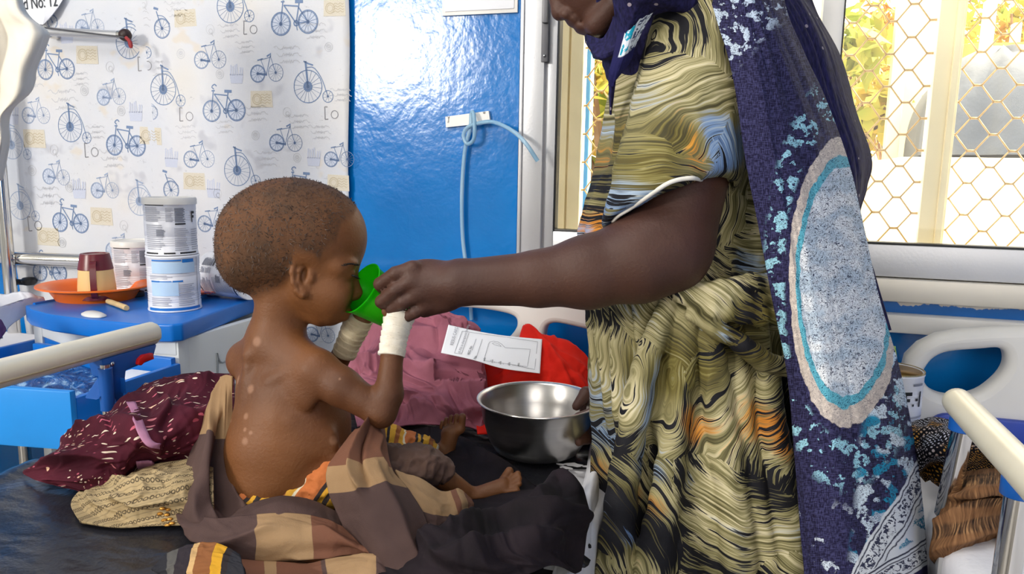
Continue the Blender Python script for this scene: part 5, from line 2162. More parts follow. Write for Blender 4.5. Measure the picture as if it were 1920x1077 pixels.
# ------------------------------------------------------------------ the woman
WD = 1.20
woman = empty('person', at(1330, 1077, WD), 'woman in a brushstroke-patterned dress and navy shawl holding the cup to the toddler', 'person')
woman.location.z = 0


def w3(px, py, d):
    return at(px, py, d)


def corners(x0, x1, y0, y1, d0, d1):
    P = np.array([at(x, y, d) for x in (x0, x1) for y in (y0, y1) for d in (d0, d1)])
    return P.min(0), P.max(0)


def WC(fl, p, q, ra, rb, k=10, sub=False):
    fl.cone(w3(*p), w3(*q), ra * pxm(p[2]), rb * pxm(q[2]), k * pxm(p[2]), sub)


def WE(fl, c, a, b, d, k=10, ang=0, yaw=0, sub=False):
    p = pxm(c[2])
    fl.ell(w3(*c), np.array([a, b, d]) * p, rotB(ang, yaw), k * p, sub)


lo, hi = corners(690, 1480, -260, 900, .98, 1.5)
b_ = Field(lo, hi, .0031)
# head, looking down
WE(b_, (1140, -90, 1.18), 112, 138, 100, 14, 28)
WE(b_, (1132, -30, 1.18), 64, 84, 72, 16, 28)
WC(b_, (1032, -46, 1.18), (1048, 16, 1.18), 13, 15, 10)
WE(b_, (1050, 24, 1.18), 16, 15, 15, 6)
for d_ in (1.168, 1.192):
    WE(b_, (1062, 26, d_), 12, 11, 10, 5)
WE(b_, (1074, 40, 1.18), 16, 9, 22, 2.5, 30)
WE(b_, (1088, 53, 1.18), 14, 8.5, 20, 2, 30)
WE(b_, (1116, 48, 1.18), 24, 24, 30, 8, 20)
WE(b_, (1048, -70, 1.13), 18, 12, 14, 8)
WE(b_, (1048, -70, 1.23), 18, 12, 14, 8)
for d_ in (1.095, 1.265):
    WE(b_, (1160, -60, d_), 20, 34, 8, 6, 10)
    WC(b_, (1156, 6, 1.18 + (d_ - 1.18) * .6), (1120, 44, 1.18 + (d_ - 1.18) * .3), 24, 23, 14)
WC(b_, (1170, -10, 1.19), (1215, 110, 1.2), 58, 66, 24)
# trunk inside the dress
WE(b_, (1290, 250, 1.21), 120, 190, 105, 30)
WC(b_, (1290, 400, 1.21), (1300, 640, 1.22), 118, 112, 30)
WC(b_, (1300, 640, 1.22), (1310, 860, 1.22), 118, 120, 30)
# near arm
WC(b_, (1320, 170, 1.115), (1262, 440, 1.08), 82, 78, 20)
WC(b_, (1250, 470, 1.075), (1196, 487, 1.07), 84, 77, 20)
WC(b_, (1218, 470, 1.072), (1196, 487, 1.07), 79, 77, 20)
WC(b_, (1196, 488, 1.07), (1100, 511, 1.07), 77, 68, 14)
WC(b_, (1100, 511, 1.07), (1010, 523, 1.07), 68, 52, 14)
WC(b_, (1010, 523, 1.07), (865, 530, 1.075), 52, 43, 14)
# hand that holds the cup
WE(b_, (812, 534, 1.085), 66, 47, 26, 12, 14, 10)
WC(b_, (860, 530, 1.078), (800, 535, 1.085), 40, 36, 16)
WC(b_, (838, 560, 1.085), (796, 576, 1.095), 24, 20, 12)
fing = [((776, 505, 1.075), (742, 514, 1.072), (713, 533, 1.085), (722, 548, 1.118), 16.5, 14.5, 12.5),
        ((773, 528, 1.072), (742, 544, 1.070), (716, 566, 1.084), (722, 574, 1.116), 16, 14, 12.5),
        ((786, 553, 1.076), (757, 566, 1.074), (735, 580, 1.088), (735, 588, 1.118), 15, 13.5, 12),
        ((800, 574, 1.084), (778, 586, 1.080), (759, 596, 1.090), (752, 598, 1.115), 13, 12, 10.5)]
for a, p, q, t, r0, r1, r2 in fing:
    WC(b_, a, p, r0, r1, 2.5)
    WC(b_, p, q, r1, r2 + .6, 2)
    WC(b_, q, t, r2 + .5, r2 - 2, 3)
    WE(b_, (a[0] - 2, a[1] - 1, a[2] - .007), r0 * .9, r0 * .8, r0 * .7, 10)     # knuckles
WC(b_, (840, 515, 1.10), (785, 508, 1.135), 22, 17, 12)                             # thumb on the far side of the cup
WC(b_, (785, 508, 1.135), (742, 512, 1.165), 15, 13, 4)
WC(b_, (742, 512, 1.165), (716, 528, 1.172), 12.5, 10, 3)
# far arm, hand on the rim of the bowl
WC(b_, (1300, 200, 1.33), (1270, 480, 1.41), 62, 54, 20)
WC(b_, (1270, 480, 1.41), (1210, 640, 1.42), 50, 44, 14)
WC(b_, (1210, 640, 1.42), (1150, 752, 1.385), 44, 31, 14)
WE(b_, (1119, 768, 1.375), 34, 30, 22, 10, 30)
WC(b_, (1123, 742, 1.37), (1099, 738, 1.362), 17, 13, 6)                            # thumb over the rim
WC(b_, (1099, 738, 1.362), (1081, 762, 1.352), 12.5, 9, 3)
for k, (a, q, t) in enumerate((((1115, 776, 1.335), (1087, 784, 1.285), (1061, 798, 1.268)), ((1117, 790, 1.335), (1089, 800, 1.285), (1067, 812, 1.268)),
                               ((1119, 802, 1.335), (1093, 815, 1.285), (1075, 822, 1.268)), ((1123, 812, 1.335), (1101, 824, 1.285), (1085, 829, 1.268)))):
    WC(b_, a, q, 13, 11 - k * .5, 4)
    WC(b_, q, t, 11 - k * .5, 8.5, 3)
me, V = b_.mesh('body')
body = link('body', me, skin('woman_skin', C(60, 38, 32), C(80, 52, 43), C(84, 54, 41)), woman)
BV = bvh_of(me)
# finger nails that show
# ------------------------------------------------------------------ dress
lo, hi = corners(1080, 1620, -120, 1420, 1.0, 1.42)
lo[2] = .015
dr = Field(lo, hi, .0034)
prof = [(-70, 1250, 1420, 100), (0, 1196, 1455, 115), (100, 1154, 1470, 125), (240, 1139, 1480, 130), (320, 1121, 1485, 136), (380, 1103, 1490, 138), (440, 1094, 1492, 138), (500, 1103, 1490, 134),
        (570, 1113, 1480, 126), (640, 1113, 1485, 134), (720, 1111, 1495, 142), (830, 1124, 1510, 150), (950, 1130, 1530, 156), (1077, 1134, 1550, 162), (1300, 1132, 1590, 170), (1700, 1130, 1640, 180)]
DW = 1.215
cz, cxy, aa, bb = [], [], [], []
for y, l, r_, dp in prof:
    pl, pr = w3(l, y, DW), w3(r_, y, DW)
    m_ = (pl + pr) / 2
    cz.append(m_[2])
    cxy.append(m_[:2])
    aa.append(np.linalg.norm(pr - pl) / 2)
    bb.append(dp * pxm(DW))
o_ = np.argsort(cz)
cz, cxy, aa, bb = [np.array(v)[o_] for v in (cz, cxy, aa, bb)]
e1, e2 = R0[:2], F0[:2]


def dress_fn(X):
    z = X[..., 2]
    zz = z[0, 0]
    cx = np.interp(zz, cz, cxy[:, 0])
    cy = np.interp(zz, cz, cxy[:, 1])
    a = np.interp(zz, cz, aa)
    b = np.interp(zz, cz, bb)
    dx = (X[..., 0] - cx) * e1[0] + (X[..., 1] - cy) * e1[1]
    dy = (X[..., 0] - cx) * e2[0] + (X[..., 1] - cy) * e2[1]
    q = np.sqrt((dx / a) ** 2 + (dy / b) ** 2) + 1e-6
    d = (q - 1) * np.minimum(a, b)
    th = np.arctan2(dy / b, dx / a)
    low = np.clip((w3(1300, 610, DW)[2] - z) / .25, 0, 1)
    mid = np.exp(-((z - w3(1300, 585, DW)[2]) / .10) ** 2)
    drift = .5 * np.sin(z * 7 + 1)
    fo = low * (.012 * np.sin(9 * th + drift + 1.5 * np.sin(3 * th)) + .006 * np.sin(17 * th + 2 + z * 5)) + .006 * mid * np.sin(21 * th + z * 12)
    up = np.clip((z - w3(1300, 600, DW)[2]) / .3, 0, 1)
    fo = fo + up * .006 * np.sin(7 * th + z * 16 + 1)
    return d * .85 - fo


dr.put(np.array([lo[0], lo[1], lo[2]]), np.array([hi[0], hi[1], float(w3(1300, -40, DW)[2])]), dress_fn, .01)
# sleeve
WC(dr, (1330, 60, 1.135), (1268, 330, 1.085), 108, 112, 26)
WC(dr, (1268, 330, 1.085), (1244, 430, 1.075), 112, 112, 14)
# sash twisted at the waist
for P in ([(1500, 540, 1.09), (1420, 530, 1.065), (1340, 545, 1.06), (1270, 548, 1.075)], [(1500, 596, 1.09), (1400, 590, 1.06), (1330, 578, 1.055), (1268, 540, 1.075)], [(1500, 570, 1.09), (1400, 565, 1.062), (1330, 560, 1.055), (1275, 552, 1.07)],
          [(1300, 590, 1.07), (1380, 640, 1.06), (1440, 680, 1.07), (1490, 690, 1.09)]):
    Q = catmull(np.array(P), 9)
    for a, q in zip(Q[:-1], Q[1:]):
        WC(dr, tuple(a), tuple(q), 17, 17, 8)
for P in ([(1255, 560, 1.07), (1225, 640, 1.07), (1195, 760, 1.075), (1170, 900, 1.075), (1150, 1077, 1.07)], [(1290, 570, 1.065), (1280, 700, 1.065), (1260, 850, 1.06), (1235, 1000, 1.055), (1220, 1100, 1.05)],
          [(1330, 600, 1.065), (1345, 740, 1.06), (1370, 900, 1.055), (1390, 1090, 1.05)], [(1440, 690, 1.07), (1450, 800, 1.065), (1470, 950, 1.06), (1480, 1090, 1.055)]):
    Q = catmull(np.array(P), 12)
    for i, (a, q) in enumerate(zip(Q[:-1], Q[1:])):
        WC(dr, (a[0], a[1], a[2] + .030), (q[0], q[1], q[2] + .030), 16 + 1.6 * i, 17.6 + 1.6 * i, 14)
# cuff: cut the sleeve on a slanting plane and open it round the arm
h0, h1, hm = w3(1148, 420, 1.075), w3(1354, 374, 1.10), w3(1285, 336, 1.0)
nrm = np.cross(h1 - h0, hm - h0)
nrm /= np.linalg.norm(nrm)
if nrm[2] > 0:
    nrm = -nrm


def below(X):
    return -((X - h0.astype(np.float32)) @ nrm.astype(np.float32))


blo, bhi = corners(1135, 1400, 325, 580, 1.0, 1.125)


def cut(X):
    q = (X - w3(1270, 470, 1.06).astype(np.float32))
    a_ = np.abs(q @ RT.astype(np.float32)) - 132 * pxm(1.07)
    d_ = (q @ FW.astype(np.float32)) - .062
    return np.maximum.reduce([below(X), a_, d_])


keep = dr.f.copy()
# rebuild the trunk alone to protect it from the cut
tr_f = Field(lo, hi, .0034)
tr_f.put(lo, np.array([hi[0], hi[1], float(w3(1300, -40, DW)[2])]), dress_fn, .01)
dr.put(blo, bhi, cut, .004, True)
WC(dr, (1300, 260, 1.10), (1250, 470, 1.075), 90, 92, 3, True)
WC(dr, (1225, 470, 1.072), (1190, 487, 1.07), 84, 82, 3, True)
sash = np.minimum(keep, tr_f.f)
low_z = ((np.arange(dr.n[2]) * dr.v + dr.lo[2]) < float(w3(1300, 500, 1.1)[2]))[None, None, :]
dr.f = np.minimum(dr.f, tr_f.f)
dr.f = np.where(low_z, np.minimum(dr.f, keep), dr.f)
del keep, tr_f, sash
me, V = dr.mesh('dress')
no = np.empty(len(V) * 3, np.float32)
me.vertices.foreach_get('normal', no)
no = no.reshape(-1, 3)
px, py, pd = project(V)
q = V * 1.0
w = fbm(q[:, 0] * 15 + 3, q[:, 1] * 15, q[:, 2] * 6, o=3)
rid = (1 - np.abs(2 * w - 1)) ** 2
V2 = V + no * ((rid - .5) * .006)[:, None]
me.vertices.foreach_set('co', np.ascontiguousarray(V2, np.float32).ravel())
fattr(me, 'spread', np.arctan2((V[:, :2] - cxy.mean(0)) @ e2, (V[:, :2] - cxy.mean(0)) @ e1))


def dress_mat():
    g = G('brushstroke_dress', .75, 0, .25)
    s_ = g.sep(g.obj())
    # lay the cloth out flat: across the body and down it
    X = g.math('ADD', g.math('MULTIPLY', s_[0], float(R0[0])), g.math('MULTIPLY', s_[1], float(R0[1])))
    Y = g.math('ADD', g.math('MULTIPLY', s_[0], float(F0[0])), g.math('MULTIPLY', s_[1], float(F0[1])))
    p = g.com(g.math('ADD', X, g.math('MULTIPLY', Y, .45)), s_[2], 0.0)

    def strokes(off, sc, bend):
        w_ = g.vmath('SCALE', g.vmath('SUBTRACT', g.noise(g.vmath('ADD', p, off), scale=11, detail=2, col=True), (.5, .5, .5)), .07)
        j_ = g.vmath('SCALE', g.vmath('SUBTRACT', g.noise(g.mapping(p, (150, 60, 1), (0, 0, .6), off), scale=1.0, detail=2, col=True), (.5, .5, .5)), .022)
        q_ = g.vmath('ADD', g.vmath('ADD', p, off), g.vmath('ADD', w_, j_))
        n = g.node('ShaderNodeTexVoronoi')
        n.voronoi_dimensions = '2D'
        n.inputs['Scale'].default_value = sc
        g.put(n.inputs['Vector'], q_)
        cr = g.sep(n.outputs['Color'])
        loc = g.vmath('SUBTRACT', g.vmath('ADD', g.vmath('ADD', p, off), g.vmath('SCALE', w_, .6)), n.outputs['Position'])
        an = g.math('MULTIPLY', cr[0], 6.283)
        ox = g.math('MULTIPLY', g.math('COSINE', an), bend)
        oy = g.math('MULTIPLY', g.math('SINE', an), bend)
        l_ = g.sep(loc)
        dx, dy = g.math('SUBTRACT', l_[0], ox), g.math('SUBTRACT', l_[1], oy)
        r_ = g.math('SQRT', g.math('ADD', g.math('MULTIPLY', dx, dx), g.math('MULTIPLY', dy, dy)))
        th = g.math('ARCTAN2', dy, dx)
        cs = g.math('MULTIPLY', g.math('COSINE', th), 1.5)
        sn = g.math('MULTIPLY', g.math('SINE', th), 1.5)
        a1 = g.noise(g.vmath('ADD', g.com(g.math('MULTIPLY', r_, 430), cs, sn), g.vmath('SCALE', n.outputs['Color'], 40)), scale=1.0, detail=3, rough=.6)
        a2 = g.noise(g.vmath('ADD', g.com(g.math('MULTIPLY', r_, 140), cs, sn), g.vmath('SCALE', n.outputs['Color'], 70)), scale=1.0, detail=2, rough=.5)
        return g.math('ADD', g.math('MULTIPLY', a1, .58), g.math('MULTIPLY', a2, .42)), cr, r_
    st, cr, r_ = strokes((0, 0, 0), 8.0, .17)
    sd = g.math('SUBTRACT', st, .5)

    def field(sc, off):
        return g.noise(g.vmath('ADD', g.mapping(p, (1, .72, 1), (0, 0, .5)), off), scale=sc, detail=1.2)
    base = g.ramp(st, [(.36, C(72, 68, 44)), (.43, C(116, 110, 74)), (.48, C(148, 141, 102)), (.53, C(188, 178, 140)), (.60, C(212, 202, 170))])
    olive = g.ramp(st, [(.40, C(48, 42, 22)), (.48, C(98, 88, 42)), (.54, C(128, 120, 70)), (.62, C(180, 170, 124))])
    c = g.mix(g.step(g.math('ADD', field(7.5, (3, 7, 0)), g.math('MULTIPLY', sd, .5)), .53, .66), base, olive)
    c = g.mix(g.math('MULTIPLY', g.step(g.math('ADD', field(9.0, (1, 5, 0)), g.math('MULTIPLY', sd, .55)), .655, .72), .92), c, g.ramp(st, [(.36, C(140, 74, 14)), (.52, C(204, 128, 30)), (.64, C(216, 164, 70))]))
    c = g.mix(g.math('MULTIPLY', g.step(g.math('ADD', field(10.0, (7, 1, 0)), g.math('MULTIPLY', sd, .6)), .565, .635), .9), c, g.ramp(st, [(.38, C(62, 86, 130)), (.50, C(112, 146, 192)), (.58, C(160, 178, 198)), (.64, C(206, 206, 192))]))
    c = g.mix(g.step(g.math('ADD', field(11.0, (2, 8, 0)), g.math('MULTIPLY', sd, 1.5)), .535, .565), c, C(20, 20, 26))
    g.color(c)
    g.bump(g.noise(scale=700, detail=1), .10, .002)
    return g.m


link('dress', me, dress_mat(), woman)
DB = bvh_of(me)
# white hem of the sleeve, found on the sleeve itself
HP = [(1148, 419), (1160, 408), (1180, 396), (1205, 379), (1230, 362), (1255, 347), (1280, 340), (1305, 339), (1325, 346), (1342, 360), (1354, 374)]
Q = []
for x, y in HP:
    a, n_ = hit(DB, x, y - 4)
    if a is not None:
        Q.append(a)
Q = np.array(Q)
dq = (Q - CAM) @ FW
med = np.median(dq)
Q = np.array([CAM + (p - CAM) * (np.clip(d_, med - .05, med + .03) / d_) for p, d_ in zip(Q, dq)])
Q = catmull(Q, 60) - FW * .001
V_, Fc = tube_geo(Q, .0028, 8)
link('sleeve_hem', np_mesh('sleeve_hem', V_, Fc), simple('hem_white', C(226, 222, 214), .8, 0, .05, 40), woman)

# ------------------------------------------------------------------ shawl and headscarf
def shawl_mat():
    g = G('navy_shawl', .85, 0, .2)
    s_ = g.sep(g.uv())                       # print laid out on the cloth in decimetre-like units
    x, y = s_[0], s_[1]
    p = g.com(x, y, 0)
    nz = g.math('SUBTRACT', g.noise(p, scale=3.5, detail=4), .5)
    weave = g.noise(g.mapping(p, (60, 9, 1)), scale=1.0, detail=3)
    weave2 = g.noise(g.mapping(p, (9, 60, 1)), scale=1.0, detail=3)
    navy = g.mix(g.step(g.math('ADD', weave, weave2), .88, 1.16), C(24, 20, 50), C(62, 62, 102))
    squig = g.math('ABSOLUTE', g.math('SUBTRACT', g.noise(p, scale=11, detail=1.5, dist=2.4), .5))
    line = g.step(squig, .014, .042)
    thread = g.noise(p, scale=60, detail=2, dist=1.0)
    # medallion
    ex_ = g.math('DIVIDE', g.math('SUBTRACT', x, 15.85), 1.06)
    ey_ = g.math('DIVIDE', g.math('SUBTRACT', y, 5.28), 2.72)
    r2 = g.math('SQRT', g.math('ADD', g.math('MULTIPLY', ex_, ex_), g.math('MULTIPLY', ey_, ey_)))
    r_ = g.math('ADD', r2, g.math('MULTIPLY', nz, .10))
    # flower sprays round it
    fl = g.voro(p, scale=3.1, rand=.9)
    fl2 = g.noise(p, scale=7, detail=3)
    ringb = g.math('MULTIPLY', g.step(r2, 1.06, 1.12), g.math('SUBTRACT', 1.0, g.step(r2, 1.36, 1.50)))
    spray = g.math('MULTIPLY', g.math('MULTIPLY', g.step(g.math('SUBTRACT', fl2, g.math('MULTIPLY', fl, .55)), .26, .29), ringb), line)
    c = g.mix(spray, navy, g.mix(thread, C(112, 184, 212), C(184, 226, 238)))
    low = g.math('MULTIPLY', g.step(g.math('ADD', x, g.math('MULTIPLY', y, .10)), 16.9, 17.1), g.step(y, 5.0, 5.6))
    sp2 = g.math('MULTIPLY', g.math('MULTIPLY', g.step(g.noise(g.vmath('ADD', p, (4, 2, 0)), scale=2.6, detail=4), .52, .545), low), line)
    teal2 = g.step(g.noise(g.vmath('ADD', p, (9, 9, 0)), scale=1.6, detail=1), .48, .54)
    c = g.mix(sp2, c, g.mix(teal2, C(206, 222, 236), C(30, 140, 178)))
    low2 = g.math('MULTIPLY', g.step(y, 9.3, 9.8), g.step(g.noise(g.vmath('ADD', p, (1, 7, 0)), scale=2.2, detail=4), .585, .61))
    c = g.mix(g.math('MULTIPLY', low2, line), c, C(196, 206, 222))
    hi2 = g.math('MULTIPLY', g.math('SUBTRACT', 1.0, g.step(g.math('ADD', y, g.math('MULTIPLY', g.math('SUBTRACT', x, 13.6), 1.0)), 1.2, 1.6)), g.step(g.noise(g.vmath('ADD', p, (5, 3, 0)), scale=4.2, detail=3), .52, .55))
    c = g.mix(g.math('MULTIPLY', hi2, line), c, C(190, 206, 226))
    cream = g.mix(g.math('MULTIPLY', g.step(g.voro(p, scale=9), .1, .5), .5), C(224, 212, 202), C(178, 166, 160))
    c = g.mix(g.math('SUBTRACT', 1.0, g.step(r_, 1.0, 1.012)), c, g.mix(line, C(150, 140, 140), cream))
    c = g.mix(g.math('SUBTRACT', 1.0, g.step(r_, .868, .88)), c, g.mix(line, C(24, 80, 104), g.mix(thread, C(70, 160, 186), C(120, 196, 214))))
    fill = g.mix(line, C(44, 52, 78), g.mix(g.step(g.noise(p, scale=2.2, detail=2), .4, .6), C(190, 206, 222), C(234, 238, 244)))
    c = g.mix(g.math('SUBTRACT', 1.0, g.step(r_, .785, .797)), c, fill)
    # white bordered corner low on the right
    wob_ = g.math('MULTIPLY', nz, .12)
    d_ = g.math('ADD', g.math('ADD', g.math('MULTIPLY', g.math('SUBTRACT', x, 16.08), .86), g.math('MULTIPLY', g.math('SUBTRACT', y, 10.5), .50)), wob_)
    d2_ = g.math('ADD', g.math('MULTIPLY', g.math('SUBTRACT', x, 16.48), .54), g.math('MULTIPLY', g.math('SUBTRACT', y, 10.63), .84))

    def band(a, b, v):
        return g.math('MULTIPLY', g.step(v, a, a + .02), g.math('SUBTRACT', 1.0, g.step(v, b, b + .02)))
    white = g.step(d_, 0.0, .02)
    inner = g.math('SUBTRACT', 1.0, g.step(d2_, -.02, .0))
    ink_ = C(40, 42, 66)
    c = g.mix(white, c, C(218, 222, 228))
    inkn = g.step(g.noise(p, scale=13, detail=3, dist=1.2), .50, .54)
    for a, b in ((.05, .075), (.36, .385), (.44, .46)):
        c = g.mix(g.math('MULTIPLY', band(a, b, d_), inner), c, ink_)
    c = g.mix(g.math('MULTIPLY', g.math('MULTIPLY', band(.11, .33, d_), inkn), inner), c, C(52, 56, 80))
    for a, b in ((.0, .03), (.07, .09), (.34, .36)):
        c = g.mix(g.math('MULTIPLY', band(a, b, d2_), white), c, ink_)
    c = g.mix(g.math('MULTIPLY', g.math('MULTIPLY', band(.11, .32, d2_), inkn), white), c, C(52, 56, 80))
    tealn = g.math('MULTIPLY', g.math('MULTIPLY', g.step(g.noise(g.vmath('ADD', p, (2.3, .4, 0)), scale=1.9, detail=4), .50, .52), g.step(d_, .50, .54)), g.math('SUBTRACT', 1.0, g.step(d2_, -.1, -.06)))
    c = g.mix(g.math('MULTIPLY', tealn, line), c, g.mix(teal2, C(30, 130, 164), C(20, 108, 148)))
    c = g.mix(g.math('MULTIPLY', g.step(d2_, .42, .44), white), c, C(34, 30, 76))
    g.color(c)
    g.bump(g.math('ADD', g.math('MULTIPLY', line, .5), thread), .35, .003)
    return g.m


SHM = shawl_mat()


def shawl(name, rows, nu, nv, seed, amp=.008, mat=None, sv=4, su=2.0, uvfun=None, edge=0):
    S = surf(rows, nu, nv)
    X0, Y0, _ = project(S.reshape(-1, 3))
    o = cloth(name, rows, nu, nv, mat or SHM, woman, amp, su, sv, seed, .4, 1.2, thick=.002, edge=edge)
    UV = np.stack([X0, Y0], -1) / 100.0
    me = o.data
    full = np.concatenate([UV, UV])
    l = me.uv_layers['UVMap']
    idx = np.empty(len(me.loops), np.int32)
    me.loops.foreach_get('vertex_index', idx)
    l.data.foreach_set('uv', np.ascontiguousarray(full[idx], np.float32).ravel())
    return o


rows = [[(1240, -120, 1.20), (1290, -130, 1.12), (1360, -120, 1.08), (1430, -90, 1.11), (1490, -70, 1.19)],
        [(1318, -30, 1.08), (1355, -28, 1.02), (1400, -20, 1.015), (1440, -10, 1.05), (1472, 0, 1.14)],
        [(1352, 60, 1.025), (1390, 60, .995), (1436, 70, 1.0), (1478, 80, 1.04), (1508, 95, 1.14)],
        [(1376, 150, 1.005), (1417, 150, .985), (1465, 160, 1.0), (1512, 170, 1.045), (1550, 185, 1.15)],
        [(1398, 300, 1.0), (1444, 300, .985), (1500, 300, 1.0), (1556, 300, 1.05), (1594, 308, 1.17)],
        [(1424, 430, 1.01), (1470, 430, .985), (1525, 430, .995), (1580, 430, 1.05), (1622, 430, 1.20)],
        [(1448, 560, 1.02), (1490, 560, .985), (1545, 560, .99), (1605, 560, 1.04), (1650, 560, 1.18)],
        [(1476, 700, 1.02), (1515, 700, .975), (1570, 700, .975), (1640, 700, 1.03), (1690, 700, 1.17)],
        [(1488, 850, 1.01), (1530, 850, .965), (1590, 850, .965), (1665, 850, 1.02), (1718, 850, 1.16)],
        [(1498, 980, 1.0), (1545, 980, .955), (1605, 980, .955), (1680, 980, 1.01), (1733, 980, 1.15)],
        [(1508, 1090, .99), (1555, 1090, .945), (1615, 1090, .945), (1690, 1090, 1.0), (1742, 1090, 1.14)],
        [(1512, 1250, .97), (1560, 1250, .93), (1620, 1250, .93), (1700, 1250, .985), (1760, 1250, 1.13)]]
shawl('shawl', rows, 260, 130, 2.7, .010, sv=4.5, su=1.2)
# plain headscarf hanging behind the shoulder
NAVY = G('navy_headscarf', .8, 0, .2)
wv = NAVY.noise(NAVY.mapping(NAVY.obj(), (240, 240, 90)), scale=1.0, detail=3)
c = NAVY.ramp(wv, [(.3, C(18, 16, 44)), (.7, C(40, 38, 84))])
dots = NAVY.step(NAVY.voro(NAVY.mapping(NAVY.obj(), (34, 34, 40)), scale=1.0, rand=.55), .085, .10)
c = NAVY.mix(dots, C(150, 140, 150), c)
NAVY.color(c).bump(wv, .25, .003)
rows = [[(1180, -250, 1.18), (1260, -240, 1.14), (1340, -200, 1.16), (1420, -120, 1.22)],
        [(1300, -150, 1.14), (1370, -130, 1.16), (1440, -80, 1.20), (1500, -40, 1.27)],
        [(1400, -40, 1.13), (1465, -20, 1.15), (1505, 0, 1.20), (1535, 30, 1.29)],
        [(1480, 60, 1.14), (1515, 70, 1.16), (1550, 85, 1.21), (1578, 110, 1.30)],
        [(1510, 170, 1.15), (1545, 175, 1.18), (1580, 185, 1.22), (1606, 210, 1.31)],
        [(1540, 270, 1.17), (1575, 270, 1.19), (1608, 280, 1.23), (1634, 296, 1.32)],
        [(1560, 340, 1.19), (1588, 340, 1.20), (1610, 345, 1.24), (1626, 350, 1.31)],
        [(1585, 420, 1.20), (1598, 420, 1.21), (1606, 420, 1.24), (1612, 415, 1.29)],
        [(1600, 520, 1.20), (1620, 520, 1.21), (1634, 520, 1.23), (1640, 520, 1.27)],
        [(1640, 620, 1.19), (1655, 620, 1.20), (1664, 620, 1.21), (1668, 620, 1.23)]]
shawl('headscarf', rows, 120, 60, 4.4, .010, NAVY.m, 4, 2)
rows = [[(1060, -235, 1.18), (1130, -265, 1.05), (1230, -240, 1.02), (1310, -150, 1.06)],
        [(1060, -180, 1.08), (1110, -190, 1.04), (1210, -160, 1.01), (1310, -90, 1.05)],
        [(1100, -110, 1.06), (1140, -110, 1.03), (1210, -90, 1.015), (1310, -40, 1.05)],
        [(1136, -50, 1.06), (1165, -45, 1.03), (1220, -20, 1.02), (1300, 20, 1.06)],
        [(1150, 10, 1.07), (1170, 10, 1.05), (1200, 15, 1.045), (1250, 20, 1.07)],
        [(1150, 45, 1.09), (1168, 50, 1.07), (1186, 60, 1.07), (1210, 40, 1.09)],
        [(1140, 75, 1.11), (1155, 84, 1.09), (1170, 92, 1.09), (1185, 90, 1.11)],
        [(1105, 82, 1.15), (1112, 100, 1.12), (1128, 112, 1.11), (1150, 112, 1.13)]]
shawl('headscarf_fold', rows, 90, 50, 6.1, .006, NAVY.m, 4, 2)
rows = [[(1094, 62, 1.20), (1104, 66, 1.16), (1132, 70, 1.13), (1150, 30, 1.11)],
        [(1098, 80, 1.20), (1110, 86, 1.15), (1136, 82, 1.12), (1158, 60, 1.10)],
        [(1106, 96, 1.20), (1118, 104, 1.15), (1142, 100, 1.12), (1164, 90, 1.10)],
        [(1112, 110, 1.20), (1126, 114, 1.16), (1146, 112, 1.13), (1166, 110, 1.11)]]
shawl('chin_wrap', rows, 40, 40, 3.0, .004, NAVY.m, 3, 2)
# hood round the head
lo, hi = corners(1010, 1330, -290, 190, 1.04, 1.33)
hd = Field(lo, hi, .0034)
WE(hd, (1152, -92, 1.18), 122, 150, 112, 16, 28)
WC(hd, (1176, -20, 1.185), (1222, 104, 1.2), 72, 84, 30)
WC(hd, (1222, 104, 1.2), (1300, 150, 1.2), 84, 80, 30)
WE(hd, (1020, -52, 1.18), 118, 190, 150, 4, 14, 0, True)
WE(hd, (1090, -60, 1.18), 62, 110, 92, 6, 28, 0, True)
me, V = hd.mesh('hood')
no = np.empty(len(V) * 3, np.float32)
me.vertices.foreach_get('normal', no)
no = no.reshape(-1, 3)
w = fbm(V[:, 0] * 14, V[:, 1] * 14, V[:, 2] * 30, o=3)
V2 = V + no * (((1 - np.abs(2 * w - 1)) ** 2 - .5) * .006)[:, None]
me.vertices.foreach_set('co', np.ascontiguousarray(V2, np.float32).ravel())
link('hood', me, NAVY.m, woman)
# patterned tail over the collar
BANDM = G('scarf_band', .8, 0, .2)
s_ = BANDM.sep(BANDM.uv())
p = BANDM.com(BANDM.math('MULTIPLY', s_[0], 1.0), BANDM.math('MULTIPLY', s_[1], 3.0))
inkn = BANDM.step(BANDM.noise(p, scale=9, detail=3, dist=1.2), .5, .55)
c = BANDM.mix(BANDM.step(s_[0], .26, .28), C(30, 28, 72), C(214, 222, 232))
c = BANDM.mix(BANDM.math('MULTIPLY', BANDM.math('MULTIPLY', BANDM.step(s_[0], .66, .68), inkn), BANDM.step(s_[0], .3, .32)), c, C(70, 76, 104))
c = BANDM.mix(BANDM.math('MULTIPLY', BANDM.math('MULTIPLY', BANDM.step(BANDM.noise(p, scale=3.2, detail=4), .5, .53), BANDM.math('SUBTRACT', 1.0, BANDM.step(s_[0], .6, .62))), BANDM.step(s_[0], .3, .32)), c, C(20, 150, 180))
c = BANDM.mix(BANDM.step(s_[1], .62, .64), c, C(28, 28, 78))
BANDM.color(c).bump(inkn, .2, .002)
rows = [[(1180, -80, 1.06), (1225, -70, 1.04), (1270, -60, 1.05)],
        [(1172, 0, 1.065), (1208, 0, 1.05), (1245, -5, 1.06)],
        [(1160, 50, 1.08), (1185, 55, 1.065), (1215, 40, 1.07)],
        [(1150, 100, 1.09), (1170, 100, 1.075), (1195, 80, 1.08)],
        [(1142, 140, 1.10), (1160, 130, 1.085), (1180, 120, 1.09)],
        [(1146, 165, 1.11), (1150, 160, 1.10), (1155, 150, 1.10)]]
S = np.array([[pt(p) for p in r_] for r_ in rows])
raw_cloth('scarf_tail', S, 60, 30, BANDM.m, .002, .004, 2, woman)
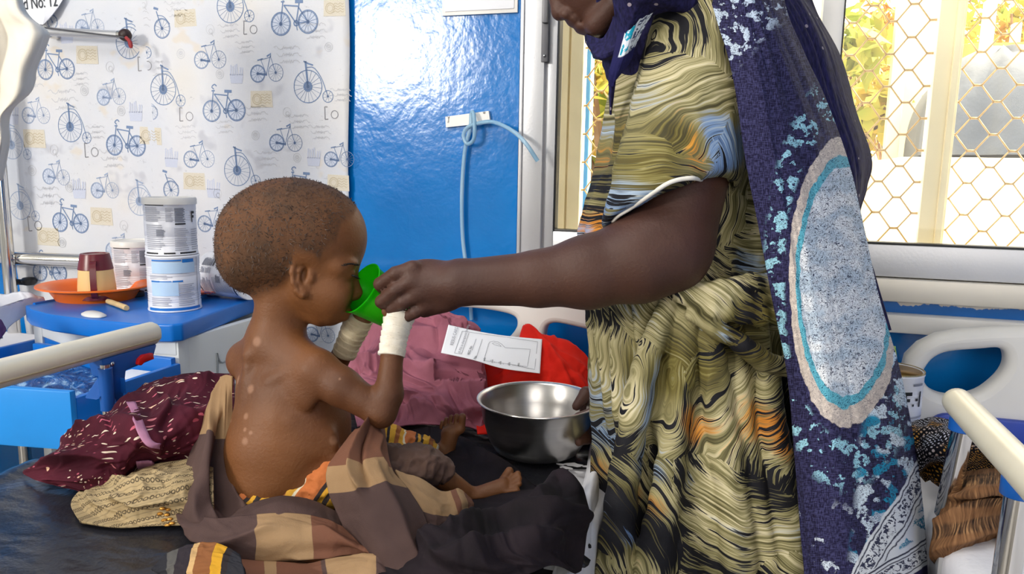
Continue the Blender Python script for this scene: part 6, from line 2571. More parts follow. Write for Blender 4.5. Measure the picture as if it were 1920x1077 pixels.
rows = [[(1140, 130, 1.11), (1148, 135, 1.10), (1156, 140, 1.105)], [(1141, 170, 1.125), (1146, 172, 1.115), (1152, 175, 1.12)], [(1143, 215, 1.14), (1145, 215, 1.135), (1147, 216, 1.14)]]
raw_cloth('scarf_tip', np.array([[pt(p) for p in r_] for r_ in rows]), 20, 10, NAVY.m, .002, .001, 3, woman)

# ------------------------------------------------------------------ bowl, paper and the cloths on the bed
STEEL = G('brushed_steel', .3, 1.0)
rn = STEEL.noise(STEEL.mapping(STEEL.obj(), (14, 14, 160)), scale=1.0, detail=3)
STEEL.color(STEEL.ramp(rn, [(.3, C(192, 190, 188)), (.7, C(202, 200, 198))]))
STEEL.set('Roughness', STEEL.math('ADD', .27, STEEL.math('MULTIPLY', rn, .05)))
bc = atz(1006, 848, BEDZ + .012)
bd = ((bc - CAM) @ FW)
bc = CAM + (bc - CAM) * (1.335 * K / bd)
bc[2] = BEDZ + .006
d_ = 1.335 * K / FPX
R = 113 * d_
Hb = at(1008, 742, 1.335)[2] - bc[2]
bowl = lathe('bowl', [(0, .0), (R * .62, .0), (R * .70, .004), (R * .80, .02), (R * .90, Hb * .62), (R * .935, Hb * .93), (R * .99, Hb * .97), (R * 1.005, Hb * .985), (R * 1.0, Hb), (R * .96, Hb * .995), (R * .925, Hb * .95), (R * .885, Hb * .6), (R * .785, .024), (R * .68, .008), (0, .006)], bc, STEEL.m, None, 96, sharp=60)
setp(bowl, 'brushed stainless steel bowl held at the edge of the bed by the woman', 'bowl')


def woven(name, dark, light, scale=14, bump=.15, sheen=.15):
    g = G(name, .85, 0, .2)
    g.color(g.ramp(g.noise(scale=scale, detail=4), [(.3, dark), (.7, light)]))
    g.bump(g.noise(scale=520, detail=2), bump, .002)
    return g.m


# mauve cloth heap against the headboard
MAUVE = woven('mauve_cotton', C(134, 78, 94), C(162, 100, 116))


def ridge(u, v, pts, w, h):
    """a fold that runs along the polyline PTS in the cloth's own coordinates"""
    P = catmull(np.array(pts, float), 24)
    d = np.full(u.shape, 9.0)
    for a, b in zip(P[:-1], P[1:]):
        ab = b - a
        t = np.clip(((u - a[0]) * ab[0] + (v - a[1]) * ab[1]) / (ab @ ab + 1e-12), 0, 1)
        d = np.minimum(d, np.hypot(u - a[0] - t * ab[0], v - a[1] - t * ab[1]))
    return h * np.exp(-np.abs(d / w) ** 1.5)


def mauve_folds(u, v):
    return (ridge(u, v, [(.15, .1), (.3, .35), (.35, .6), (.28, .85)], .05, .020) + ridge(u, v, [(.45, .05), (.5, .3), (.6, .55), (.5, .8)], .05, .022) + ridge(u, v, [(.62, .55), (.7, .75), (.66, .95)], .05, .022)
            + ridge(u, v, [(.1, .55), (.22, .62), (.3, .75)], .04, .018) + ridge(u, v, [(.7, .1), (.78, .35), (.84, .6)], .05, .018) + ridge(u, v, [(.88, .3), (.9, .6), (.86, .9)], .04, .012)
            + ridge(u, v, [(.5, .9), (.62, .82), (.78, .86)], .04, .016))


rows = [[(620, 690, 1.72), (700, 690, 1.74), (790, 690, 1.74), (850, 690, 1.72), (900, 720, 1.70)],
        [(640, 640, 1.64), (720, 612, 1.64), (790, 596, 1.64), (850, 606, 1.63), (900, 650, 1.62)],
        [(650, 665, 1.58), (725, 640, 1.57), (795, 622, 1.57), (858, 630, 1.57), (905, 672, 1.57)],
        [(650, 690, 1.54), (725, 680, 1.52), (800, 670, 1.51), (860, 680, 1.51), (912, 705, 1.52)],
        [(650, 720, 1.51), (730, 720, 1.48), (800, 715, 1.46), (865, 720, 1.46), (916, 745, 1.48)],
        [(660, 760, 1.49), (735, 760, 1.45), (805, 755, 1.43), (870, 758, 1.42), (918, 785, 1.45)],
        [(670, 800, .02), (740, 800, .02), (810, 798, .025), (875, 800, .02), (920, 815, .01)]]
def behind_form(S, u, v):
    sh = S.shape
    P = S.reshape(-1, 3)
    x_, y_, d = project(P)
    lim = np.interp(y_, [600, 695], [1.545, 1.47]) + .014
    m_ = (x_ > 815) & (x_ < 1030) & (y_ > 590) & (y_ < 712) & (d < lim)
    P = np.where(m_[:, None], CAM + (P - CAM) * (lim / d)[:, None], P)
    return P.reshape(sh)


o = cloth('mauve_cloth', rows, 190, 190, MAUVE, None, .075, 2.8, 3.0, 1.4, 1.0, 1.0, extra=mauve_folds, edge=.08, fit=behind_form)
setp(o, 'crumpled mauve cloth heaped against the headboard behind the toddler', 'cloth')
# red cloth
RED = woven('red_cotton', C(200, 26, 16), C(232, 44, 28))
rows = [[(930, 720, 1.68), (985, 715, 1.68), (1040, 715, 1.68), (1085, 715, 1.68), (1120, 740, 1.66)],
        [(912, 670, 1.60), (985, 640, 1.60), (1035, 634, 1.60), (1080, 650, 1.60), (1112, 690, 1.59)],
        [(900, 702, 1.56), (985, 664, 1.53), (1040, 660, 1.52), (1085, 676, 1.53), (1114, 712, 1.54)],
        [(893, 738, 1.53), (975, 705, 1.49), (1040, 700, 1.48), (1085, 710, 1.49), (1116, 735, 1.51)],
        [(890, 770, 1.50), (960, 770, 1.47), (1040, 770, 1.46), (1085, 770, 1.47), (1118, 775, 1.49)],
        [(895, 812, .02), (960, 812, .02), (1040, 812, .02), (1085, 812, .02), (1118, 812, .02)]]


def red_folds(u, v):
    return sum(ridge(u, v, [(.12 + .02 * k, .18 + .02 * k), (.3 + .10 * k, .45 + .05 * k), (.35 + .16 * k, .9 - .02 * k)], .025, .007) for k in range(5))


o = cloth('red_cloth', rows, 90, 90, RED, None, .012, 4, 3, 4.4, .5, 1.5, extra=red_folds, edge=.08, fit=behind_form)
setp(o, 'bright red cloth bunched at the head of the bed behind the steel bowl', 'cloth')
# form
yq = [(846, 606, 1.61), (900, 618, 1.602), (950, 626, 1.597), (1014, 632, 1.60)], [(840, 630, 1.575), (894, 646, 1.565), (946, 656, 1.56), (1012, 662, 1.565)], [(833, 656, 1.545), (888, 668, 1.535), (944, 684, 1.53), (1010, 693, 1.535)]
S = np.array([[pt(p) for p in r_] for r_ in yq])
S = S - FW * .062
o = raw_cloth('paper_form', S, 40, 60, PAPER, .0008, .0006, 2)
setp(o, 'white printed form lying on the mauve and red cloths', 'paper')
PG = np.array([catmull(r_, 41) for r_ in S])
PG = catmull(PG, 25)
PN = grid_normals(PG)


def pform(u, v, off=.0010):
    """u along the sheet, v across it (0 top edge)"""
    i, j = min(v * 24, 23.999), min(u * 40, 39.999)
    a, b = int(i), int(j)
    fa, fb = i - a, j - b
    p = (PG[a, b] * (1 - fa) * (1 - fb) + PG[a + 1, b] * fa * (1 - fb) + PG[a, b + 1] * (1 - fa) * fb + PG[a + 1, b + 1] * fa * fb)
    return p + PN[a, b] * off


def pline(pts, w=.0006):
    P = np.array([pform(*p) for p in pts])
    D = np.concatenate([np.linspace(P[i], P[i + 1], 6, endpoint=False) for i in range(len(P) - 1)] + [P[-1:]])
    T = np.gradient(D, axis=0)
    N = np.cross(T, PN[12, 20])
    N /= np.linalg.norm(N, axis=1)[:, None] + 1e-12
    V = np.stack([D + N * w / 2, D - N * w / 2], 1).reshape(-1, 3)
    return V, [(2 * i, 2 * i + 1, 2 * i + 3, 2 * i + 2) for i in range(len(D) - 1)]


it = [pline([(.16, .12), (.96, .10), (.95, .92), (.14, .92), (.16, .12)], .0007), pline([(.235, .13), (.215, .92)], .0006), pline([(.325, .25), (.31, .66)]), pline([(.395, .22), (.375, .93)])]
uu = np.linspace(0, 1, 14)
it.append(pline([(.46, .95), (.48, .32), (.49, .26), (.53, .22), (.58, .22), (.63, .27), (.67, .36), (.90, .34), (.885, .86), (.46, .93)], .0006))
it.append(pline([(.52, .29), (.55, .26), (.60, .28), (.63, .34), (.55, .32), (.52, .29)], .0005))
for k in range(8):
    it.append(pline([(.53 + .045 * k, .90 - .004 * k), (.532 + .045 * k, .83 - (k % 2) * -.03)], .0005))
V, Fc = join_parts(it)
pr = link('form_lines', np_mesh('form_lines', V, Fc), simple('form_ink', C(120, 122, 132), .8, 0, .05, 30), o, False)
pr['kind'] = 'stuff'


def ptext(body, u, v, size, mat):
    a = pform(u, v, .0012)
    b = pform(u, v - .12, .0012)
    up_ = pform(u - .05, v, .0012) - a
    tx = text('lettering', body, a, b - a, up_, size, mat, None)
    tx.parent = o


ptext('RESUS CARD', .105, .68, .0085, GREY_INK)
ptext('(F-75) in therapeutic feeding', .205, .90, .0068, GREY_INK)
ptext('REG. No.', .30, .86, .0062, INK)
ptext('No.', .375, 1.0 - .03, .0062, INK)
for k in range(5):
    ptext('mls', .475 + .085 * k, .93 - .012 * k, .0055, INK)

# black cloth under the legs
BLACKC = woven('charcoal_cotton', C(19, 15, 19), C(34, 26, 32), sheen=.08)
rows = [[(640, 800, .012), (700, 800, .014), (780, 798, .014), (850, 812, .012), (905, 838, .012), (945, 872, .008)],
        [(650, 850, .012), (720, 850, .014), (800, 855, .012), (880, 872, .012), (950, 880, .010), (1010, 915, .010)],
        [(660, 910, .012), (730, 915, .012), (830, 935, .010), (905, 950, .008), (1005, 925, .034), (1072, 896, .035)],
        [(680, 970, .02), (760, 985, .03), (850, 990, .035), (930, 975, .035), (1030, 955, .055), (1103, 948, .02)],
        [(690, 1030, .02), (790, 1040, .03), (870, 1045, .045), (950, 1030, .05), (1030, 1012, .05), (1100, 1010, .01)],
        [(700, 1090, .01), (800, 1090, .025), (900, 1090, .03), (980, 1080, .03), (1040, 1060, .03), (1092, 1076, .004)]]


def black_folds(u, v):
    return (ridge(u, v, [(.75, .25), (.62, .5), (.6, .75), (.7, .97)], .05, .024) + ridge(u, v, [(.85, .3), (.78, .55), (.8, .8)], .05, .02) + ridge(u, v, [(.45, .8), (.38, .92), (.5, .98)], .05, .022)
            + ridge(u, v, [(.05, .5), (.12, .7), (.2, .9)], .04, .008))


def on_bed(S, u, v):
    S[..., 2] = np.maximum(S[..., 2], BEDZ + .007)
    return S


o = cloth('charcoal_cloth', rows, 130, 150, BLACKC, None, .03, 3.2, 3.2, 7.7, .6, 1.6, extra=black_folds, edge=.05, fit=on_bed)
setp(o, 'dark charcoal cloth spread in folds under the legs of the toddler', 'cloth')


# maroon cloth with drops
def drops_mat():
    g = G('maroon_drop_print', .85, 0, .2)
    s_ = g.uv()
    w_ = g.vmath('SCALE', g.vmath('SUBTRACT', g.noise(s_, scale=9, detail=1, col=True), (.5, .5, .5)), .09)
    q_ = g.vmath('ADD', s_, w_)
    cs, fs = 160.0, 50.0
    p_ = g.mapping(q_, (fs, cs, 1), (0, 0, .5))
    d = g.voro(p_, scale=1.0, rand=.75)
    colr = g.voro(p_, scale=1.0, rand=.75, out='Color')
    pick_ = g.sep(colr)
    ms = g.math('SUBTRACT', 1.0, g.step(d, .26, .31))
    ms = g.math('MULTIPLY', ms, g.step(pick_[1], .14, .16))
    dc = g.ramp(pick_[0], [(0, C(224, 206, 186)), (.42, C(186, 92, 112)), (.62, C(150, 66, 84)), (.75, C(228, 190, 160)), (.9, C(200, 120, 130))], 'CONSTANT')
    base = g.ramp(g.noise(scale=12, detail=4), [(.3, C(58, 16, 30)), (.7, C(84, 26, 42))])
    g.color(g.mix(ms, base, dc))
    g.bump(g.noise(scale=520, detail=2), .15, .002)
    return g.m


MAROON = drops_mat()
rows = [[(150, 830, .02), (215, 775, .03), (270, 730, .06), (345, 700, .08), (440, 700, .08)],
        [(105, 845, .02), (180, 800, .06), (258, 745, .09), (345, 715, .105), (440, 715, .10)],
        [(72, 868, .02), (160, 820, .07), (255, 775, .10), (345, 748, .10), (440, 745, .09)],
        [(42, 886, .008), (140, 852, .055), (245, 820, .085), (340, 800, .085), (440, 790, .07)],
        [(80, 908, .005), (160, 885, .035), (250, 858, .055), (335, 848, .05), (440, 840, .05)],
        [(150, 926, .004), (192, 932, .004), (240, 893, .016), (325, 882, .016), (440, 880, .01)]]


def maroon_folds(u, v):
    return (ridge(u, v, [(.28, .12), (.35, .35), (.5, .5), (.75, .62)], .05, .014) + ridge(u, v, [(.15, .4), (.22, .55), (.25, .75), (.2, .95)], .045, .014) + ridge(u, v, [(.55, .12), (.65, .3), (.82, .42)], .04, .010)
            + ridge(u, v, [(.45, .62), (.55, .8), (.5, .95)], .04, .010))


o = cloth('maroon_cloth', rows, 120, 140, MAROON, None, .034, 3.2, 3.6, 3.9, .6, 1.6, extra=maroon_folds, edge=.04, fit=on_bed)
setp(o, 'maroon cloth with white and pink drop print bunched beside the toddler', 'cloth')
mar = o
# lilac edging on it
me = o.data
MB_ = bvh_of(me)
LIL = woven('lilac_edging', C(150, 98, 130), C(180, 128, 156))


def edging(name, L, Rr):
    pl, pr = [], []
    for (x, y), (x2, y2) in zip(catmull(np.array(L, float), 24), catmull(np.array(Rr, float), 24)):
        a, na = hit(MB_, x, y)
        b, nb = hit(MB_, x2, y2)
        if a is None or b is None:
            continue
        pl.append(a - FW * .006)
        pr.append(b - FW * .006)
    if len(pl) > 4:
        raw_cloth(name, np.array([pl, (np.array(pl) + np.array(pr)) / 2 - FW * .002, pr]), 5, 30, LIL, .002, .001, 2, mar)


edging('edging', [(240, 752), (254, 780), (262, 810), (280, 835), (308, 842)], [(258, 752), (268, 776), (280, 806), (292, 826), (312, 832)])
edging('edging', [(260, 866), (285, 864), (306, 872)], [(264, 880), (285, 880), (304, 880)])
# small red thing behind it, dark strap
rows = [[(222, 752, .04), (250, 738, .055), (282, 736, .055)], [(221, 758, .035), (250, 750, .055), (280, 746, .055)], [(228, 764, .03), (250, 760, .045), (278, 758, .05)]]
o = cloth('red_garment', rows, 24, 30, RED, None, .006, 2, 2, 1.1)
setp(o, 'small red garment poking out behind the maroon cloth below the rail', 'garment')
rows = [[(268, 722, .06), (290, 716, .075), (312, 714, .08)], [(266, 734, .05), (290, 730, .07), (312, 728, .075)]]
o = cloth('black_pouch', rows, 16, 20, woven('black_fabric', C(16, 18, 18), C(30, 34, 32)), None, .004, 2, 2, 2.1)
setp(o, 'black fabric pouch tucked behind the maroon cloth', 'pouch')


# beige striped cloth
def beige_mat():
    g = G('beige_chain_stripe', .85, 0, .2)
    s_ = g.sep(g.mapping(g.uv(), (1, 1, 1), (0, 0, .30)))
    base = g.ramp(g.noise(scale=9, detail=4), [(.3, C(160, 140, 104)), (.7, C(190, 168, 128))])
    st = g.math('FRACT', g.math('MULTIPLY', s_[1], 62.0))
    ch = g.math('FRACT', g.math('MULTIPLY', s_[0], 150.0))
    dx = g.math('SUBTRACT', ch, .5)
    dy = g.math('MULTIPLY', g.math('SUBTRACT', st, .5), 2.4)
    rr_ = g.math('SQRT', g.math('ADD', g.math('MULTIPLY', dx, dx), g.math('MULTIPLY', dy, dy)))
    ring = g.math('MULTIPLY', g.step(rr_, .22, .28), g.math('SUBTRACT', 1.0, g.step(rr_, .44, .5)))
    pale = g.math('MULTIPLY', g.step(st, .9, .93), .5)
    c = g.mix(g.math('MULTIPLY', ring, .85), base, C(62, 52, 44))
    c = g.mix(pale, c, C(120, 106, 84))
    g.color(c)
    g.bump(g.noise(scale=520, detail=2), .15, .002)
    return g.m


rows = [[(225, 886, .010), (270, 872, .03), (325, 864, .04), (400, 850, .04)],
        [(178, 902, .008), (240, 896, .04), (310, 892, .05), (400, 890, .05)],
        [(146, 925, .006), (215, 925, .035), (295, 925, .04), (400, 925, .04)],
        [(133, 952, .004), (205, 955, .016), (285, 960, .02), (400, 965, .02)],
        [(150, 985, .002), (218, 994, .003), (290, 991, .004), (400, 990, .004)]]


def beige_folds(u, v):
    return ridge(u, v, [(.25, .2), (.35, .4), (.3, .6)], .05, .010) + ridge(u, v, [(.55, .35), (.65, .55), (.6, .8)], .05, .010) + ridge(u, v, [(.5, .1), (.7, .25), (.8, .45)], .04, .006)


o = cloth('beige_cloth', rows, 110, 130, beige_mat(), None, .018, 3, 3.6, 8.8, .6, 1.6, extra=beige_folds, edge=.05, fit=on_bed)
setp(o, 'beige cloth with dark chain stripes lying on the black vinyl', 'cloth')
# little gold clasp on it
GOLD = simple('gold_thread', C(196, 140, 60), .35, .6, .2, 60)
h_, nn_ = hit(bvh_of(o.data), 312, 968)
if h_ is not None:
    for k, (dx, dy) in enumerate(((-8, -14), (2, -12), (-12, -4), (0, -2), (6, 6), (-4, 8), (10, 14), (2, 18), (14, 24))):
        hh, n2_ = hit(bvh_of(o.data), 312 + dx, 968 + dy)
        if hh is None:
            continue
        V, Fc = lathe_geo([(0, .0022), (.0028, .0014), (.0042, 0)], (0, 0, 0), 10, 1.0, .6)
        link('gold_bead', np_mesh('gold_bead', V @ np.stack([RT, np.cross(n2_, RT), n2_]) + hh, Fc), GOLD, o)


# ------------------------------------------------------------------ the brown and tan wrap round the toddler
def wrap_mat():
    g = G('brown_tan_wrap', .85, 0, .2)
    n_ = g.noise(scale=10, detail=4)
    gb = g.ramp(n_, [(.3, C(68, 52, 50)), (.7, C(90, 70, 66))])
    rb = g.ramp(n_, [(.3, C(98, 64, 50)), (.7, C(122, 82, 64))])
    tn = g.ramp(n_, [(.3, C(138, 110, 80)), (.7, C(162, 132, 98))])
    c = g.mix(g.step(g.attr('russet'), .47, .53), gb, rb)
    c = g.mix(g.step(g.attr('tan'), .48, .52), c, tn)
    th = g.noise(g.mapping(g.uv(), (500, 500, 1)), scale=1.0, detail=2)
    g.color(c)
    g.bump(th, .2, .002)
    return g.m


WRAP = wrap_mat()
wrap = empty('wrap_cloth', c3(560, 980, -40), 'brown wrap cloth with tan squares gathered round the waist of the toddler', 'wrap')
wrap.location.z = BEDZ


def rectf(*rs):
    def fn(u, v):
        o = np.zeros_like(u)
        for (u0, u1, v0, v1) in rs:
            d = np.minimum.reduce([u - u0, u1 - u, v - v0, v1 - v])
            o = np.maximum(o, np.clip(.5 + d * 12, 0, 1))
        return o
    return fn


def wrap_piece(name, rows, nu, nv, tan, rus, seed, amp=.008, su=2, sv=2, extra=None, edge=0.0, fit=None):
    return cloth(name, rows, nu, nv, WRAP, wrap, amp, su, sv, seed, .5, 1.5, thick=.003, extra=extra, edge=edge,
                 attrs={'tan': rectf(*tan), 'russet': rectf(*rus)}, fit=fit or on_bed)


N_ = (-1, -1, -1, -1)
# drape rising behind the back
rows = [[(404, 722, 1.20), (414, 708, 1.18), (424, 703, 1.17), (434, 706, 1.16)],
        [(384, 772, 1.19), (402, 764, 1.15), (420, 764, 1.14), (436, 766, 1.15)],
        [(364, 826, 1.17), (388, 826, 1.10), (412, 836, 1.12), (436, 836, 1.13)],
        [(345, 880, 1.14), (372, 885, 1.06), (402, 890, 1.09), (442, 890, 1.12)],
        [(328, 935, 1.10), (362, 940, 1.01), (402, 940, 1.06), (462, 935, 1.08)],
        [(326, 972, 1.07), (362, 980, .99), (412, 976, 1.01), (490, 962, 1.05)],
        [(336, 990, 1.045), (370, 1002, 1.01), (420, 1000, 1.0), (500, 990, 1.01)]]


def back_folds(u, v):
    return ridge(u, v, [(0, .35), (.4, .40), (.7, .52), (1, .7)], .05, .010) - ridge(u, v, [(.25, .62), (.6, .72), (.8, .8)], .06, .012) + ridge(u, v, [(.45, .85), (.7, .9), (.9, .85)], .05, .010)


wrap_piece('back_drape', rows, 110, 70, [(-1, .30, -1, 2)], [N_], 1.2, .006, 1.2, 2.6, extra=back_folds, edge=.10)
# roll of cloth behind the hips
rows = [[(400, 985, 1.04), (470, 945, 1.03), (530, 930, 1.02), (590, 940, 1.03), (640, 965, 1.03)],
        [(395, 990, 1.0), (465, 965, .985), (530, 945, .98), (590, 958, .985), (640, 985, 1.0)],
        [(400, 1005, .985), (465, 990, .96), (530, 985, .955), (590, 995, .96), (650, 1010, .98)],
        [(410, 1015, 1.0), (470, 1015, .98), (540, 1020, .97), (600, 1020, .98), (660, 1020, .99)]]
wrap_piece('hip_roll', rows, 60, 90, [N_], [N_], 5.2, .006, 1.5, 3)
# long band lying across the front
rows = [[(328, 962, 1.04), (400, 972, .985), (470, 966, .965), (540, 962, .965), (610, 972, .97), (670, 1000, .965), (720, 1028, .95)],
        [(336, 982, 1.0), (405, 1000, .955), (472, 990, .945), (540, 982, .945), (612, 990, .95), (672, 1012, .95), (722, 1034, .94)],
        [(350, 1000, .99), (410, 1022, .945), (470, 1022, .935), (540, 1014, .93), (615, 1016, .935), (675, 1024, .94), (722, 1040, .935)],
        [(375, 1012, 1.0), (420, 1040, .955), (468, 1052, .94), (540, 1046, .935), (620, 1040, .94), (680, 1034, .945), (722, 1046, .935)],
        [(395, 1022, 1.02), (430, 1050, .97), (472, 1064, .955), (545, 1060, .945), (622, 1052, .95), (682, 1040, .955), (724, 1050, .94)]]


def band_folds(u, v):
    return ridge(u, v, [(.3, .65), (.5, .78), (.55, .95)], .05, .008) + ridge(u, v, [(.75, .55), (.72, .75), (.65, .95)], .05, .007) + ridge(u, v, [(.5, .05), (.4, .25), (.3, .4)], .06, .008)


wrap_piece('front_band', rows, 70, 160, [(-1, 2, .36, .60)], [(-1, 2, .60, 2)], 2.2, .006, 1.6, 3.2, extra=band_folds)
# large panel falling from the lap
rows = [[(664, 806, 1.08), (682, 796, 1.06), (702, 792, 1.07), (722, 800, 1.10)],
        [(632, 846, 1.04), (662, 838, 1.00), (690, 830, 1.01), (728, 846, 1.05)],
        [(612, 882, 1.0), (652, 878, .97), (690, 868, .965), (738, 884, 1.0)],
        [(616, 922, .985), (660, 918, .95), (710, 905, .945), (762, 912, .98)],
        [(636, 975, .97), (680, 970, .93), (740, 956, .925), (795, 966, .955)],
        [(664, 1030, .955), (705, 1026, .915), (755, 1012, .91), (804, 1010, .94)],
        [(700, 1078, .94), (735, 1078, .90), (775, 1066, .895), (800, 1046, .93)],
        [(735, 1130, .90), (760, 1130, .875), (785, 1120, .87), (800, 1090, .91)]]


def panel_folds(u, v):
    return ridge(u, v, [(0, .5), (.15, .45), (.3, .42), (.42, .45)], .04, .012) - ridge(u, v, [(.1, .6), (.28, .55), (.4, .52)], .04, .008) + ridge(u, v, [(.3, .75), (.55, .7), (.8, .75)], .06, .006) + ridge(u, v, [(.1, .85), (.2, .8), (.3, .85)], .05, .008)


wrap_piece('lap_panel', rows, 140, 80, [(.26, .44, -1, 2)], [(-1, .27, -1, 2)], 3.4, .005, 1.8, 1.6, extra=panel_folds)
# turned-back end beside the knee
rows = [[(742, 880, 1.03), (790, 900, 1.03), (828, 922, 1.04), (860, 918, 1.07), (884, 936, 1.09)],
        [(765, 925, .975), (805, 940, .98), (838, 950, 1.0), (868, 940, 1.02), (888, 952, 1.07)],
        [(785, 970, .96), (820, 978, .965), (848, 978, .985), (872, 966, 1.01), (886, 964, 1.05)],
        [(800, 1020, .95), (826, 1016, .96), (852, 1004, .985), (866, 990, 1.02), (878, 978, 1.05)],
        [(800, 1046, .95), (824, 1040, .965), (846, 1024, .99), (858, 1008, 1.02), (870, 990, 1.05)]]
wrap_piece('turned_end', rows, 80, 80, [(.0, .42, -1, .62), (.55, .86, .3, .85), (-1, .5, .70, .84)], [(-1, .5, .6, 2)], 6.4, .007, 2, 2.2)
# lower fold at the bottom of the scene
rows = [[(395, 1050, .965), (470, 1062, .945), (560, 1060, .935), (640, 1044, .93), (705, 1040, .92), (735, 1075, .905)],
        [(380, 1085, .94), (470, 1090, .925), (560, 1086, .915), (645, 1068, .91), (705, 1062, .905), (740, 1095, .895)],
        [(370, 1130, .925), (470, 1130, .905), (560, 1130, .895), (650, 1120, .89), (705, 1110, .885), (745, 1130, .88)]]
wrap_piece('lower_fold', rows, 50, 110, [(-1, 2, .52, .80), (-1, 2, .26, .31)], [(-1, 2, -1, .26), (-1, 2, .31, .50)], 8.1, .007, 1.4, 3)
# plaid corner of another garment showing under the wrap
g = G('plaid_corner', .85, 0, .2)
s_ = g.sep(g.uv())
t = g.math('FRACT', g.math('ADD', g.math('MULTIPLY', s_[0], 9.0), g.math('MULTIPLY', s_[1], 3.0)))
c = g.ramp(t, [(0, C(40, 40, 46)), (.28, C(86, 84, 82)), (.40, C(46, 40, 46)), (.56, C(196, 160, 110)), (.62, C(132, 84, 50)), (.80, C(196, 146, 40)), (.92, C(40, 34, 36))], 'CONSTANT')
g.color(c).bump(g.noise(scale=500), .15, .002)
rows = [[(284, 1068, .012), (310, 1040, .02), (350, 1022, .03), (400, 1018, .04), (450, 1040, .04)],
        [(296, 1080, .008), (325, 1060, .025), (365, 1045, .035), (410, 1044, .04), (455, 1060, .04)],
        [(300, 1110, .0), (330, 1095, .015), (375, 1085, .025), (420, 1080, .03), (460, 1090, .03)]]
o = cloth('plaid_cloth', rows, 50, 70, g.m, None, .007, 2, 3, 2.6, .5, 1.4, fit=on_bed)
setp(o, 'grey and ochre striped cloth corner on the vinyl under the brown wrap', 'cloth')

# ------------------------------------------------------------------ things on the second bed
tn_ = aty(1672, 700, HY - .10)
tn_[2] = BEDZ - .006
R, Hh = .048, .130
dv = CAM - tn_
fr0 = math.atan2(dv[1], dv[0])


def arcs_F(a):
    return [(INK_K, a, 5, .60, .80), (INK_K, a + 7, 12, .755, .80), (INK_K, a + 5, 9, .675, .715), (INK_K, a + 17, 4, .615, .645), (INK_K, a + 25, 6, .68, .715), (INK_K, a + 34, 5, .60, .80)]


tin(tn_, R, Hh, lines(INK_G, 40, 80, .08, .50, 9, 31, .5) + [(INK_DG, 55, 26, .87, .9)] + arcs_F(28), 'open white tin standing on the second bed beside the shawl', group=None, lid=False, open_top=True)
g = G('green_sachet', .3)
n_ = g.noise(scale=60, detail=3)
g.color(g.ramp(n_, [(.38, C(60, 160, 40)), (.5, C(150, 200, 60)), (.56, C(210, 220, 170)), (.62, C(60, 140, 60))]))
a = tn_ + np.array([.012, .012, Hh * .4])
b = a + (np.array([-.018, .004, Hh * .86]))
q_ = np.array([.012, .004, 0])
o = raw_cloth('sachet', np.array([[b - q_, b + (0, .004, .002), b + q_], [(a + b) / 2 - q_ * 1.1, (a + b) / 2 + (0, -.004, 0), (a + b) / 2 + q_ * 1.1], [a - q_, a, a + q_]]), 20, 12, g.m, .002, .002, 4)
setp(o, 'green foil sachet sticking up out of the open white tin', 'sachet')


def dotted(name, base, cols, sc):
    g = G(name, .8, 0, .2)
    p_ = g.mapping(g.uv(), (sc, sc * 1.25, 1), (0, 0, .4))
    d = g.voro(p_, scale=1.0, rand=.25)
    pick_ = g.noise(g.uv(), scale=11, detail=1)
    ms = g.math('SUBTRACT', 1.0, g.step(d, .26, .34))
    c = g.mix(ms, base, g.ramp(pick_, [(.42, cols[0]), (.5, cols[1])]))
    g.color(c)
    g.bump(g.noise(scale=300), .15, .002)
    return g.m


DOT = dotted('dotted_black_scarf', C(16, 15, 22), (C(196, 198, 214), C(190, 140, 64)), 190)
rows = [[(1690, 800, .06), (1740, 782, .075), (1790, 790, .07), (1850, 815, .06), (1920, 845, .05)],
        [(1690, 830, .07), (1740, 806, .095), (1790, 806, .095), (1850, 828, .085), (1920, 862, .075)],
        [(1700, 862, .05), (1745, 850, .075), (1795, 845, .08), (1855, 855, .07), (1920, 885, .065)],
        [(1735, 905, .01), (1770, 893, .02), (1810, 886, .03), (1860, 890, .03), (1920, 910, .03)]]
o = cloth('dotted_scarf', rows, 100, 120, DOT, None, .03, 3, 3.4, 3.2, .6, 1.7, edge=.05)
setp(o, 'black scarf with white and ochre dots heaped on the second bed', 'scarf')
rows = [[(1722, 850, .045), (1760, 870, .045), (1790, 885, .04)], [(1728, 880, .03), (1760, 900, .03), (1786, 905, .03)], [(1748, 905, .008), (1770, 920, .008), (1788, 925, .008)]]
o = cloth('ochre_scarf', rows, 50, 50, dotted('ochre_dots', C(24, 16, 14), (C(196, 140, 50), C(170, 116, 40)), 130), None, .008, 2, 2, 2.2, edge=.05)
setp(o, 'dark scarf with ochre dots under the black dotted scarf', 'scarf')
g = G('brown_slub_cloth', .85, 0, .2)
p_ = g.mapping(g.uv(), (300, 22, 1))
st = g.noise(p_, scale=1.0, detail=4, rough=.65)
bandm = g.step(g.noise(g.mapping(g.uv(), (2, 26, 1)), scale=1.0, detail=1), .46, .56)
c = g.mix(bandm, g.ramp(st, [(.35, C(92, 62, 40)), (.65, C(138, 100, 68))]), g.ramp(st, [(.36, C(28, 22, 20)), (.52, C(92, 66, 46)), (.66, C(176, 134, 92))]))
g.color(c).bump(st, .2, .003)
BRN = g.m
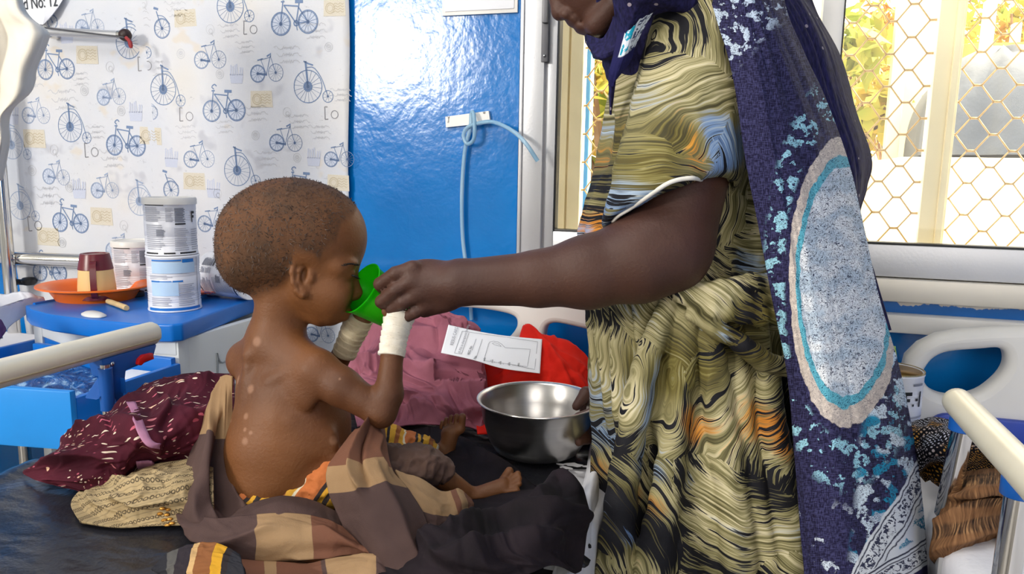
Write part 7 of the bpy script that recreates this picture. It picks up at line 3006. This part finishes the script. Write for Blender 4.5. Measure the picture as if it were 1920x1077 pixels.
rows = [[(1790, 890, .045), (1835, 880, .06), (1880, 880, .06), (1930, 895, .06)],
        [(1778, 925, .03), (1828, 915, .06), (1880, 912, .065), (1930, 922, .06)],
        [(1762, 962, 1.09), (1815, 945, 1.065), (1870, 938, 1.075), (1925, 945, 1.10)],
        [(1750, 1000, 1.06), (1805, 985, 1.03), (1862, 972, 1.04), (1915, 975, 1.07)],
        [(1742, 1042, 1.06), (1795, 1030, 1.03), (1850, 1008, 1.05), (1905, 1000, 1.08)],
        [(1752, 1060, 1.07), (1800, 1050, 1.05), (1852, 1024, 1.07), (1900, 1012, 1.10)]]


def brown_folds(u, v):
    return ridge(u, v, [(.3, .1), (.25, .5), (.3, .95)], .04, .010) + ridge(u, v, [(.55, .05), (.45, .5), (.5, .95)], .04, .012) + ridge(u, v, [(.75, .1), (.7, .5), (.66, .95)], .05, .010)


o = cloth('brown_cloth', rows, 100, 90, BRN, None, .006, 2, 2.4, 4.3, .5, 1.4, extra=brown_folds)
setp(o, 'brown slub cloth hanging over the edge of the second bed behind the chrome post', 'cloth')
rows = [[(1790, 1040, 1.09), (1830, 1010, 1.08), (1870, 990, 1.09), (1905, 985, 1.10)], [(1795, 1055, 1.07), (1835, 1028, 1.06), (1872, 1005, 1.07), (1908, 996, 1.09)], [(1800, 1066, 1.09), (1838, 1042, 1.085), (1874, 1018, 1.09), (1908, 1006, 1.10)]]
o = cloth('striped_hem_cloth', rows, 40, 60, BRN, None, .004, 2, 2, 1.9)
setp(o, 'dark striped hem of a cloth below the brown cloth on the second bed', 'cloth')
rows = [[(1884, 1000, 1.04), (1905, 985, 1.03), (1940, 985, 1.04)], [(1876, 1030, 1.03), (1905, 1030, 1.02), (1940, 1030, 1.03)], [(1880, 1077, 1.02), (1905, 1077, 1.01), (1940, 1077, 1.02)], [(1890, 1120, 1.02), (1910, 1120, 1.01), (1940, 1120, 1.02)]]
o = cloth('brown_cloth', rows, 40, 40, BRN, None, .006, 2, 2, 3.9)
setp(o, 'brown striped cloth hanging at the right edge behind the second chrome post', 'cloth')
P = catmull([at(x, y, d) for x, y, d in ((1780, 1066, 1.07), (1772, 1078, 1.06), (1776, 1100, 1.06), (1792, 1092, 1.06), (1788, 1066, 1.065))], 30)
o = tube('cord', P, .0035, simple('black_cord', C(20, 16, 16), .7, 0, .1, 60), None, 8)
setp(o, 'thin black cord looped below the brown cloth beside the shawl', 'cord')
# white sheet falling down the near side of the first bed
rows = [[(1112, 800, .004), (1104, 850, .004), (1094, 905, .004), (1062, 985, .004), (1040, 1062, .004), (1015, 1140, .004)],
        [(1130, 800, .002), (1128, 850, .0), (1122, 905, -.0), (1104, 985, -.002), (1085, 1062, -.004), (1066, 1140, -.004)],
        [(1150, 860, -.05), (1148, 910, -.06), (1142, 965, -.07), (1134, 1040, -.08), (1118, 1110, -.09), (1100, 1180, -.09)]]
rows = [list(r_) for r_ in zip(*rows)]
BS = np.array([[pt(p) for p in r_] for r_ in rows])
for i in range(BS.shape[0]):
    BS[i, 2] = BS[i, 1] + np.array([.02, .0, -.16])
o = raw_cloth('draw_sheet', BS, 60, 30, SHEET, .002, .008, 5)
setp(o, 'white sheet edge hanging down the side of the mattress by the dress', 'sheet')
